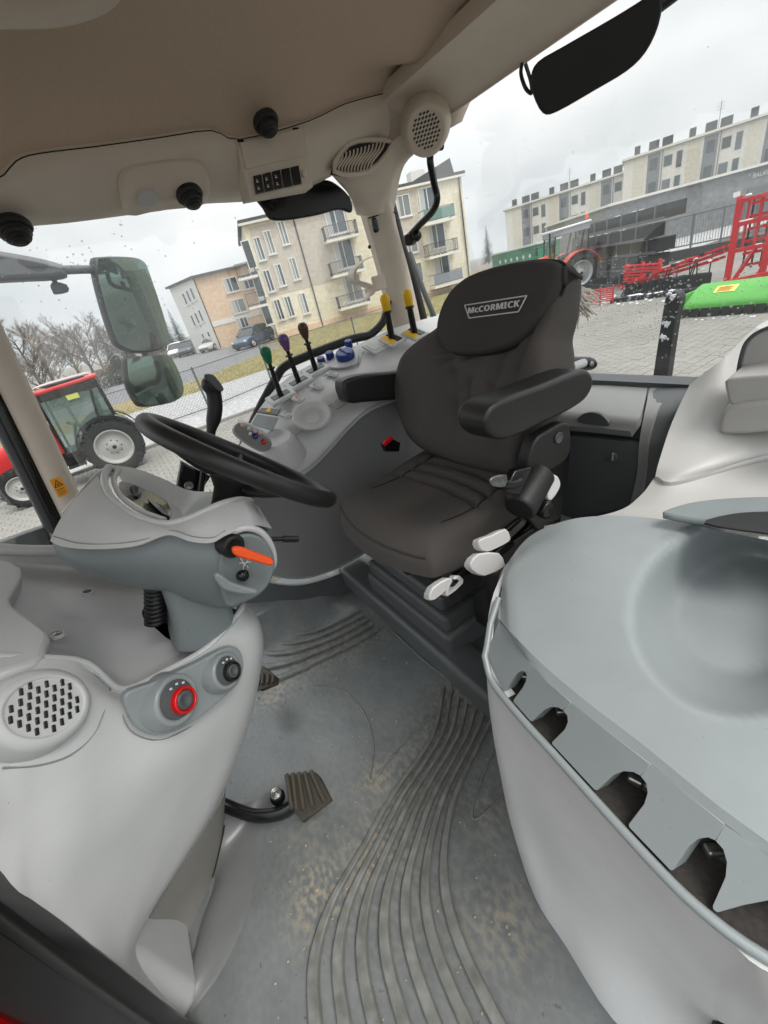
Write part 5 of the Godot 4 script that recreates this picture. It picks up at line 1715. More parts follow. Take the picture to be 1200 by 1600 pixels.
	var cols := [[[800, 870, 0.575], [780, 905, 0.50], [800, 940, 0.35], [830, 990, 0.2], [850, 1040, 0.03]],
		[[772, 925, 0.578], [768, 960, 0.48], [775, 1010, 0.34], [790, 1080, 0.16], [800, 1120, 0.02]],
		[[760, 990, 0.565], [762, 1060, 0.47], [772, 1130, 0.34], [790, 1240, 0.15], [808, 1300, 0.01]],
		[[764, 1040, 0.540], [768, 1100, 0.46], [780, 1190, 0.32], [808, 1300, 0.14], [835, 1400, 0.005]],
		[[800, 1098, 0.528], [806, 1150, 0.45], [822, 1240, 0.31], [852, 1350, 0.13], [885, 1480, 0.0]],
		[[880, 1190, 0.522], [888, 1240, 0.44], [905, 1330, 0.30], [930, 1450, 0.12], [945, 1580, 0.0]],
		[[990, 1305, 0.520], [1000, 1360, 0.43], [1015, 1440, 0.29], [1020, 1540, 0.11], [1010, 1660, 0.0]],
		[[1100, 1420, 0.522], [1105, 1475, 0.43], [1110, 1540, 0.28], [1100, 1630, 0.10], [1080, 1730, 0.0]],
		[[1170, 1500, 0.528], [1178, 1540, 0.43], [1178, 1590, 0.28], [1165, 1680, 0.10], [1140, 1780, 0.0]],
		[[1250, 1540, 0.53], [1250, 1600, 0.42], [1250, 1660, 0.28], [1240, 1760, 0.1], [1220, 1850, 0.0]]]
	var br := []
	for k in 5:
		var q := PackedVector3Array()
		for c in cols: q.append(Y(c[k][0], c[k][1], c[k][2]))
		br.append(q)
	m = MB.new()
	shell(m, surf(br, 4, 5), Vector3(0.012, 0, 0.004))
	put(m, "body", M.light2, t)
	# grab recess ring behind the lid
	m = MB.new()
	slab(m, spline(Ys([[1035, 812], [1060, 798], [1110, 789], [1200, 785], [1300, 790], [1300, 850], [1200, 838], [1120, 826]], 0.608), 3, true), Vector3(0, 0.014, 0), 0.006)
	put(m, "grab_rim", M.dash, t)
	m = MB.new()
	slab(m, spline(Ys([[1100, 820], [1140, 806], [1200, 802], [1300, 805], [1300, 845], [1200, 836]], 0.626), 3, true), Vector3(0, 0.004, 0), 0.001)
	put(m, "grab_hole", M.black, t)

func rear_corner() -> void:
	# storage box behind the seat
	var t := thing("storage_box", "dark grey storage box with rounded lid behind the seat", "storage box", Vector3(1.1, 0.1, -0.7))
	var m := MB.new()
	var x0 := 1.06
	rear_rows(m, [[860, 678, 1.06], [1000, 692, 1.06]], [[850, 820, 1.02], [985, 790, 1.02]])
	put(m, "front_panel", M.dark, t)
	m = MB.new()
	shell(m, surf([Xs([[860, 600, 1.30], [930, 600, 1.30], [1012, 604, 1.30]], 1.3), Xs([[862, 612, 1.18], [930, 616, 1.18], [1008, 624, 1.18]], 1.2), Xs([[866, 640, 1.075], [930, 645, 1.075], [1000, 652, 1.075]], 1.1), Xs([[868, 664, 1.05], [930, 668, 1.05], [985, 674, 1.05]], 1.1)], 5, 5), Vector3(0.01, -0.02, 0))
	var lid := put(m, "lid", M.panel, t)
	m = MB.new()
	slab(m, spline(Xs([[903, 660], [908, 648], [925, 644], [942, 650], [950, 666]], 1.042), 4, true), Vector3(0.012, 0, 0), 0.003)
	put(m, "finger_pull", M.dark, lid)
	m = MB.new()
	lathe(m, frame(X(957, 714, 1.045), Vector3(-1, 0.1, 0)), [[0.014, -0.002], [0.014, 0.003], [0.012, 0.004], [0.0, 0.004]], 22)
	var lk := put(m, "lock", M.dark, t)
	m = MB.new()
	m.rbox(Transform3D(Basis(), X(957, 714, 1.040)), Vector3(0.006, 0.024, 0.005), 0.002)
	put(m, "key_bar", M.panel, lk)
	m = MB.new()
	m.aabb(Vector3(1.10, 0.10, -1.35), Vector3(1.34, 0.62, -0.30))
	put(m, "rear_wall", M.dark, t)
	# rolled fender edge
	var fp := thing("rear_fender", "dark rolled wheel arch panel below the rear window", "fender", Vector3(1.1, 0.1, -0.5))
	m = MB.new()
	shell(m, surf([Xs([[1012, 604, 1.30], [1040, 604, 1.30], [1110, 604, 1.30]], 1.3), Xs([[1010, 640, 1.125], [1050, 632, 1.15], [1110, 625, 1.19]], 1.2), Xs([[1001, 690, 1.06], [1030, 680, 1.08], [1090, 665, 1.12]], 1.1), Xs([[997, 740, 1.045], [1018, 735, 1.06], [1070, 705, 1.09]], 1.1), Xs([[985, 790, 1.02], [1000, 790, 1.03], [1040, 780, 1.05]], 1.1)], 5, 5), Vector3(0.02, -0.01, 0))
	put(m, "arch_panel", M.dark, fp)
	m = MB.new()
	var band := surf([Xs([[1016, 604, 1.299], [1008, 640, 1.12], [999, 690, 1.055], [995, 740, 1.04], [984, 790, 1.014]], 1.1), Xs([[1056, 604, 1.299], [1028, 640, 1.12], [1012, 690, 1.055], [1007, 740, 1.04], [998, 790, 1.014]], 1.1)], 5, 3)
	shell(m, band, Vector3(0.012, -0.004, 0))
	put(m, "band", M.panel, fp)
	# ledge below the glass
	m = MB.new()
	m.aabb(Vector3(1.29, 0.55, -1.45), Vector3(1.36, 0.665, 0.0))
	put(m, "window_ledge", M.dark, fp)
	# light shelf on the left fender
	M.shelf = hard(Color(0.72, 0.712, 0.70), 0.42)
	var s := thing("fender_shelf", "pale beige fender shelf with raised box beside the rear window", "shelf", Vector3(1.0, 0.5, -0.3))
	var rows := []
	for r in [
		[[1078, 600, 0.70], [1130, 560, 0.76], [1200, 500, 0.80], [1330, 470, 0.82]],
		[[1050, 660, 0.66], [1100, 655, 0.67], [1200, 640, 0.68], [1330, 620, 0.70]],
		[[1030, 720, 0.625], [1090, 722, 0.625], [1200, 700, 0.63], [1330, 680, 0.64]],
		[[1024, 744, 0.605], [1060, 752, 0.60], [1200, 715, 0.605], [1330, 695, 0.61]],
	]: rows.append(Ys(r, 0.65))
	m = MB.new()
	shell(m, surf(rows, 6, 5), Vector3(0, -0.012, 0))
	put(m, "top", M.shelf, s)
	rows = []
	for r in [
		[[1024, 744, 0.60], [1060, 752, 0.595], [1200, 718, 0.60], [1330, 700, 0.605]],
		[[1000, 775, 0.575], [1050, 778, 0.578], [1200, 752, 0.585], [1330, 740, 0.59]],
		[[960, 800, 0.56], [1040, 800, 0.57], [1200, 785, 0.575], [1330, 780, 0.58]],
		[[850, 822, 0.575], [1000, 812, 0.575], [1200, 830, 0.575], [1330, 840, 0.575]],
	]: rows.append(Ys(r, 0.65))
	m = MB.new()
	shell(m, surf(rows, 6, 5), Vector3(0, -0.012, 0))
	put(m, "skirt", M.shelf, s)
	var bx := Node3D.new()
	bx.name = "arm_box"
	s.add_child(bx)
	m = MB.new()
	slab(m, spline(Xs([[1146, 640], [1152, 595], [1158, 556], [1170, 530], [1205, 510], [1340, 468], [1340, 640]], 1.10), 2, true), Vector3(0.05, 0.0, 0), 0.006)
	var pnl := put(m, "panel", M.shelf, bx)
	m = MB.new()
	tube(m, spline(Xs([[1150, 600], [1158, 556], [1170, 530], [1205, 510], [1340, 468]], 1.098), 4), 0.0035, 6)
	put(m, "seam", M.dark, pnl)
	m = MB.new()
	slab(m, spline(Xs([[1132, 608], [1139, 592], [1200, 586], [1340, 574], [1340, 622], [1200, 633], [1148, 643]], 1.03), 2, true), Vector3(0.09, 0.012, 0), 0.007)
	put(m, "handle", M.shelf, bx)
	m = MB.new()
	slab(m, spline(Xs([[1122, 664], [1134, 636], [1200, 626], [1340, 612], [1340, 668], [1200, 676], [1130, 681]], 1.02), 2, true), Vector3(0.12, 0.01, 0), 0.010)
	put(m, "base", M.shelf, bx)

func rear_rows(m: MB, top: Array, bottom: Array) -> void:
	shell(m, surf([Xs(top, 1.0), Xs(bottom, 1.0)], 3, 3), Vector3(0.015, 0, 0))

func small_things() -> void:
	var m := MB.new()
	# pedals
	for e in [[[[445, 1212], [490, 1206], [497, 1213], [515, 1249], [470, 1284], [455, 1262]], 0.085, "dark ribbed metal pedal with knurled pin on a black arm", true], [[[392, 1050], [410, 1040], [432, 1058], [430, 1068], [405, 1078], [392, 1072]], 0.12, "small dark ribbed pedal beside the console edge", false]]:
		var ring := Ys(e[0], e[1])
		var c := Vector3()
		for p in ring: c += p
		c /= ring.size()
		var t := thing("brake_pedal", e[2], "pedal", c)
		m = MB.new()
		slab(m, ring, Vector3(0.006, -0.012, 0.002), 0.002)
		put(m, "pad", mat(Color(0.30, 0.28, 0.25), 0.6, "wear", "lump", 20.0, 0.5), t)
		for k in 5:
			var f := 0.08 + 0.21 * k
			var a := ring[0].lerp(ring[1], f) if e[3] else ring[0].lerp(ring[2], f)
			var b := ring[5].lerp(ring[4], f * 0.4 + 0.0).lerp(ring[4].lerp(ring[3], f), f) if e[3] else ring[5].lerp(ring[3], f)
			m = MB.new()
			tube(m, PackedVector3Array([a + Vector3(0, 0.004, 0), b + Vector3(0, 0.004, 0)]), 0.0055, 8)
			put(m, "tread_bar", mat(Color(0.36, 0.33, 0.29), 0.55, "wear", "lump", 20.0, 0.4), t)
		if e[3]:
			m = MB.new()
			tube(m, spline(Ys([[330, 1248, 0.13], [360, 1262, 0.10], [400, 1275, 0.08], [440, 1270, 0.07], [462, 1255, 0.07]], 0.1), 4), 0.014, 10, false, 1.5)
			put(m, "arm", M.gloss, t)
			m = MB.new()
			var pc := Y(434, 1246, 0.08)
			lathe(m, frame(pc, Vector3(0.1, 1, 0.25)), [[0.017, -0.01], [0.018, 0.004], [0.012, 0.006], [0.0105, 0.012], [0.0105, 0.022]], 20)
			put(m, "pin_socket", M.gloss, t)
			m = MB.new()
			lathe(m, frame(pc, Vector3(0.1, 1, 0.25)), [[0.010, 0.01], [0.0135, 0.018], [0.0135, 0.030], [0.0125, 0.0315], [0.0105, 0.0315], [0.0095, 0.030], [0.008, 0.0315], [0.006, 0.0315], [0.005, 0.030], [0.003, 0.0315], [0, 0.0315]], 24)
			put(m, "pin", M.steel, t)
	# interior mirror hanging at the top right
	var mr := thing("rear_view_mirror", "black rear-view mirror with rounded corners hanging from the roof", "mirror", Z(940, 90, -0.45))
	var mo := Z(930, 90, -0.50)
	var mn := (EYE - mo + Vector3(0.02, -0.1, 0.05)).normalized()
	var ring := PackedVector3Array()
	for q in [[833, 150], [829, 122], [840, 98], [880, 74], [960, 28], [1005, 0], [1022, -12], [1036, -4], [1030, 40], [1010, 82], [980, 112], [930, 142], [870, 176], [848, 178]]:
		ring.append(PL(q[0], q[1], mo, mn))
	m = MB.new()
	slab(m, spline(ring, 3, true), -mn * 0.02, 0.006)
	put(m, "housing", M.black, mr)
	m = MB.new()
	var r2 := PackedVector3Array()
	var cc := Vector3()
	for p in ring: cc += p
	cc /= ring.size()
	for p in spline(ring, 3, true): r2.append(cc + (p - cc) * 0.95 + mn * 0.0008)
	slab(m, r2, mn * 0.001, 0.0)
	put(m, "face", plain(Color(0.045, 0.043, 0.042), 0.35), mr)
	m = MB.new()
	tube(m, spline(PackedVector3Array([PL(1020, 20, mo, mn) - mn * 0.02, PL(1045, 2, mo, mn) - mn * 0.02, PL(1080, -25, mo, mn) - mn * 0.02]), 3), 0.008, 8)
	put(m, "arm", M.gloss, mr)
	m = MB.new()
	tube(m, spline(PackedVector3Array([PL(815, 100, mo, mn) - mn * 0.02, PL(813, 118, mo, mn) - mn * 0.02, PL(820, 140, mo, mn) - mn * 0.02, PL(830, 147, mo, mn) - mn * 0.01, PL(829, 130, mo, mn) - mn * 0.015, PL(820, 102, mo, mn) - mn * 0.02]), 4), 0.003, 6)
	put(m, "wire_loop", M.gloss, mr)
	# outside mirrors on their arm
	var om := thing("side_mirror", "pair of stacked outside mirrors on a grey arm", "mirror", Z(205, 480, -1.9))
	for e in [[[[148, 408], [160, 400], [205, 400], [225, 406], [236, 430], [262, 510], [264, 535], [250, 548], [215, 551], [190, 543], [178, 525], [158, 460]], -1.90], [[[197, 565], [205, 558], [255, 553], [270, 560], [286, 595], [287, 618], [270, 629], [230, 635], [216, 628], [202, 600]], -1.90]]:
		var rg := Zs(e[0], e[1])
		var oo := rg[0]
		# the glass faces rearward and inward: turn the outline about its middle
		var c := Vector3()
		for p in rg: c += p
		c /= rg.size()
		var nn := (EYE - c).normalized().lerp(Vector3(1.0, -0.05, 0.35).normalized(), 0.45).normalized()
		var rr := PackedVector3Array()
		for q in e[0]: rr.append(PL(q[0], q[1], c, nn))
		rr = spline(rr, 3, true)
		m = MB.new()
		slab(m, rr, -nn * 0.05, 0.02, 3)
		var hs := put(m, "housing", M.black, om)
		m = MB.new()
		var r4 := PackedVector3Array()
		for p in rr: r4.append(c + (p - c) * 0.955 + nn * 0.001)
		slab(m, r4, nn * 0.0015, 0.0)
		put(m, "glass", M.mirror, hs)
	m = MB.new()
	tube(m, Zs([[225, 546, -1.92], [228, 560, -1.92]], -1.9), 0.012, 8)
	put(m, "joint", M.gloss, om)
	m = MB.new()
	slab(m, spline(Zs([[-90, 375], [0, 391], [60, 402], [98, 413], [103, 424], [98, 433], [40, 437], [-90, 436]], -1.72), 3, true), Vector3(0, 0, -0.06), 0.015)
	put(m, "arm", mat(Color(0.38, 0.39, 0.4), 0.5), om)
	m = MB.new()
	tube(m, Zs([[98, 422, -1.75], [125, 421, -1.82], [152, 421, -1.93]], -1.8), 0.013, 8)
	put(m, "arm_rod", M.dark, om)
	m = MB.new()
	slab(m, spline(Zs([[78, 446], [84, 440], [104, 444], [106, 455], [86, 459], [82, 456]], -1.75), 2, true), Vector3(0, 0, -0.03), 0.006)
	tube(m, Zs([[82, 434], [88, 444]], -1.765), 0.008, 6)
	put(m, "lamp_bracket", M.dark, om)
	# edge of another mirror at the frame's left side
	var wm := thing("windscreen_mirror", "edge of a black framed mirror beyond the front pillar", "mirror", Z(0, 535, -1.5))
	m = MB.new()
	tube(m, spline(Zs([[-60, 470], [-10, 505], [8, 530], [10, 542], [2, 547], [-60, 548]], -1.36), 4), 0.006, 8)
	put(m, "frame", M.gloss, wm)
	m = MB.new()
	slab(m, spline(Zs([[-60, 478], [-12, 510], [4, 530], [6, 540], [-60, 543]], -1.365), 2, true), Vector3(0, 0, -0.01), 0.0)
	put(m, "glass", M.mirror, wm)
	# flecks of dry snow and road salt on the panes
	var r5 := RandomNumberGenerator.new(); r5.seed = 99
	m = MB.new()
	for k in 520:
		var a := Vector2(r5.randf_range(870, 1200), r5.randf_range(400, 560)) if k < 420 else Vector2(r5.randf_range(560, 1200), r5.randf_range(60, 480))
		if a.y < 300 and r5.randf() < 0.85: continue
		if k < 300: a = Vector2(r5.randfn(1000, 60), r5.randfn(470, 28))
		var p := X(a.x, a.y, 1.358)
		if p.z > 0.05 or p.z < -1.48 or p.y < 0.68 or p.y > 1.5: continue
		var sz := r5.randf_range(0.0010, 0.0030) * (1.6 if r5.randf() < 0.1 else 1.0)
		lathe(m, frame(p, Vector3(-1, 0, 0)), [[sz, 0], [sz * 0.7, sz * 0.4], [0, sz * 0.5]], 6)
	for k in 150:
		var a := Vector2(r5.randf_range(0, 600), r5.randf_range(340, 560))
		if k < 80: a = Vector2(r5.randfn(150, 60), r5.randfn(430, 40))
		var p := Z(a.x, a.y, -1.539)
		if p.x < -0.19 or p.x > 1.0 or p.y > 1.42 or p.y < 0.8: continue
		var sz := r5.randf_range(0.0010, 0.0028)
		lathe(m, frame(p, Vector3(0, 0, 1)), [[sz, 0], [sz * 0.7, sz * 0.4], [0, sz * 0.5]], 6)
	var sn := put(m, "snow_flecks", glass(Color(0.95, 0.96, 0.96), 0.55))
	tag(sn, "small white snow flecks stuck to the cab windows", "snow", "", "stuff")

func sheet(called: String, pts: Array, y: float, mt: Material) -> MeshInstance3D:
	var m := MB.new()
	var r := PackedVector3Array()
	for p in pts: r.append(Vector3(p[0], y, p[1]))
	m.fan(r)
	var o := put(m, called, mt)
	tag(o, "", "", "", "structure")
	return o

func yard() -> void:
	var g := mat(Color(0.52, 0.50, 0.46), 0.95, "patch", "lump", 0.25, 0.5)
	sheet("ground", [[-420, -420], [420, -420], [420, 420], [-420, 420]], GY - 0.03, g)
	var asph := mat(Color(0.52, 0.52, 0.53), 0.9, "patch", "lump", 0.35, 0.4)
	sheet("parking_lot", [[-120, -25], [4.7, -26], [11.2, -31], [14.5, -42], [15, -110], [-120, -110]], GY - 0.022, asph)
	var strip := mat(Color(0.72, 0.72, 0.72), 0.9, "patch", "lump", 0.6, 0.5)
	sheet("path", [[-60, -12.2], [70, -12.2], [70, -20.5], [-60, -20.5]], GY - 0.014, strip)
	var joint := mat(Color(0.36, 0.345, 0.315), 0.95, "wear", "lump", 1.5, 0.5)
	var bed := sheet("yard", [[-40, -12.1], [75, -12.1], [75, 40], [-40, 40]], GY - 0.006, joint)
	# kerb
	var m := MB.new()
	m.rbox(Transform3D(Basis(), Vector3(12, GY + 0.02, -12.15)), Vector3(90, 0.14, 0.12), 0.02, 1)
	tag(put(m, "kerb", mat(Color(0.62, 0.61, 0.59), 0.9, "wear", "lump", 2.0, 0.4)), "", "", "", "structure")
	# grass
	var soil := mat(Color(0.66, 0.60, 0.40), 0.95, "wear", "lump", 0.8, 1.0)
	sheet("grass_bank", [[-60, -20.5], [70, -20.5], [70, -60], [14.6, -60], [14.4, -42], [11.2, -31], [4.7, -26], [-60, -25]], GY - 0.010, soil)
	var bl := MB.new()
	for k in 5:
		var a := TAU * k / 5.0
		var d := Vector3(cos(a), 0, sin(a))
		bl.flat(d * 0.02 + d.cross(Vector3.UP) * 0.012, d * 0.02 - d.cross(Vector3.UP) * 0.012, d * 0.07 + Vector3(0, 0.10, 0))
	var mm := MultiMesh.new()
	mm.transform_format = MultiMesh.TRANSFORM_3D
	mm.use_colors = true
	mm.mesh = bl.mesh()
	var xs := []
	for k in 26000:
		var x := rng.randf_range(-10, 40); var z := rng.randf_range(-37, -20.6)
		if x < 11.2 and z < -26 - (x - 4.7) * 0.75: continue
		if x < 4.7 and z < -25.5: continue
		var s := rng.randf_range(0.7, 1.7)
		xs.append([Transform3D(Basis(Vector3.UP, rng.randf() * TAU).scaled(Vector3(s, s * rng.randf_range(0.5, 1.1), s)), Vector3(x, GY - 0.01, z)), Color(0.46, 0.40, 0.20).lerp(Color(0.40, 0.38, 0.17), rng.randf()) * rng.randf_range(0.75, 1.2)])
	mm.instance_count = xs.size()
	for i in xs.size():
		mm.set_instance_transform(i, xs[i][0]); mm.set_instance_color(i, xs[i][1])
	var gm := MultiMeshInstance3D.new()
	gm.name = "grass"
	gm.multimesh = mm
	var gmat := plain(Color.WHITE, 0.9); gmat.vertex_color_use_as_albedo = true
	gm.material_override = gmat
	add_child(gm)
	tag(gm, "short yellowish winter grass on the bank below the flats", "grass", "", "stuff")
	# concrete pavers of the yard: interlocking blocks in rows
	var pv := MB.new()
	pv.rbox(Transform3D(Basis(), Vector3(0, -0.015, 0)), Vector3(0.195, 0.05, 0.160), 0.010, 1)
	mm = MultiMesh.new()
	mm.transform_format = MultiMesh.TRANSFORM_3D
	mm.use_colors = true
	mm.mesh = pv.mesh()
	xs = []
	var f := FastNoiseLite.new(); f.seed = 31; f.frequency = 0.35
	var z := -12.0
	var row := 0
	while z < 1.5:
		var x := -5.0 + (0.1 if row % 2 else 0.0)
		while x < 27.0:
			if (x > 2.6 or z < -5.0) and not (x > 17.0 and z < -11.0):
				var v := 0.32 * (1.0 + 0.22 * f.get_noise_2d(x, z) + rng.randf_range(-0.06, 0.06))
				xs.append([Transform3D(Basis(Vector3.UP, rng.randfn(0, 0.012)), Vector3(x, GY + rng.randfn(0, 0.002), z)), Color(v, v * 0.965, v * 0.885)])
			x += 0.2
		z += 0.165
		row += 1
	# the 300 that show largest stand as pavers of their own, the rest as one
	var near := []
	var rest := []
	for e in xs:
		var d: Vector3 = e[0].origin - EYE
		var dz := -d.dot(BZ)
		var sx := 600.0 + FL * d.dot(BX) / dz; var sy := 800.0 - FL * d.dot(BY) / dz
		var seen := dz > 0 and ((sx > 905 and sx < 1110 and sy > 440 and sy < 606) or (sx > 230 and sx < 420 and sy > 610 and sy < 750))
		if seen: near.append([d.length(), e])
		else: rest.append(e)
	near.sort_custom(func(a, b): return a[0] < b[0])
	var shades := []
	for k in 4:
		var v := 0.32 * (0.88 + 0.08 * k)
		shades.append(mat(Color(v, v * 0.965, v * 0.885).linear_to_srgb(), 0.9, "wear", "lump", 3.0, 0.4))
	for i in near.size():
		if i >= 300:
			rest.append(near[i][1])
			continue
		var po := MeshInstance3D.new()
		po.mesh = mm.mesh; po.name = "paver"
		po.material_override = shades[clampi(int((near[i][1][1].r / 0.32 - 0.84) / 0.08), 0, 3)]
		bed.add_child(po, true)
		po.transform = near[i][1][0]
	xs = rest
	mm.instance_count = xs.size()
	for i in xs.size():
		mm.set_instance_transform(i, xs[i][0]); mm.set_instance_color(i, xs[i][1])
	gm = MultiMeshInstance3D.new()
	gm.name = "pavers"
	gm.multimesh = mm
	var pm := mat(Color.WHITE, 0.9, "wear", "lump", 3.0, 0.4); pm.vertex_color_use_as_albedo = true
	gm.material_override = pm
	bed.add_child(gm, true)
	gm.set_meta("kind", "stuff")
	# chain link fence along the path
	var post := plain(Color(0.36, 0.38, 0.38), 0.6, 0.4)
	var fp := [[-12.0, -15.2], [-8.6, -15.1], [-5.0, -15.0], [-1.4, -14.95], [2.2, -14.9], [4.9, -16.0], [9.3, -16.6], [13.8, -16.9], [18.3, -17.2], [22.8, -17.5]]
	var fe := thing("chain_link_fence", "grey chain link fence with steel posts beside the snowy path", "fence", Vector3(5, GY, -16))
	for i in fp.size():
		m = MB.new()
		rod(m, Vector3(fp[i][0], GY - 0.02, fp[i][1]), Vector3(fp[i][0], GY + 1.38, fp[i][1]), 0.036, 8)
		lathe(m, Transform3D(Basis(), Vector3(fp[i][0], GY + 1.38, fp[i][1])), [[0.032, -0.01], [0.032, 0.01], [0.0, 0.025]], 8)
		put(m, "post", post, fe)
		if i + 1 < fp.size():
			var a := Vector3(fp[i][0], GY, fp[i][1]); var b := Vector3(fp[i + 1][0], GY, fp[i + 1][1])
			for h: float in [1.34, 0.06]:
				m = MB.new()
				rod(m, a + Vector3(0, h, 0), b + Vector3(0, h, 0), 0.016, 6)
				put(m, "rail", post, fe)
			m = MB.new()
			var L := (b - a).length(); var d := (b - a) / L
			var s := 0.11
			var k := -int(1.28 / s)
			while k * s < L:
				for w in 2:
					var u0 := k * s; var u1 := u0 + 1.28
					var h0 := 0.06; var h1 := 1.34
					if u0 < 0: h0 -= u0; u0 = 0.0
					if u1 > L: h1 -= u1 - L; u1 = L
					if h1 - h0 < 0.05: continue
					var p := a + d * u0 + Vector3(0, h0 if w == 0 else 1.40 - h0, 0); var q := a + d * u1 + Vector3(0, h1 if w == 0 else 1.40 - h1, 0)
					var sd := Vector3(0, 0.004, 0); var fw := Vector3(0, 0, 0.004)
					m.quad(p - sd, q - sd, q + sd, p + sd); m.quad(p - fw, q - fw, q + fw, p + fw)
				k += 1
			var wm := put(m, "wire_mesh", post, fe)
			wm.set_meta("kind", "stuff")

func footprint(m: MB, pts: Array, y0: float, y1: float) -> void:
	var n := pts.size()
	var lo := PackedVector3Array(); var hi := PackedVector3Array()
	for p in pts:
		lo.append(Vector3(p[0], y0, p[1])); hi.append(Vector3(p[0], y1, p[1]))
	for i in n:
		var k := (i + 1) % n
		m.quad(lo[i], lo[k], hi[k], hi[i])
	m.fan(hi); m.fan(lo)

# a facade: origin at its left ground corner, u along it, n out of it
class Wall:
	var o: Vector3
	var u: Vector3
	var n: Vector3
	func _init(a: Vector3, b: Vector3) -> void:
		o = a
		u = (b - a); u.y = 0; u = u.normalized()
		n = u.cross(Vector3.UP).normalized()
		if n.dot(Vector3(0, 1.1, 0) - a) < 0: n = -n
	func fr(p: Vector3) -> Transform3D:
		return Transform3D(Basis(u, Vector3.UP, u.cross(Vector3.UP)), p)

func win(t: Node, w: Wall, px: float, py: float, ww: float, hh: float, kind := 1, fm: Material = null) -> void:
	var c := PL(px, py, w.o, w.n)
	if fm == null: fm = M.wframe
	var m := MB.new()
	var f := w.fr(c + w.n * 0.06)
	var b := 0.07
	m.box(f * Transform3D(Basis(), Vector3(0, hh / 2 - b / 2, 0)), Vector3(ww, b, 0.09)); m.box(f * Transform3D(Basis(), Vector3(0, -hh / 2 + b / 2, 0)), Vector3(ww, b, 0.09))
	for s: float in [-1.0, 1.0]: m.box(f * Transform3D(Basis(), Vector3(s * (ww / 2 - b / 2), 0, 0)), Vector3(b, hh - 2 * b, 0.09))
	for k in kind - 1: m.box(f * Transform3D(Basis(), Vector3(-ww / 2 + ww * (k + 1) / kind, 0, 0)), Vector3(b, hh - 2 * b, 0.085))
	var fo := put(m, "window", fm, t)
	m = MB.new()
	m.box(w.fr(c + w.n * 0.052), Vector3(ww - b, hh - b, 0.03))
	put(m, "pane", [M.wpane, M.wpane1, M.wpane2, M.wpane3, M.wpane][rng.randi() % 5], fo)
	m = MB.new()
	m.box(w.fr(c + w.n * 0.07 + Vector3(0, -hh / 2 - 0.05, 0)), Vector3(ww + 0.16, 0.06, 0.18))
	put(m, "sill", M.wframe, fo)
	if kind > 1:      # curtain behind part of the glass
		m = MB.new()
		var cw := rng.randf_range(0.10, 0.38)
		m.box(w.fr(c + w.n * 0.07 + w.u * (-ww * (0.46 - cw * 0.5))), Vector3(ww * cw, hh - 2.4 * b, 0.012))
		put(m, "curtain", M.wcurtain, fo)

func balcony(t: Node, w: Wall, px: float, py: float, ww: float, solid := "") -> void:   # px, py: middle of its floor edge
	var c := PL(px, py, w.o + w.n * 1.1, w.n) - w.n * 1.1
	var m := MB.new()
	m.box(w.fr(c + w.n * 0.6), Vector3(ww, 0.18, 1.2))
	var bo := put(m, "balcony", M.trim, t)
	m = MB.new()
	var a := c + w.n * 1.14
	for h: float in [1.05, 0.22]:
		m.box(w.fr(a + Vector3(0, h, 0)), Vector3(ww - 0.06, 0.045, 0.045))
		for s: float in [-1.0, 1.0]: m.box(w.fr(c + w.n * 0.57 + w.u * s * (ww / 2 - 0.05) + Vector3(0, h, 0)), Vector3(0.045, 0.045, 1.12))
	put(m, "rail", M.iron, bo)
	var nb := int(ww / 0.13)
	if solid == "":
		for k in nb + 1:
			m = MB.new()
			m.box(w.fr(a + w.u * (-ww / 2 + 0.05 + (ww - 0.1) * k / nb) + Vector3(0, 0.57, 0)), Vector3(0.025, 0.98, 0.025))
			put(m, "baluster", M.iron, bo)
		for s: float in [-1.0, 1.0]:
			for k in 7:
				m = MB.new()
				m.box(w.fr(c + w.u * s * (ww / 2 - 0.05) + w.n * (0.15 + 0.15 * k) + Vector3(0, 0.57, 0)), Vector3(0.025, 0.98, 0.025))
				put(m, "baluster", M.iron, bo)
	else:
		m = MB.new()
		m.box(w.fr(a + Vector3(0, 0.62, 0)), Vector3(ww - 0.1, 0.75, 0.03))
		put(m, "screen", M[solid], bo)

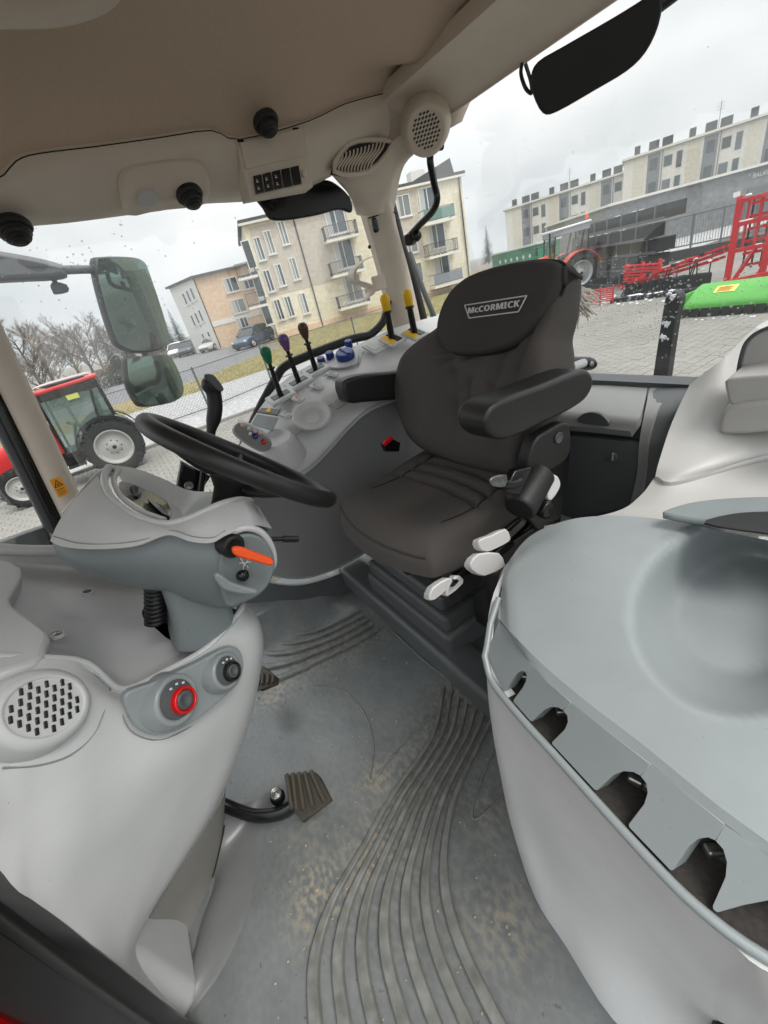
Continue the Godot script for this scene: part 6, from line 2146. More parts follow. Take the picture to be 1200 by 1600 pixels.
func houses() -> void:
	M.wframe = plain(Color(0.86, 0.86, 0.85), 0.5)
	M.wpane = plain(Color(0.22, 0.25, 0.27), 0.08)
	M.wpane1 = plain(Color(0.34, 0.37, 0.39), 0.1)
	M.wpane2 = plain(Color(0.15, 0.165, 0.18), 0.06)
	M.wpane3 = plain(Color(0.48, 0.49, 0.48), 0.25)
	M.wcurtain = plain(Color(0.7, 0.7, 0.69), 0.9)
	M.iron = plain(Color(0.20, 0.20, 0.20), 0.6)
	M.trim = mat(Color(0.87, 0.86, 0.83), 0.8, "dust", "", 0.5)
	M.cream = mat(Color(0.92, 0.89, 0.80), 0.9, "stain", "lump", 0.4, 0.1)
	M.greyish = mat(Color(0.79, 0.755, 0.71), 0.9, "stain", "lump", 0.4, 0.1)
	M.peach = mat(Color(0.90, 0.78, 0.66), 0.9, "stain", "lump", 0.4, 0.1)
	M.plaster = mat(Color(0.90, 0.89, 0.87), 0.9, "stain", "lump", 0.4, 0.1)
	M.sand = mat(Color(0.86, 0.84, 0.78), 0.9, "stain", "lump", 0.4, 0.1)
	M.cladding = mat(Color(0.46, 0.47, 0.48), 0.7, "dust", "", 0.4)
	M.brickgrey = mat(Color(0.33, 0.33, 0.33), 0.9, "wear", "lump", 2.0, 0.4)
	M.roofing = mat(Color(0.35, 0.35, 0.35), 0.9, "wear", "", 1.0)
	M.bluescreen = plain(Color(0.35, 0.50, 0.46), 0.5)
	M.greyscreen = plain(Color(0.48, 0.50, 0.54), 0.5)
	# cream apartment house
	var a := Vector3(13.7, GY, -38.2); var b := Vector3(32.5, GY, -32.8)
	var w := Wall.new(a, b)
	var t := thing("apartment_house", "cream and grey three-storey apartment house with iron balconies", "building", (a + b) * 0.5)
	var back := -w.n * 11.0
	var top := GY + 8.75
	var m := MB.new()
	footprint(m, [[a.x, a.z], [b.x, b.z], [b.x + back.x, b.z + back.z], [a.x + back.x, a.z + back.z]], GY - 0.3, top)
	put(m, "wall", M.cream, t)
	# plinth, grey upper field, roof edge
	m = MB.new()
	m.box(w.fr((a + b) * 0.5 + Vector3(0, 0.25, 0) + w.n * 0.04), Vector3(a.distance_to(b), 0.6, 0.1))
	put(m, "plinth", M.peach, t)
	var u0 := (PL(402, 400, a, w.n) - a).dot(w.u); var u1 := (PL(556, 400, a, w.n) - a).dot(w.u)
	m = MB.new()
	m.box(w.fr(a + w.u * (u0 + u1) * 0.5 + Vector3(0, 5.9, 0)), Vector3(u1 - u0, 5.0, 0.06))
	put(m, "grey_field", M.greyish, t)
	u0 = (PL(616, 330, a, w.n) - a).dot(w.u); u1 = (PL(654, 330, a, w.n) - a).dot(w.u)
	m = MB.new()
	m.box(w.fr(a + w.u * (u0 + u1) * 0.5 + Vector3(0, 5.9, 0)), Vector3(u1 - u0, 5.0, 0.06))
	put(m, "grey_field", M.greyish, t)
	m = MB.new()
	m.box(w.fr((a + b) * 0.5 + back * 0.5 + Vector3(0, 8.85, 0)), Vector3(a.distance_to(b) + 0.5, 0.22, 11.6))
	put(m, "roof", M.roofing, t)
	m = MB.new()
	m.box(w.fr((a + b) * 0.5 + w.n * 0.2 + Vector3(0, 8.66, 0)), Vector3(a.distance_to(b) + 0.6, 0.16, 0.2))
	put(m, "gutter", M.trim, t)
	m = MB.new()
	var rp := b + back * 0.25 - w.u * 3.0 + Vector3(0, 9.5, 0)
	m.box(w.fr(rp), Vector3(1.4, 1.2, 1.0))
	put(m, "chimney", M.trim, t)
	m = MB.new()
	var ra := b - w.u * 5.0 + back * 0.1 + Vector3(0, 8.95, 0); var rb := b + back * 0.1 + Vector3(0, 8.95, 0)
	m.quad(ra, rb, rb + Vector3(0, 1.3, 0) - w.u * 0.3, ra); m.quad(ra, rb + Vector3(0, 1.3, 0) - w.u * 0.3, rb + back * 0.5, ra + back * 0.5)
	m.flat(rb, rb + back * 0.5, rb + Vector3(0, 1.3, 0) - w.u * 0.3)
	put(m, "roof_pitch", M.roofing, t)
	for e in [455.0, 718.0]:
		var c := PL(e, 330 if e < 500 else 290, a + w.n * 0.1, w.n)
		m = MB.new()
		rod(m, Vector3(c.x, GY + 0.1, c.z), Vector3(c.x, top - 0.1, c.z), 0.055, 6)
		put(m, "downpipe", M.iron, t)
	for q in [[405, 389], [421, 379], [442.5, 364], [420, 439], [437.5, 430], [459.5, 420], [436, 484], [452, 479], [475, 474]]:
		win(t, w, q[0], q[1], 0.62, 1.65, 2)
	for q in [[524, 342], [538, 397], [551, 450]]: win(t, w, q[0], q[1], 1.7, 2.1, 2)
	for q in [[536, 372], [545, 427], [556, 478]]: balcony(t, w, q[0], q[1], 2.9)
	for q in [[630, 322], [641, 380], [650, 426]]: win(t, w, q[0], q[1], 1.3, 1.55, 2)
	for q in [[668, 316], [682, 367], [690, 415]]: win(t, w, q[0], q[1], 1.6, 2.1, 2)
	balcony(t, w, 688, 346, 3.0, "bluescreen"); balcony(t, w, 694, 398, 3.0); balcony(t, w, 702, 444, 3.0, "greyscreen")
	for q in [[388, 434], [404, 479]]: balcony(t, w, q[0], q[1], 1.6)
	for q in [[389, 398], [403, 444], [416, 488]]: win(t, w, q[0], q[1], 0.7, 2.0, 1)
	# peach house behind it
	a = Vector3(11.3, GY, -50.7); b = Vector3(21.0, GY, -48.4)
	var sd := Vector3(9.6, GY, -56.0)
	t = thing("peach_house", "peach rendered two-storey house behind the parked cars", "building", (a + b) * 0.5)
	w = Wall.new(a, b)
	top = GY + 7.0
	m = MB.new()
	footprint(m, [[a.x, a.z], [b.x, b.z], [b.x - 1.7, b.z - 6.0], [sd.x, sd.z]], GY - 0.3, top)
	put(m, "wall", M.peach, t)
	var w2 := Wall.new(a, sd)
	m = MB.new()
	m.box(w2.fr((a + sd) * 0.5 + Vector3(0, 3.5, 0)), Vector3(a.distance_to(sd) + 0.04, 7.0, 0.08))
	put(m, "side_wall", M.trim, t)
	m = MB.new()
	m.box(w.fr((a + b) * 0.5 + Vector3(0, 2.5, 0) + w.n * 0.02), Vector3(a.distance_to(b), 0.5, 0.08))
	put(m, "band", M.trim, t)
	m = MB.new()
	footprint(m, [[a.x - 0.2, a.z + 0.35], [b.x + 0.3, b.z + 0.35], [b.x - 1.7, b.z - 6.2], [sd.x - 0.4, sd.z - 0.2]], top, top + 0.2)
	put(m, "roof", M.roofing, t)
	m = MB.new()
	rod(m, a + w.n * 0.08 + Vector3(0, 0.1, 0), a + w.n * 0.08 + Vector3(0, 7, 0), 0.06, 6)
	put(m, "downpipe", M.brown, t)
	for q in [[361, 445], [373, 478], [387, 440]]: win(t, w, q[0], q[1], 1.5, 1.35, 2)
	win(t, w, 382, 512, 1.2, 2.1, 3)
	for q in [[290, 467], [296, 463], [302, 459], [303, 501], [309, 497], [315, 493], [318, 525], [327, 522]]: win(t, w2, q[0], q[1], 0.5, 1.2 if q[1] < 510 else 0.6)
	# long white terraces on the skyline
	terrace("white and sand terrace of flats with a low roofline", Vector3(71.7, GY, -62.3), Vector3(80.0, GY, -44.0), GY + 8.3, [[810, 345], [812, 367], [868, 0]], [790, 985], false)
	terrace("tall white terrace of flats with chimney stacks above the warehouse", Vector3(74.0, GY, -42.0), Vector3(86.0, GY, -20.0), GY + 9.3, [], [992, 1260], true)
	# grey warehouse
	a = Vector3(37.0, GY, -22.0); b = Vector3(52.5, GY, -11.4)
	w = Wall.new(a, b)
	t = thing("warehouse", "long low grey warehouse with pale roof edge", "building", (a + b) * 0.5)
	back = -w.n * 14.0
	m = MB.new()
	footprint(m, [[a.x, a.z], [b.x, b.z], [b.x + back.x, b.z + back.z], [a.x + back.x, a.z + back.z]], GY - 0.2, GY + 3.35)
	put(m, "wall", mat(Color(0.58, 0.59, 0.60), 0.85, "patch", "lump", 0.3, 0.15), t)
	m = MB.new()
	m.box(w.fr((a + b) * 0.5 + back * 0.5 + w.n * 0.15 + Vector3(0, 3.42, 0)), Vector3(a.distance_to(b) + 0.4, 0.16, 14.4))
	put(m, "roof", M.trim, t)
	m = MB.new()
	var dc := PL(1195, 300, a + w.n * 0.03, w.n)
	m.box(w.fr(dc + Vector3(0, -0.5, 0)), Vector3(2.6, 2.2, 0.08))
	put(m, "shutter", M.cladding, t)
	for k in 9:
		m = MB.new()
		m.box(w.fr(dc + w.n * 0.05 + Vector3(0, -1.5 + 0.24 * k, 0)), Vector3(2.5, 0.05, 0.04))
		put(m, "shutter_rib", M.cladding, t)
	m = MB.new()
	m.box(w.fr(PL(1151, 304, a + w.n * 0.03, w.n)), Vector3(0.5, 0.34, 0.02))
	put(m, "notice", M.plaster, t)
	var sg := TextMesh.new()
	sg.text = "BALKO"; sg.font_size = 24; sg.pixel_size = 0.016; sg.depth = 0.03
	var so := MeshInstance3D.new()
	so.name = "sign_lettering"; so.mesh = sg; so.material_override = M.white
	t.add_child(so)
	var bs := Basis(w.u, Vector3.UP, w.u.cross(Vector3.UP))
	so.transform = Transform3D(bs, PL(1190, 271, a + w.n * 0.06, w.n) - t.position)

func terrace(label: String, a: Vector3, b: Vector3, top: float, extra: Array, span: Array, high: bool) -> void:
	var w := Wall.new(a, b)
	var t := thing("terrace_block", label, "building", (a + b) * 0.5)
	var back := -w.n * 10.0
	var m := MB.new()
	footprint(m, [[a.x, a.z], [b.x, b.z], [b.x + back.x, b.z + back.z], [a.x + back.x, a.z + back.z]], GY - 0.3, top)
	put(m, "wall", M.plaster, t)
	m = MB.new()
	var L := a.distance_to(b)
	m.box(w.fr((a + b) * 0.5 + back * 0.5 + Vector3(0, top - GY + 0.12, 0)), Vector3(L + 0.5, 0.26, 10.8))
	put(m, "roof", M.trim, t)
	m = MB.new()
	m.box(w.fr((a + b) * 0.5 + w.n * 0.3 + Vector3(0, top - GY - 0.06, 0)), Vector3(L + 0.5, 0.12, 0.14))
	put(m, "gutter", M.cladding, t)
	var bays := int(L / 6.4)
	for k in bays:
		var u := 1.0 + 6.4 * k
		var st := top - GY
		m = MB.new()
		m.box(w.fr(a + w.u * (u + 0.9) + Vector3(0, st * 0.5, 0)), Vector3(1.4, st - 0.2, 0.10))
		put(m, "sand_bay", M.sand, t)
		m = MB.new()
		m.box(w.fr(a + w.u * (u + 2.7) + Vector3(0, st * 0.5, 0)), Vector3(1.5, st - 0.4, 0.12))
		put(m, "stair_strip", M.cladding, t)
		for fl in 3:
			var y := st - 1.5 - 2.75 * fl
			tw(t, w, a + w.u * (u + 2.7) + w.n * 0.06 + Vector3(0, y + 0.1, 0), 0.9, 1.3)
			tw(t, w, a + w.u * (u + 4.4) + Vector3(0, y, 0), 0.85, 1.1)
			tw(t, w, a + w.u * (u + 5.7) + Vector3(0, y - 0.2, 0), 0.55, 1.7)
		m = MB.new()
		rod(m, a + w.u * (u + 3.7) + w.n * 0.12, a + w.u * (u + 3.7) + w.n * 0.12 + Vector3(0, st, 0), 0.06, 6)
		put(m, "downpipe", M.cladding, t)
		for c: float in [0.6, 2.6, 4.2]:
			m = MB.new()
			m.box(w.fr(a + w.u * (u + c) + back * 0.08 + Vector3(0, st + 0.75, 0)), Vector3(1.2 if c > 2 else 0.7, 1.05, 0.7))
			put(m, "chimney", M.brickgrey, t)
		if k == 1:
			m = MB.new()
			rod(m, a + w.u * (u + 3.4) + back * 0.1 + Vector3(0, st + 0.2, 0), a + w.u * (u + 3.4) + back * 0.1 + Vector3(0, st + 3.2, 0), 0.035, 5)
			for q in 3: rod(m, a + w.u * (u + 3.0) + back * 0.1 + Vector3(0, st + 2.3 + 0.3 * q, 0), a + w.u * (u + 3.8) + back * 0.1 + Vector3(0, st + 2.3 + 0.3 * q, 0), 0.02, 5)
			put(m, "aerial", M.cladding, t)
	# gable windows on the short left end
	var w2 := Wall.new(a, a + back)
	for fl in 3:
		tw(t, w2, a + back * 0.28 + Vector3(0, top - GY - 1.8 - 2.7 * fl, 0), 0.6, 1.5)
		tw(t, w2, a + back * 0.62 + Vector3(0, top - GY - 1.8 - 2.7 * fl, 0), 0.6, 1.5)

func tw(t: Node, w: Wall, c: Vector3, ww: float, hh: float) -> void:
	var m := MB.new()
	m.box(w.fr(c), Vector3(ww + 0.14, hh + 0.14, 0.10))
	var o := put(m, "window", M.cladding, t)
	m = MB.new()
	m.box(w.fr(c + w.n * 0.04), Vector3(ww, hh, 0.06))
	put(m, "pane", [M.wpane, M.wpane1, M.wpane2, M.wpane][rng.randi() % 4], o)

func wheel(t: Node3D, at: Vector3, r: float, w: float, rim: Material, lugs: int, called := "wheel") -> void:   # axle along local z
	var o := Node3D.new()
	o.name = called
	t.add_child(o, true)
	o.position = at
	var fr := Transform3D(Basis(Vector3.RIGHT, PI / 2), Vector3.ZERO)
	var m := MB.new()
	var h := w / 2
	lathe(m, fr, [[r * 0.60, -h * 0.8], [r * 0.72, -h], [r * 0.90, -h * 0.95], [r * 0.97, -h * 0.7], [r * 0.975, 0], [r * 0.97, h * 0.7], [r * 0.90, h * 0.95], [r * 0.72, h], [r * 0.60, h * 0.8]], 36)
	for k in lugs:
		var a := TAU * k / lugs
		for s: float in [-1.0, 1.0]:
			var aa := a + (PI / lugs if s > 0 else 0.0)
			var bs := Basis(Vector3(0, 0, 1), aa) * Basis(Vector3(1, 0, 0), s * 0.62)
			m.box(Transform3D(bs, Basis(Vector3(0, 0, 1), aa) * Vector3(r * 0.965, 0, s * h * 0.45)), Vector3(r * 0.10, r * 0.10, h * 1.15))
			m.box(Transform3D(Basis(Vector3(0, 0, 1), aa + s * 0.07), Basis(Vector3(0, 0, 1), aa + 0.05) * Vector3(r * 0.87, 0, s * h * 0.93)), Vector3(r * 0.20, r * 0.085, h * 0.14))
	putl(m, "tyre", M.tyre, o)
	m = MB.new()
	for s: float in [-1.0, 1.0]:
		lathe(m, fr * Transform3D(Basis.from_scale(Vector3(1, s, 1)), Vector3.ZERO), [[r * 0.64, h * 0.80], [r * 0.64, h * 0.92], [r * 0.58, h * 0.92], [r * 0.54, h * 0.62], [r * 0.50, h * 0.50], [r * 0.30, h * 0.62], [r * 0.20, h * 0.66], [r * 0.17, h * 0.80], [r * 0.10, h * 0.82], [0, h * 0.82]], 30)
	var ro := putl(m, "rim", rim, o)
	m = MB.new()
	for k in 8:
		for s: float in [-1.0, 1.0]:
			lathe(m, fr * Transform3D(Basis.from_scale(Vector3(1, s, 1)), Vector3(cos(TAU * k / 8) * r * 0.25, s * h * 0.62, sin(TAU * k / 8) * r * 0.25)), [[r * 0.022, 0], [r * 0.022, h * 0.08], [0, h * 0.09]], 6)
	lathe(m, fr, [[r * 0.07, h * 0.80], [r * 0.07, h * 0.88], [0, h * 0.90]], 12)
	putl(m, "nuts", M.gloss, ro)

func make_tractor(called: String, label: String, paint: Material, roof: Material, rim: Material, k: float, at: Vector3, turn: float, big: bool) -> Node3D:
	var t := thing(called, label, "tractor", at)
	t.rotation.y = turn
	var rr := 0.585 * k; var fr_ := 0.40 * k
	var tz := 0.50 * k
	for s: float in [-1.0, 1.0]:
		wheel(t, Vector3(0, rr, s * tz), rr, 0.36 * k, rim, 18)
		wheel(t, Vector3(-1.85 * k, fr_, s * tz * 0.98), fr_, 0.26 * k, rim, 16)
	var m := MB.new()   # chassis and engine
	m.rbox(Transform3D(Basis(), Vector3(-1.0, 0.60, 0) * k), Vector3(2.1, 0.34, 0.34) * k, 0.04)
	m.rbox(Transform3D(Basis(), Vector3(-1.85, 0.42, 0) * k), Vector3(0.22, 0.2, 0.9) * k, 0.03)
	m.rbox(Transform3D(Basis(), Vector3(0.0, 0.60, 0) * k), Vector3(0.5, 0.5, 0.7) * k, 0.05)
	m.rbox(Transform3D(Basis(), Vector3(-2.3, 0.62, 0) * k), Vector3(0.25, 0.22, 0.36) * k, 0.03)
	putl(m, "chassis", M.tyre, t)
	# bonnet
	var rows := []
	for e in [[-2.42, 0.74, 1.02, 0.17], [-2.30, 0.72, 1.14, 0.22], [-1.9, 0.74, 1.20, 0.25], [-1.4, 0.74, 1.27, 0.26], [-0.9, 0.74, 1.33, 0.27]]:
		var q := PackedVector3Array()
		for i in 16:
			var a := PI * i / 15.0
			var cz := signf(cos(a)) * pow(absf(cos(a)), 0.5); var sy := pow(absf(sin(a)), 0.5)
			q.append(Vector3(e[0], e[1] + (e[2] - e[1]) * sy, cz * e[3]) * k)
		rows.append(q)
	m = MB.new()
	m.grid(rows)
	m.fan(rows[0])
	var bn := putl(m, "bonnet", paint, t)
	m = MB.new()
	m.rbox(Transform3D(Basis(), Vector3(-2.425, 0.86, 0) * k), Vector3(0.03, 0.2, 0.26) * k, 0.01)
	for s: float in [-1.0, 1.0]: m.rbox(Transform3D(Basis(), Vector3(-1.5, 0.95, s * 0.262) * k), Vector3(0.5, 0.16, 0.012) * k, 0.004)
	putl(m, "grille", M.gloss, bn)
	for s: float in [-1.0, 1.0]:
		m = MB.new()
		m.rbox(Transform3D(Basis(), Vector3(-2.41, 0.98, s * 0.10) * k), Vector3(0.03, 0.06, 0.10) * k, 0.01)
		putl(m, "headlight", M.white, bn)
	# fenders
	for s: float in [-1.0, 1.0]:
		var arc := []
		for e: float in [0.0, 1.0]:
			var q := PackedVector3Array()
			for i in 14:
				var a := deg_to_rad(lerpf(195.0, 15.0, i / 13.0))
				q.append(Vector3(cos(a) * rr * 1.13, rr + sin(a) * rr * 1.13, s * (tz + k * (0.20 if e > 0 else -0.17))))
			arc.append(q)
		m = MB.new()
		shell(m, arc, Vector3(0, 0.025, 0) * k)
		putl(m, "fender", paint if big else M.gloss, t)
	# cab floor, posts, roof
	m = MB.new()
	m.rbox(Transform3D(Basis(), Vector3(-0.42, 0.70, 0) * k), Vector3(0.95, 0.10, 0.95) * k, 0.02)
	m.rbox(Transform3D(Basis(), Vector3(-0.82, 0.45, 0) * k), Vector3(0.3, 0.05, 1.1) * k, 0.01)
	m.rbox(Transform3D(Basis(), Vector3(0.05, 0.98, 0) * k), Vector3(0.45, 0.5, 0.6) * k, 0.05)
	putl(m, "cab_floor", M.gloss, t)
	var P := [[Vector3(-0.86, 0.72, 0.44), Vector3(-0.78, 1.86, 0.46)], [Vector3(-0.02, 1.12, 0.50), Vector3(0.16, 1.86, 0.47)], [Vector3(0.30, 1.10, 0.46), Vector3(0.30, 1.88, 0.45)]]
	for s: float in [-1.0, 1.0]:
		for e in P:
			m = MB.new()
			tube(m, PackedVector3Array([e[0] * Vector3(1, 1, s) * k, e[1] * Vector3(1, 1, s) * k]), 0.026 * k, 8)
			putl(m, "cab_post", M.gloss, t)
		m = MB.new()
		var gl := [P[0][0] * Vector3(1, 1, s) * k, P[1][0] * Vector3(1, 1, s) * k + Vector3(-0.02, -0.3, 0) * k, P[1][1] * Vector3(1, 1, s) * k, P[0][1] * Vector3(1, 1, s) * k]
		m.quad(gl[0], gl[1], gl[2], gl[3])
		putl(m, "door_glass", M.cabglass if not big else M.clearglass, t)
		m = MB.new()
		m.quad(P[1][0] * Vector3(1, 1, s) * k, P[2][0] * Vector3(1, 1, s) * k, P[2][1] * Vector3(1, 1, s) * k, P[1][1] * Vector3(1, 1, s) * k)
		putl(m, "quarter_glass", M.cabglass if not big else M.clearglass, t)
		m = MB.new()
		m.box(Transform3D(Basis(), Vector3(-0.5, 1.0, s * 0.475) * k), Vector3(0.10, 0.03, 0.03) * k)
		putl(m, "door_handle", M.gloss, t)
		m = MB.new()
		tube(m, PackedVector3Array([Vector3(-0.82, 1.62, s * 0.46) * k, Vector3(-0.98, 1.60, s * 0.66) * k]), 0.012 * k, 6)
		m.rbox(Transform3D(Basis(), Vector3(-0.98, 1.50, s * 0.70) * k), Vector3(0.04, 0.26, 0.17) * k, 0.02)
		putl(m, "mirror", M.gloss, t)
	m = MB.new()
	m.quad(P[0][0] * k, P[0][0] * Vector3(1, 1, -1) * k, P[0][1] * Vector3(1, 1, -1) * k, P[0][1] * k)
	putl(m, "windscreen", M.cabglass, t)
	m = MB.new()
	m.quad(P[2][0] * k, P[2][0] * Vector3(1, 1, -1) * k, P[2][1] * Vector3(1, 1, -1) * k, P[2][1] * k)
	putl(m, "rear_glass", M.cabglass, t)
	m = MB.new()
	m.rbox(Transform3D(Basis(), Vector3(-0.25, 1.885, 0) * k), Vector3(1.18, 0.16, 1.0) * k, 0.03)
	var lin := putl(m, "roof_frame", M.gloss if not big else M.cladding2, t)
	m = MB.new()
	m.rbox(Transform3D(Basis(Vector3(0, 0, 1), 0.03), Vector3(-0.25, 1.995, 0) * k), Vector3(1.24, 0.075, 1.06) * k, 0.035 * k, 3)
	putl(m, "roof", roof, t)
	if not big:
		m = MB.new()
		m.rbox(Transform3D(Basis(), Vector3(-0.22, 2.06, 0) * k), Vector3(0.75, 0.05, 0.7) * k, 0.02)
		putl(m, "roof_hatch", M.gloss, lin)
		for s: float in [-1.0, 1.0]:
			m = MB.new()
			tube(m, spline(PackedVector3Array([Vector3(-0.75, 2.03, s * 0.42) * k, Vector3(-0.70, 2.09, s * 0.42) * k, Vector3(0.20, 2.10, s * 0.42) * k, Vector3(0.26, 2.03, s * 0.42) * k]), 3), 0.012 * k, 6)
			putl(m, "roof_rail", M.white, lin)
		m = MB.new()
		m.rbox(Transform3D(Basis(), Vector3(-0.2, 1.78, 0.485) * k), Vector3(0.22, 0.14, 0.004) * k, 0.001)
		putl(m, "sticker", plain(Color(0.75, 0.78, 0.35), 0.5), lin)
	else:
		m = MB.new()
		tube(m, PackedVector3Array([Vector3(0.25, 1.98, 0.42) * k, Vector3(0.25, 2.12, 0.42) * k]), 0.015 * k, 6)
		lathe(m, Transform3D(Basis(), Vector3(0.25, 2.10, 0.42) * k), [[0.05 * k, 0], [0.05 * k, 0.10 * k], [0.03 * k, 0.13 * k], [0, 0.13 * k]], 14)
		putl(m, "beacon", M.orange, lin)
	# interior: wheel, seat
	m = MB.new()
	var sw := PackedVector3Array()
	for i in 20: sw.append((Vector3(-0.48, 1.20, 0) + Vector3(cos(TAU * i / 20) * 0.13, cos(TAU * i / 20) * -0.08, sin(TAU * i / 20) * 0.16)) * k)
	tube(m, sw, 0.012 * k, 6, true)
	tube(m, PackedVector3Array([Vector3(-0.48, 1.20, 0) * k, Vector3(-0.66, 0.80, 0) * k]), 0.03 * k, 8)
	putl(m, "steering_wheel", M.gloss, t)
	m = MB.new()
	m.rbox(Transform3D(Basis(), Vector3(-0.10, 1.18, 0) * k), Vector3(0.40, 0.10, 0.42) * k, 0.04)
	m.rbox(Transform3D(Basis(Vector3(0, 0, 1), -0.15), Vector3(0.10, 1.42, 0) * k), Vector3(0.10, 0.45, 0.42) * k, 0.04)
	putl(m, "seat", M.gloss, t)
	m = MB.new()
	tube(m, PackedVector3Array([Vector3(-0.90, 1.25, 0.30) * k, Vector3(-0.92, 1.95, 0.34) * k]), 0.03 * k, 8)
	putl(m, "exhaust", M.gloss, t)
	return t

func car(label: String, paint: Material, at: Vector3, turn: float, kind: int) -> void:   # nose towards local -x, 4 m long
	var t := thing("parked_car", label, "car", at, "cars parked by the flats")
	t.basis = Basis(Vector3.UP, turn).scaled(Vector3.ONE * 1.15)
	var hatch := kind == 0
	# lower body: sections along the length
	var secs := [[-2.0, 0.30, 0.52, 0.62], [-1.93, 0.22, 0.62, 0.74], [-1.6, 0.20, 0.74, 0.82], [-0.9, 0.20, 0.86, 0.86], [-0.3, 0.20, 0.90, 0.87], [0.6, 0.20, 0.92, 0.87], [1.3, 0.20, 0.93, 0.86], [1.8, 0.24, 0.92 if hatch else 0.88, 0.80], [1.98, 0.34, 0.85 if hatch else 0.80, 0.68]]
	var rows := []
	for e in secs:
		var q := PackedVector3Array()
		for i in 18:
			var a := TAU * i / 18.0
			var cz := signf(cos(a)) * pow(absf(cos(a)), 0.38); var sy := signf(sin(a)) * pow(absf(sin(a)), 0.38)
			q.append(Vector3(e[0], (e[1] + e[2]) / 2 + sy * (e[2] - e[1]) / 2, cz * e[3]))
		rows.append(q)
	var m := MB.new()
	m.grid(rows, true); m.fan(rows[0]); m.fan(rows[-1])
	var body := putl(m, "body", paint, t)
	# greenhouse
	var gh := [[-1.05, 0.86, 0.0, 0.78], [-0.40, 0.86, 0.50, 0.66], [0.0, 0.88, 0.57, 0.64], [0.8, 0.90, 0.56, 0.64], [1.35 if hatch else 1.15, 0.91, 0.44 if hatch else 0.36, 0.65], [1.75, 0.90, 0.06 if hatch else 0.0, 0.72]]
	rows = []
	for e in gh:
		var q := PackedVector3Array()
		for s in [[1.0, 0.0], [0.9, 0.7], [0.80, 0.95], [0.6, 1.0], [-0.6, 1.0], [-0.80, 0.95], [-0.9, 0.7], [-1.0, 0.0]]:
			q.append(Vector3(e[0], e[1] - 0.02 + e[2] * s[1], s[0] * (0.80 if s[1] < 0.1 else e[3] * 1.12 if s[1] < 0.8 else e[3] * 1.1)))
		rows.append(q)
	m = MB.new()
	m.grid(surf(rows, 1, 3))
	putl(m, "windows", M.carglass, t)
	m = MB.new()
	var rf := []
	for e in [[-0.42, 0.50], [0.0, 0.575], [0.8, 0.565], [1.25 if hatch else 1.0, 0.48]]:
		var q := PackedVector3Array()
		for s: float in [-1.0, -0.8, 0, 0.8, 1.0]: q.append(Vector3(e[0], 0.885 + e[1] + 0.012 - 0.05 * pow(absf(s), 4.0), s * 0.60))
		rf.append(q)
	shell(m, surf(rf, 2, 2), Vector3(0, -0.02, 0))
	putl(m, "roof", paint, t)
	for s: float in [-1.0, 1.0]:
		for e in [[-0.42, 0.50, -1.02, 0.02], [0.30, 0.57, 0.32, 0.0], [1.25, 0.46, 1.66, 0.02]]:
			m = MB.new()
			tube(m, PackedVector3Array([Vector3(e[0], 0.875 + e[1], s * 0.645), Vector3(e[2], 0.90 + e[3], s * 0.80)]), 0.035, 6)
			putl(m, "pillar", paint if e[0] != 0.30 else M.gloss, t)
		wheel(t, Vector3(-1.28, 0.31, s * 0.78), 0.31, 0.20, M.alloy, 0)
		wheel(t, Vector3(1.25, 0.31, s * 0.78), 0.31, 0.20, M.alloy, 0)
		m = MB.new()
		m.rbox(Transform3D(Basis(Vector3.UP, s * -0.5), Vector3(-1.86, 0.58, s * 0.56)), Vector3(0.18, 0.12, 0.26), 0.04)
		putl(m, "headlight", M.white, t)
		m = MB.new()
		m.rbox(Transform3D(Basis(), Vector3(1.90, 0.72, s * 0.62)), Vector3(0.14, 0.22, 0.16), 0.04)
		putl(m, "tail_light", M.red, t)
		m = MB.new()
		m.rbox(Transform3D(Basis(), Vector3(-0.75, 0.95, s * 0.90)), Vector3(0.12, 0.12, 0.16), 0.04)
		putl(m, "door_mirror", paint, t)
		for e: float in [-0.45, 0.42]:
			m = MB.new()
			m.rbox(Transform3D(Basis(), Vector3(e + 0.3, 0.74, s * 0.873)), Vector3(0.16, 0.03, 0.02), 0.008)
			putl(m, "door_handle", paint, t)
	m = MB.new()
	m.rbox(Transform3D(Basis(), Vector3(-1.95, 0.36, 0)), Vector3(0.12, 0.12, 1.1), 0.03)
	m.rbox(Transform3D(Basis(), Vector3(0, 0.21, 0)), Vector3(3.3, 0.08, 1.70), 0.03)
	putl(m, "bumper_trim", M.gloss, t)

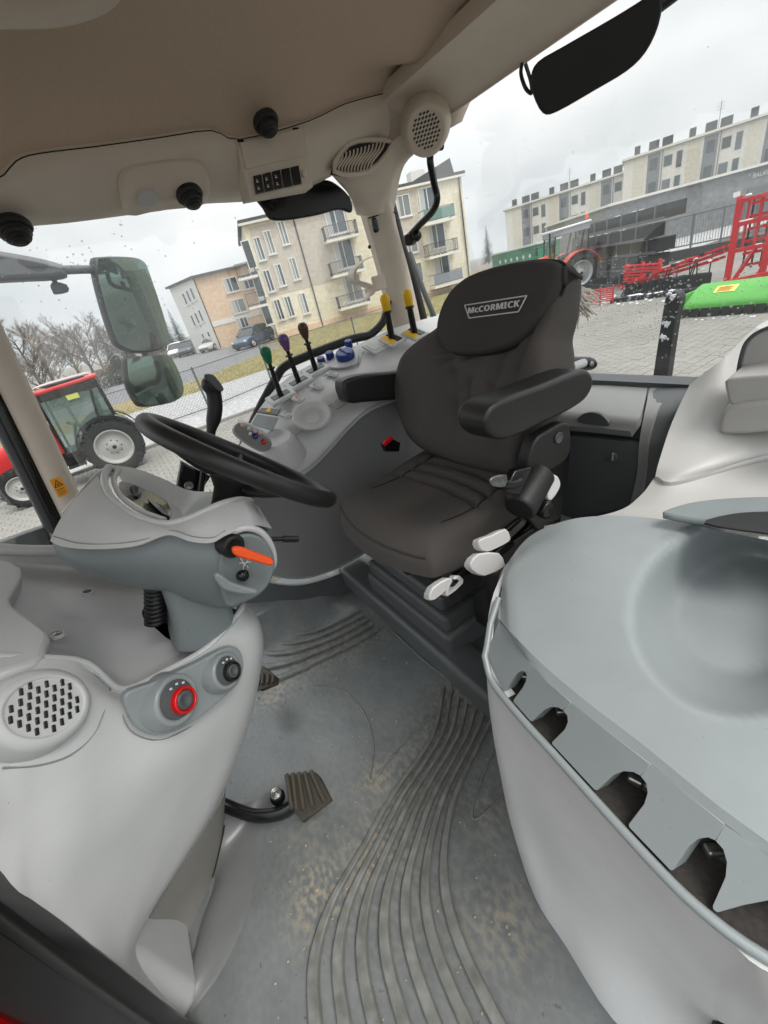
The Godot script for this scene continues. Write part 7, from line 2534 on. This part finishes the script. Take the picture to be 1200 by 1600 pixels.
func vehicles() -> void:
	M.tyre = mat(Color(0.12, 0.118, 0.115), 0.85, "wear", "lump", 3.0, 0.4)
	M.cabglass = glass(Color(0.34, 0.46, 0.42), 0.48)
	M.clearglass = glass(Color(0.9, 0.94, 0.93), 0.10)
	M.carglass = plain(Color(0.10, 0.11, 0.12), 0.08)
	M.alloy = plain(Color(0.78, 0.78, 0.78), 0.35, 0.3)
	M.cladding2 = plain(Color(0.55, 0.57, 0.58), 0.6)
	M.tred = mat(Color(0.74, 0.08, 0.09), 0.35, "dust", "", 2.0)
	M.torange = mat(Color(0.88, 0.27, 0.13), 0.4, "dust", "", 2.0)
	var paint := func(c: Color) -> StandardMaterial3D:
		var p := plain(c, 0.3, 0.0)
		p.clearcoat_enabled = true; p.clearcoat = 0.6
		return p
	make_tractor("orchard_tractor", "small red orchard tractor parked by the chain link fence", M.tred, M.tred, mat(Color(0.74, 0.74, 0.73), 0.5, "wear", "", 4.0), 1.0, Vector3(-0.62, GY + 0.01, -11.2), 0.0, false)
	make_tractor("farm_tractor", "orange tractor with a pale roof behind the seat back", M.torange, plain(Color(0.80, 0.81, 0.80), 0.6), plain(Color(0.62, 0.63, 0.64), 0.4, 0.3), 1.27, Vector3(18.6, GY + 0.01, -12.6), -0.55, true)
	car("blue hatchback parked nearest the cream apartment house", paint.call(Color(0.10, 0.24, 0.36)), Vector3(12.0, GY - 0.02, -40.0), 0.62, 0)
	car("silver saloon car parked in front of the peach house", paint.call(Color(0.74, 0.74, 0.73)), Vector3(11.4, GY - 0.02, -53.0), 0.70, 1)
	car("dark blue car between the silver and the white car", paint.call(Color(0.10, 0.12, 0.18)), Vector3(9.3, GY - 0.02, -58.5), 1.1, 0)
	car("white car at the far end of the parked row", paint.call(Color(0.86, 0.86, 0.86)), Vector3(8.6, GY - 0.02, -63.0), 1.2, 0)

func implements() -> void:
	var iron := mat(Color(0.085, 0.09, 0.095), 0.75, "wear", "lump", 1.2, 0.3)
	var iron2 := mat(Color(0.47, 0.48, 0.49), 0.7, "wear", "", 2.0)
	var redp := mat(Color(0.78, 0.07, 0.12), 0.45, "dust", "", 1.5)
	var m := MB.new()
	# stack of black steel panels
	var o := Vector3(21.5, GY, -13.4)
	var a := Vector3(19.6, GY, -11.6); var b := Vector3(17.6, GY, -8.9)
	var pa := Y(905, 430, GY); var pb := Y(1000, 455, GY)
	pa = Vector3(20.9, GY, -13.4); pb = Vector3(18.3, GY, -9.4)
	var u := (pb - pa).normalized()
	var nn := u.cross(Vector3.UP).normalized()
	if nn.dot(Vector3.ZERO - pa) < 0: nn = -nn
	var bs := Basis(u, Vector3.UP, u.cross(Vector3.UP))
	var len := pa.distance_to(pb)
	for k in 5:
		var t := thing("steel_panel", ["bottom black steel panel of the stack behind the orange tractor", "second black steel panel from the bottom of the stack", "middle black steel panel of the tall stack", "second black steel panel from the top of the stack", "topmost black steel panel of the stack, leaning past the others"][k], "panel", pa + u * len * 0.5 + Vector3(0, 0.02 + 0.50 * k, 0))
		t.set_meta("group", "stacked black steel panels")
		m = MB.new()
		var ln := len + 1.0 + 0.12 * k + rng.randf_range(-0.3, 0.3)
		t.position += u * rng.randf_range(-0.15, 0.15) + nn * rng.randf_range(-0.22, 0.22)
		t.rotation.y = rng.randf_range(-0.04, 0.04)
		m.rbox(Transform3D(bs, Vector3(0, 0.22, 0) + u * 0.12 * k), Vector3(ln, 0.43, 0.70), 0.03)
		putl(m, "plate", iron, t)
		for q in 6:
			m = MB.new()
			m.box(Transform3D(bs, Vector3(0, 0.25, 0) + u * (0.12 * k - ln / 2 + ln * (q + 0.5) / 6.0) + nn * 0.36), Vector3(0.08, 0.46, 0.03))
			putl(m, "rib", iron2, t)
		m = MB.new()
		m.box(Transform3D(bs, Vector3(0, 0.03, 0) + u * 0.12 * k + nn * 0.365), Vector3(ln, 0.085, 0.04))
		putl(m, "edge_bar", iron2, t)
		m = MB.new()
		for q in 7:
			var c := u * (rng.randf_range(-ln, ln) * 0.45) + nn * 0.25 + Vector3(0, 0.43, 0)
			m.rbox(Transform3D(bs, c), Vector3(rng.randf_range(0.12, 0.4), 0.035, 0.10), 0.016, 1)
		putl(m, "snow", M.snow, t)
	# red welded frames: cage, gates and drag
	var cage := thing("bale_frame", "tall red welded implement frame with cross bars", "implement", Vector3(15.8, GY, -5.6))
	var cu := Vector3(0.06, 0, 1).normalized()
	var cn := Vector3(-1, 0, 0.06).normalized()
	var c0 := Vector3(15.8, GY, -5.75)
	for k in 4:
		m = MB.new()
		bar(m, c0 + cu * (k * 0.78), c0 + cu * (k * 0.78) + Vector3(0, 2.15 - 0.12 * (k % 2), 0), 0.13)
		put(m, "upright", redp, cage)
	for h in [0.06, 0.85, 1.48, 2.02]:
		m = MB.new()
		bar(m, c0 + Vector3(0, h, 0), c0 + cu * 2.5 + Vector3(0, h + 0.10, 0), 0.10)
		put(m, "cross_bar", redp, cage)
	for k in 9:
		m = MB.new()
		bar(m, c0 + cu * (0.2 + k * 0.26) + Vector3(0.05, 0.9, 0), c0 + cu * (0.2 + k * 0.26) + Vector3(0.05, 2.05, 0), 0.05)
		put(m, "rod", redp, cage)
	for k in 5:
		m = MB.new()
		bar(m, c0 + cu * (0.15 + k * 0.5) + Vector3(0.02, 0.1, 0), c0 + cu * (0.15 + k * 0.5) + Vector3(0.5, 0.85, 0.25), 0.08)
		put(m, "brace", redp, cage)
	for k in 12:
		m = MB.new()
		bar(m, c0 + cu * (0.1 + k * 0.2) + Vector3(0.62, 0.3, 0), c0 + cu * (0.1 + k * 0.2) + Vector3(0.62, 2.0, 0), 0.04)
		put(m, "mesh_bar", iron, cage)
	for k in 6:
		m = MB.new()
		bar(m, c0 + cu * 0.1 + Vector3(0.5, 0.4 + 0.3 * k, 0), c0 + cu * 2.4 + Vector3(0.5, 0.45 + 0.3 * k, 0), 0.07)
		put(m, "rear_bar", redp, cage)
	m = MB.new()
	for k in 14: m.rbox(Transform3D(Basis(), c0 + cu * rng.randf_range(0.1, 2.4) + Vector3(0, [0.92, 1.55, 2.13][k % 3], 0)), Vector3(0.08, 0.04, rng.randf_range(0.12, 0.4)), 0.018, 1)
	put(m, "snow", M.snow, cage)
	m = MB.new()
	bar(m, c0 + Vector3(-0.3, 0.05, -0.3), c0 + cu * 1.5 + Vector3(-0.8, 0.30, 0), 0.22, 0.12)
	put(m, "foot_plate", redp, cage)
	var hr := thing("red_harrow", "low red harrow with folded tines covered in snow", "implement", Vector3(15.6, GY, -7.2))
	var ha := Vector3(16.2, GY + 0.35, -8.9); var hb := Vector3(16.0, GY + 1.0, -6.0)
	for k in 8:
		m = MB.new()
		bar(m, ha + Vector3(0.12 * k - 0.5, -0.06 * (k % 3), 0), hb + Vector3(0.12 * k - 0.5, -0.14 * (k % 3), 0), 0.07)
		put(m, "beam", redp, hr)
	for k in 7:
		m = MB.new()
		var p := ha.lerp(hb, 0.1 + 0.13 * k)
		bar(m, p + Vector3(-0.65, 0.02, 0), p + Vector3(0.45, -0.02, 0.05), 0.08)
		put(m, "cross_beam", redp if k % 2 else iron, hr)
	for k in 5:
		m = MB.new()
		var p := ha.lerp(hb, 0.15 + 0.17 * k)
		m.rbox(Transform3D(Basis(Vector3.UP, 0.3 * k), Vector3(p.x - 0.2, GY + 0.22, p.z)), Vector3(0.5, 0.34, 0.42), 0.05)
		put(m, "tine_housing", iron, hr)
	for k in 30:
		m = MB.new()
		var p := ha.lerp(hb, rng.randf()) + Vector3(rng.randf_range(-0.6, 0.4), -0.05, 0)
		rod(m, p, Vector3(p.x - 0.1, GY, p.z + rng.randf_range(-0.2, 0.2)), 0.018, 5)
		put(m, "tine", iron, hr)
	m = MB.new()
	for k in 26:
		var p := ha.lerp(hb, rng.randf()) + Vector3(rng.randf_range(-0.6, 0.4), 0.04 - rng.randf() * 0.5, 0)
		p.y = maxf(p.y, GY + 0.03)
		m.rbox(Transform3D(Basis(Vector3.UP, rng.randf() * 3), p), Vector3(rng.randf_range(0.05, 0.18), 0.05, rng.randf_range(0.05, 0.12)), 0.022, 1)
	put(m, "snow", M.snow, hr)
	for e in [[Vector3(16.6, GY, -8.6), 1.0, "slatted red cage standing at the end of the harrow", -0.15], [Vector3(14.4, GY, -8.75), 0.62, "small slatted red crate on legs beside the orange tractor", 0.5]]:
		var g := thing("red_crate", e[2], "crate", e[0])
		var s: float = e[1]
		g.rotation.y = e[3]
		for k in 7:
			m = MB.new()
			m.rbox(Transform3D(Basis(Vector3(1, 0, 0), 0.06), Vector3(0, (0.22 + 0.10 * k) * s, 0)), Vector3(0.10, 0.055, 1.35) * s, 0.012)
			putl(m, "slat", redp, g)
		for z: float in [-0.6, 0.0, 0.6]:
			m = MB.new()
			m.rbox(Transform3D(Basis(), Vector3(0.04, 0.46, z) * s), Vector3(0.12, 0.92, 0.07) * s, 0.012)
			putl(m, "leg", redp, g)
	# concrete sleeper lying before them
	var sl := thing("timber_sleeper", "dark snow-dusted sleeper lying on the pavers", "sleeper", Vector3(14.9, GY, -7.0))
	m = MB.new()
	m.rbox(Transform3D(Basis(Vector3.UP, 0.12), Vector3(0, 0.07, -0.2)), Vector3(0.26, 0.14, 2.7), 0.015)
	putl(m, "beam", iron, sl)
	m = MB.new()
	for k in 12: m.rbox(Transform3D(Basis(Vector3.UP, 0.12), Vector3(rng.randf_range(-0.1, 0.1), 0.145, rng.randf_range(-1.5, 1.1))), Vector3(0.12, 0.03, rng.randf_range(0.08, 0.25)), 0.014, 1)
	putl(m, "snow", M.snow, sl)
	# green mower deck
	var gm := mat(Color(0.30, 0.62, 0.22), 0.5, "dust", "", 1.5)
	var mo := thing("flail_mower", "lime green flail mower deck with a warning sticker", "mower", Vector3(12.1, GY, -3.8))
	var lo := Vector3(11.75, GY, -5.0)
	var rows := []
	for z: float in [-5.0, -4.6, -3.6, -2.6, -1.6]:
		rows.append(PackedVector3Array([Vector3(11.62, GY + 0.16, z), Vector3(11.66, GY + 0.30, z), Vector3(11.86, GY + 0.44, z + 0.02), Vector3(12.15, GY + 0.56, z + 0.03), Vector3(12.45, GY + 0.58, z + 0.03), Vector3(12.75, GY + 0.40, z)]))
	m = MB.new()
	shell(m, surf(rows, 4, 2), Vector3(0.01, -0.025, 0))
	put(m, "hood", gm, mo)
	m = MB.new()
	m.rbox(Transform3D(Basis(), Vector3(12.2, GY + 0.30, -5.03)), Vector3(1.05, 0.42, 0.05), 0.02)
	put(m, "side_plate", gm, mo)
	m = MB.new()
	m.rbox(Transform3D(Basis(), Vector3(11.72, GY + 0.10, -3.3)), Vector3(0.14, 0.16, 3.4), 0.03)
	put(m, "skid", iron, mo)
	for k in 16:
		m = MB.new()
		m.rbox(Transform3D(Basis(), Vector3(11.60, GY + 0.11, -4.95 + 0.2 * k)), Vector3(0.015, 0.18, 0.17), 0.004)
		put(m, "rubber_flap", M.gloss, mo)
	m = MB.new()
	bar(m, Vector3(11.85, GY + 0.1, -3.55), Vector3(12.0, GY + 0.95, -3.5), 0.07)
	put(m, "stand", iron, mo)
	m = MB.new()
	m.quad(Vector3(11.868, GY + 0.455, -4.55), Vector3(11.868, GY + 0.455, -4.15), Vector3(12.09, GY + 0.548, -4.15), Vector3(12.09, GY + 0.548, -4.55))
	put(m, "sticker", plain(Color(0.88, 0.86, 0.42), 0.5), mo)
	m = MB.new()
	for k in 5: bar(m, Vector3(11.90 + 0.035 * k, GY + 0.474 + 0.0148 * k, -4.5), Vector3(11.90 + 0.035 * k, GY + 0.474 + 0.0148 * k, -4.25 + 0.04 * (k % 2)), 0.012, 0.006)
	put(m, "sticker_print", M.red, mo)
	m = MB.new()
	m.rbox(Transform3D(Basis(), Vector3(12.2, GY + 0.78, -2.6)), Vector3(0.5, 0.32, 1.0), 0.08)
	tube(m, PackedVector3Array([Vector3(12.2, GY + 0.7, -3.2), Vector3(12.25, GY + 0.85, -1.6)]), 0.08, 10)
	put(m, "gearbox", mat(Color(0.48, 0.30, 0.22), 0.6, "wear", "", 3.0), mo)
	m = MB.new()
	for k in 60:
		var p := Vector3(rng.randf_range(11.2, 11.9), GY + 0.02, rng.randf_range(-5.3, -1.5))
		var s := rng.randf_range(0.012, 0.04)
		m.rbox(Transform3D(Basis(Vector3.UP, rng.randf() * 3), p), Vector3(s, s * 0.5, s), s * 0.2, 1)
	for k in 120:
		var p := Vector3(rng.randf_range(14.0, 16.5), GY + 0.02, rng.randf_range(-9.4, -5.2))
		var s := rng.randf_range(0.02, 0.07)
		m.rbox(Transform3D(Basis(Vector3.UP, rng.randf() * 3), p), Vector3(s, s * 0.5, s * 1.5), s * 0.2, 1)
	var sc := put(m, "snow_clods", M.snow)
	tag(sc, "scattered clods of wet snow round the red implements", "snow", "", "stuff")
	# metal fence before the warehouse
	var fe := thing("yard_fence", "grey bar fence on a low wall before the warehouse", "fence", Vector3(24, GY, -8))
	var fa := Vector3(25.0, GY, -13.2); var fb := Vector3(26.0, GY, -4.0)
	m = MB.new()
	m.box(Transform3D(Basis(Vector3.UP, atan2(fb.x - fa.x, fb.z - fa.z)), (fa + fb) * 0.5 + Vector3(0, 0.2, 0)), Vector3(0.3, 0.4, fa.distance_to(fb)))
	put(m, "wall", mat(Color(0.34, 0.34, 0.34), 0.9, "wear", "lump", 1.0, 0.3), fe)
	for h: float in [0.55, 1.75]:
		m = MB.new()
		bar(m, fa + Vector3(0, h, 0), fb + Vector3(0, h, 0), 0.05)
		put(m, "rail", M.cladding, fe)
	for k in 9:
		var p := fa.lerp(fb, k / 8.0)
		m = MB.new()
		bar(m, p + Vector3(0, 0.35, 0), p + Vector3(0, 1.8, 0), 0.06)
		put(m, "post", M.cladding, fe)
	for k in 84:
		var p := fa.lerp(fb, (k + 0.5) / 84.0)
		m = MB.new()
		bar(m, p + Vector3(0, 0.5, 0), p + Vector3(0, 1.75, 0), 0.016)
		put(m, "bar", M.cladding, fe)
	# green container by the flats
	var gc := thing("green_container", "green roofed container behind the orange tractor with white dots", "container", Vector3(30, GY, -25))
	var ga := Vector3(33.0, GY, -30.5); var gb := Vector3(31.0, GY, -24.0)
	var gw := Wall.new(ga, gb)
	m = MB.new()
	m.box(gw.fr((ga + gb) * 0.5 + Vector3(0, 1.05, 0) - gw.n * 1.0), Vector3(ga.distance_to(gb), 2.1, 2.0))
	put(m, "box", plain(Color(0.05, 0.45, 0.33), 0.5), gc)
	m = MB.new()
	m.box(gw.fr((ga + gb) * 0.5 + Vector3(0, 2.16, 0) - gw.n * 1.0), Vector3(ga.distance_to(gb) + 0.2, 0.12, 2.2))
	put(m, "roof", plain(Color(0.75, 0.78, 0.78), 0.6), gc)
	for k in 6:
		m = MB.new()
		lathe(m, frame(ga.lerp(gb, 0.2 + 0.13 * k) + gw.n * 0.01 + Vector3(0, 1.45, 0), gw.n), [[0.14, -0.01], [0.14, 0.01], [0, 0.012]], 16)
		put(m, "dot", M.white, gc)
	# black mast standing behind the rear window, snow stuck to it
	var ms := thing("hitch_mast", "upright black hitch mast with snow stuck to it behind the window", "mast", Vector3(2.0, 0.2, -0.9))
	m = MB.new()
	slab(m, spline(Xs([[1038, 470], [1043, 458], [1052, 455], [1061, 460], [1062, 475], [1055, 500], [1041, 600], [1036, 640], [1014, 640], [1018, 600], [1030, 520]], 1.95), 2, true), Vector3(0.05, 0, 0), 0.006)
	put(m, "bar", mat(Color(0.10, 0.10, 0.10), 0.5, "wear", "lump", 8.0, 0.3), ms)
	m = MB.new()
	for k in 70:
		var q: Vector2 = [Vector2(1051, 462), Vector2(1042, 506), Vector2(1036, 527)][k % 3] + Vector2(rng.randfn(0, 3.4), rng.randfn(0, 2.6))
		var sz := rng.randf_range(0.003, 0.010)
		m.rbox(Transform3D(Basis.from_euler(Vector3(rng.randf() * 3, rng.randf() * 3, rng.randf() * 3)), X(q.x, q.y, 1.947)), Vector3(0.006, sz, sz * 1.3), 0.0025, 1)
	put(m, "snow", M.snow, ms)

func trees() -> void:
	M.bark = mat(Color(0.36, 0.31, 0.26), 0.9, "wear", "lump", 2.0, 0.5)
	M.twig = plain(Color(0.40, 0.345, 0.29), 0.9)
	M.birch = mat(Color(0.62, 0.57, 0.50), 0.9, "wear", "", 2.0)
	M.conifer = plain(Color(0.17, 0.20, 0.15), 0.9)
	var r := RandomNumberGenerator.new()
	r.seed = 17
	var kinds := {"bare_tree": ["bare winter tree with fine brown twigs", "tree"]}
	var spots := [[-7.5, -36, 9.0, 0, "bare dark-trunked tree standing left of the orchard tractor roof"], [-5.8, -34, 8.4, 0, "bare forked tree close behind the orchard tractor"], [-10.5, -38, 9.5, 0, "tall bare tree at the front pillar"], [-4.4, -40, 8.6, 0, "bare brown tree beside the pale birch"], [-2.2, -46, 9.2, 1, "pale stemmed birch with fine hanging twigs"], [-0.3, -52, 8.8, 1, "slender birch behind the outside mirror"], [2.2, -58, 8.5, 0, "bare tree left of the dark conifer"], [-13.5, -44, 10.5, 0, "broad bare tree beyond the windscreen edge"], [3.6, -66, 9.0, 0, "bare tree beside the far end of parked cars"], [-9.0, -50, 9.5, 0, "bare tree at the back of the grove"], [-6.6, -43, 9.6, 0, "tall bare tree in the middle of the grove"], [-3.4, -37, 7.8, 1, "leaning young birch above the tractor roof"], [-1.4, -56, 9.5, 0, "bare tree behind the birches"], [-12.0, -33, 8.5, 0, "bare tree by the windscreen pillar"]]
	for s in spots:
		bare_tree(Vector3(s[0], GY, s[1]), s[2] * 0.72, s[3] == 1, s[4], r)
	for s in [[1.0, -60, 6.5, "narrow dark conifer between the bare trees"], [3.0, -62, 7.2, "dark conifer next to the narrow one"], [8.6, -74, 10.0, "tall dark spruce behind the outside mirror"], [10.5, -80, 7.5, "spruce to the left of the peach house"], [6.4, -72, 7.0, "lower dark spruce beside the tall one"], [12.4, -82, 6.5, "spruce half hidden by the peach house"]]:
		conifer(Vector3(s[0], GY, s[1]), s[2], s[3], r)
	for k in 4:
		conifer(Vector3(92.0 + 4.0 * k, GY, -97.0 + 7.0 * k), 7.5 + 1.5 * (k % 3), ["distant spruce right of the cream house", "distant taller spruce above the green container", "distant spruce with a thin tip beside the terrace", "distant spruce at the corner of the white terrace"][k], r)
	# hedge under the grove
	var m := MB.new()
	for e in [[-6.5, -33.0, 1.4, 1.1], [-2.8, -37.5, 2.1, 1.2], [0.5, -42, 1.6, 1.0], [3.0, -46, 1.5, 1.0], [5.2, -60, 1.6, 1.1], [-10, -36, 1.8, 1.2]]:
		var t := thing("evergreen_shrub", ["low dark shrub left of the orchard tractor", "rounded dark shrub above the orchard tractor roof", "shrub right of the rounded one", "shrub along the edge of the parking lot", "shrub behind the outside mirrors", "shrub below the leftmost bare tree"][[-6.5, -2.8, 0.5, 3.0, 5.2, -10].find(e[0])], "shrub", Vector3(e[0], GY, e[1]))
		m = MB.new()
		for k in 1500:
			var d := Vector3(r.randfn(0, 1), absf(r.randfn(0, 1)), r.randfn(0, 1)).normalized()
			var p := d * Vector3(e[2] * 1.2, e[3] * 1.5, e[2]) * pow(r.randf(), 0.35) * r.randf_range(0.85, 1.08)
			var q := Vector3(r.randfn(0, 1), r.randfn(0, 1), r.randfn(0, 1)).normalized() * 0.12
			var q2 := q.cross(d).normalized() * 0.06
			m.flat(p - q2, p + q2, p + q)
		putl(m, "foliage", plain(Color(0.19, 0.21, 0.16), 0.9), t)
		m = MB.new()
		for k in 4: rod(m, Vector3(0, 0, 0), Vector3(r.randf_range(-0.5, 0.5), e[3], r.randf_range(-0.5, 0.5)), 0.03, 5)
		putl(m, "stem", M.bark, t)
	# low brick wall and fence at the back of the lot
	var bw := thing("boundary_wall", "long low grey boundary wall behind the parking lot", "wall", Vector3(-6, GY, -54))
	m = MB.new()
	m.box(Transform3D(Basis(Vector3.UP, 0.12), Vector3(-4, GY + 0.45, -66)), Vector3(26, 0.9, 0.2))
	put(m, "wall", mat(Color(0.50, 0.46, 0.40), 0.9, "wear", "lump", 0.6, 0.3), bw)

func grow(m: MB, tw: MB, a: Vector3, d: Vector3, L: float, r0: float, depth: int, r: RandomNumberGenerator, droop: float) -> void:
	var mid := a + d * L * 0.5 + Vector3(r.randfn(0, 0.03), 0, r.randfn(0, 0.03)) * L
	var b := a + d * L + Vector3(r.randfn(0, 0.05), -droop * L * (0.12 if depth < 2 else 0.0), r.randfn(0, 0.05)) * L
	if depth >= 2:
		tube(m, PackedVector3Array([a, mid, b]), [r0, r0 * 0.8, r0 * 0.62], 6)
	else:
		var s := d.cross(Vector3(0.3, 0.5, 0.8)).normalized() * r0
		var s2 := d.cross(s).normalized() * r0
		tw.flat(a - s, a + s, b); tw.flat(a - s2, a + s2, b)
	if depth == 0: return
	var n := 4 if depth > 1 else 8
	for k in n:
		var f := r.randf_range(0.35, 1.0) if k > 0 else 1.0
		var nd := (d + Vector3(r.randfn(0, 0.42), r.randfn(0.06, 0.25) - droop * 0.25 * (3 - depth) * 0.5, r.randfn(0, 0.42)) * (0.6 if k == 0 else 1.15)).normalized()
		grow(m, tw, a.lerp(b, f), nd, L * r.randf_range(0.55, 0.78), maxf(r0 * 0.55, 0.006), depth - 1, r, droop)

func bare_tree(at: Vector3, h: float, birch: bool, label: String, r: RandomNumberGenerator) -> void:
	var t := thing("bare_tree" if not birch else "birch_tree", label, "tree", at)
	var m := MB.new(); var tw := MB.new()
	var lean := Vector3(r.randf_range(-0.08, 0.08), 1, r.randf_range(-0.08, 0.08)).normalized()
	var trunk := MB.new()
	var top := lean * h * 0.72
	tube(trunk, PackedVector3Array([Vector3(0, -0.3, 0), top * 0.35, top * 0.7, top]), [0.16, 0.12, 0.08, 0.04], 8)
	putl(trunk, "trunk", M.birch if birch else M.bark, t)
	for k in 22:
		var f := r.randf_range(0.24, 1.0)
		var a := r.randf() * TAU
		var d := Vector3(cos(a), r.randf_range(0.5, 1.3), sin(a)).normalized()
		grow(m, tw, top * f, d, h * (0.24 - 0.08 * f), 0.045 * (1.2 - 0.6 * f), 3, r, 0.5 if birch else 0.1)
	var lb := putl(m, "branches", M.birch if birch else M.bark, t)
	putl(tw, "twigs", M.twig, lb).set_meta("kind", "stuff")

func conifer(at: Vector3, h: float, label: String, r: RandomNumberGenerator) -> void:
	var t := thing("spruce_tree", label, "tree", at)
	var m := MB.new()
	tube(m, PackedVector3Array([Vector3(0, -0.2, 0), Vector3(0, h, 0)]), [h * 0.02, 0.01], 6)
	putl(m, "trunk", M.bark, t)
	m = MB.new()
	var y := h * 0.08
	while y < h * 0.98:
		var R := (h - y) * 0.26 + 0.06
		var n := 9
		for k in n:
			var a := TAU * k / n + r.randf()
			var L := R * r.randf_range(0.6, 1.1)
			var d := Vector3(cos(a), -0.22, sin(a))
			for q in 7:
				var f := (q + 0.3) / 7.0
				var p := Vector3(0, y, 0) + d * L * f
				var s := Vector3(-sin(a), r.randf_range(-0.3, 0.3), cos(a)) * (0.10 + 0.30 * (1.0 - f)) * L * 0.7
				var tip := p + d * L * 0.25 + Vector3(0, -0.06, 0)
				m.flat(p, p + s + Vector3(0, -0.05, 0), tip); m.flat(p, p - s + Vector3(0, -0.05, 0), tip)
		y += h * 0.028
	putl(m, "crown", M.conifer, t)
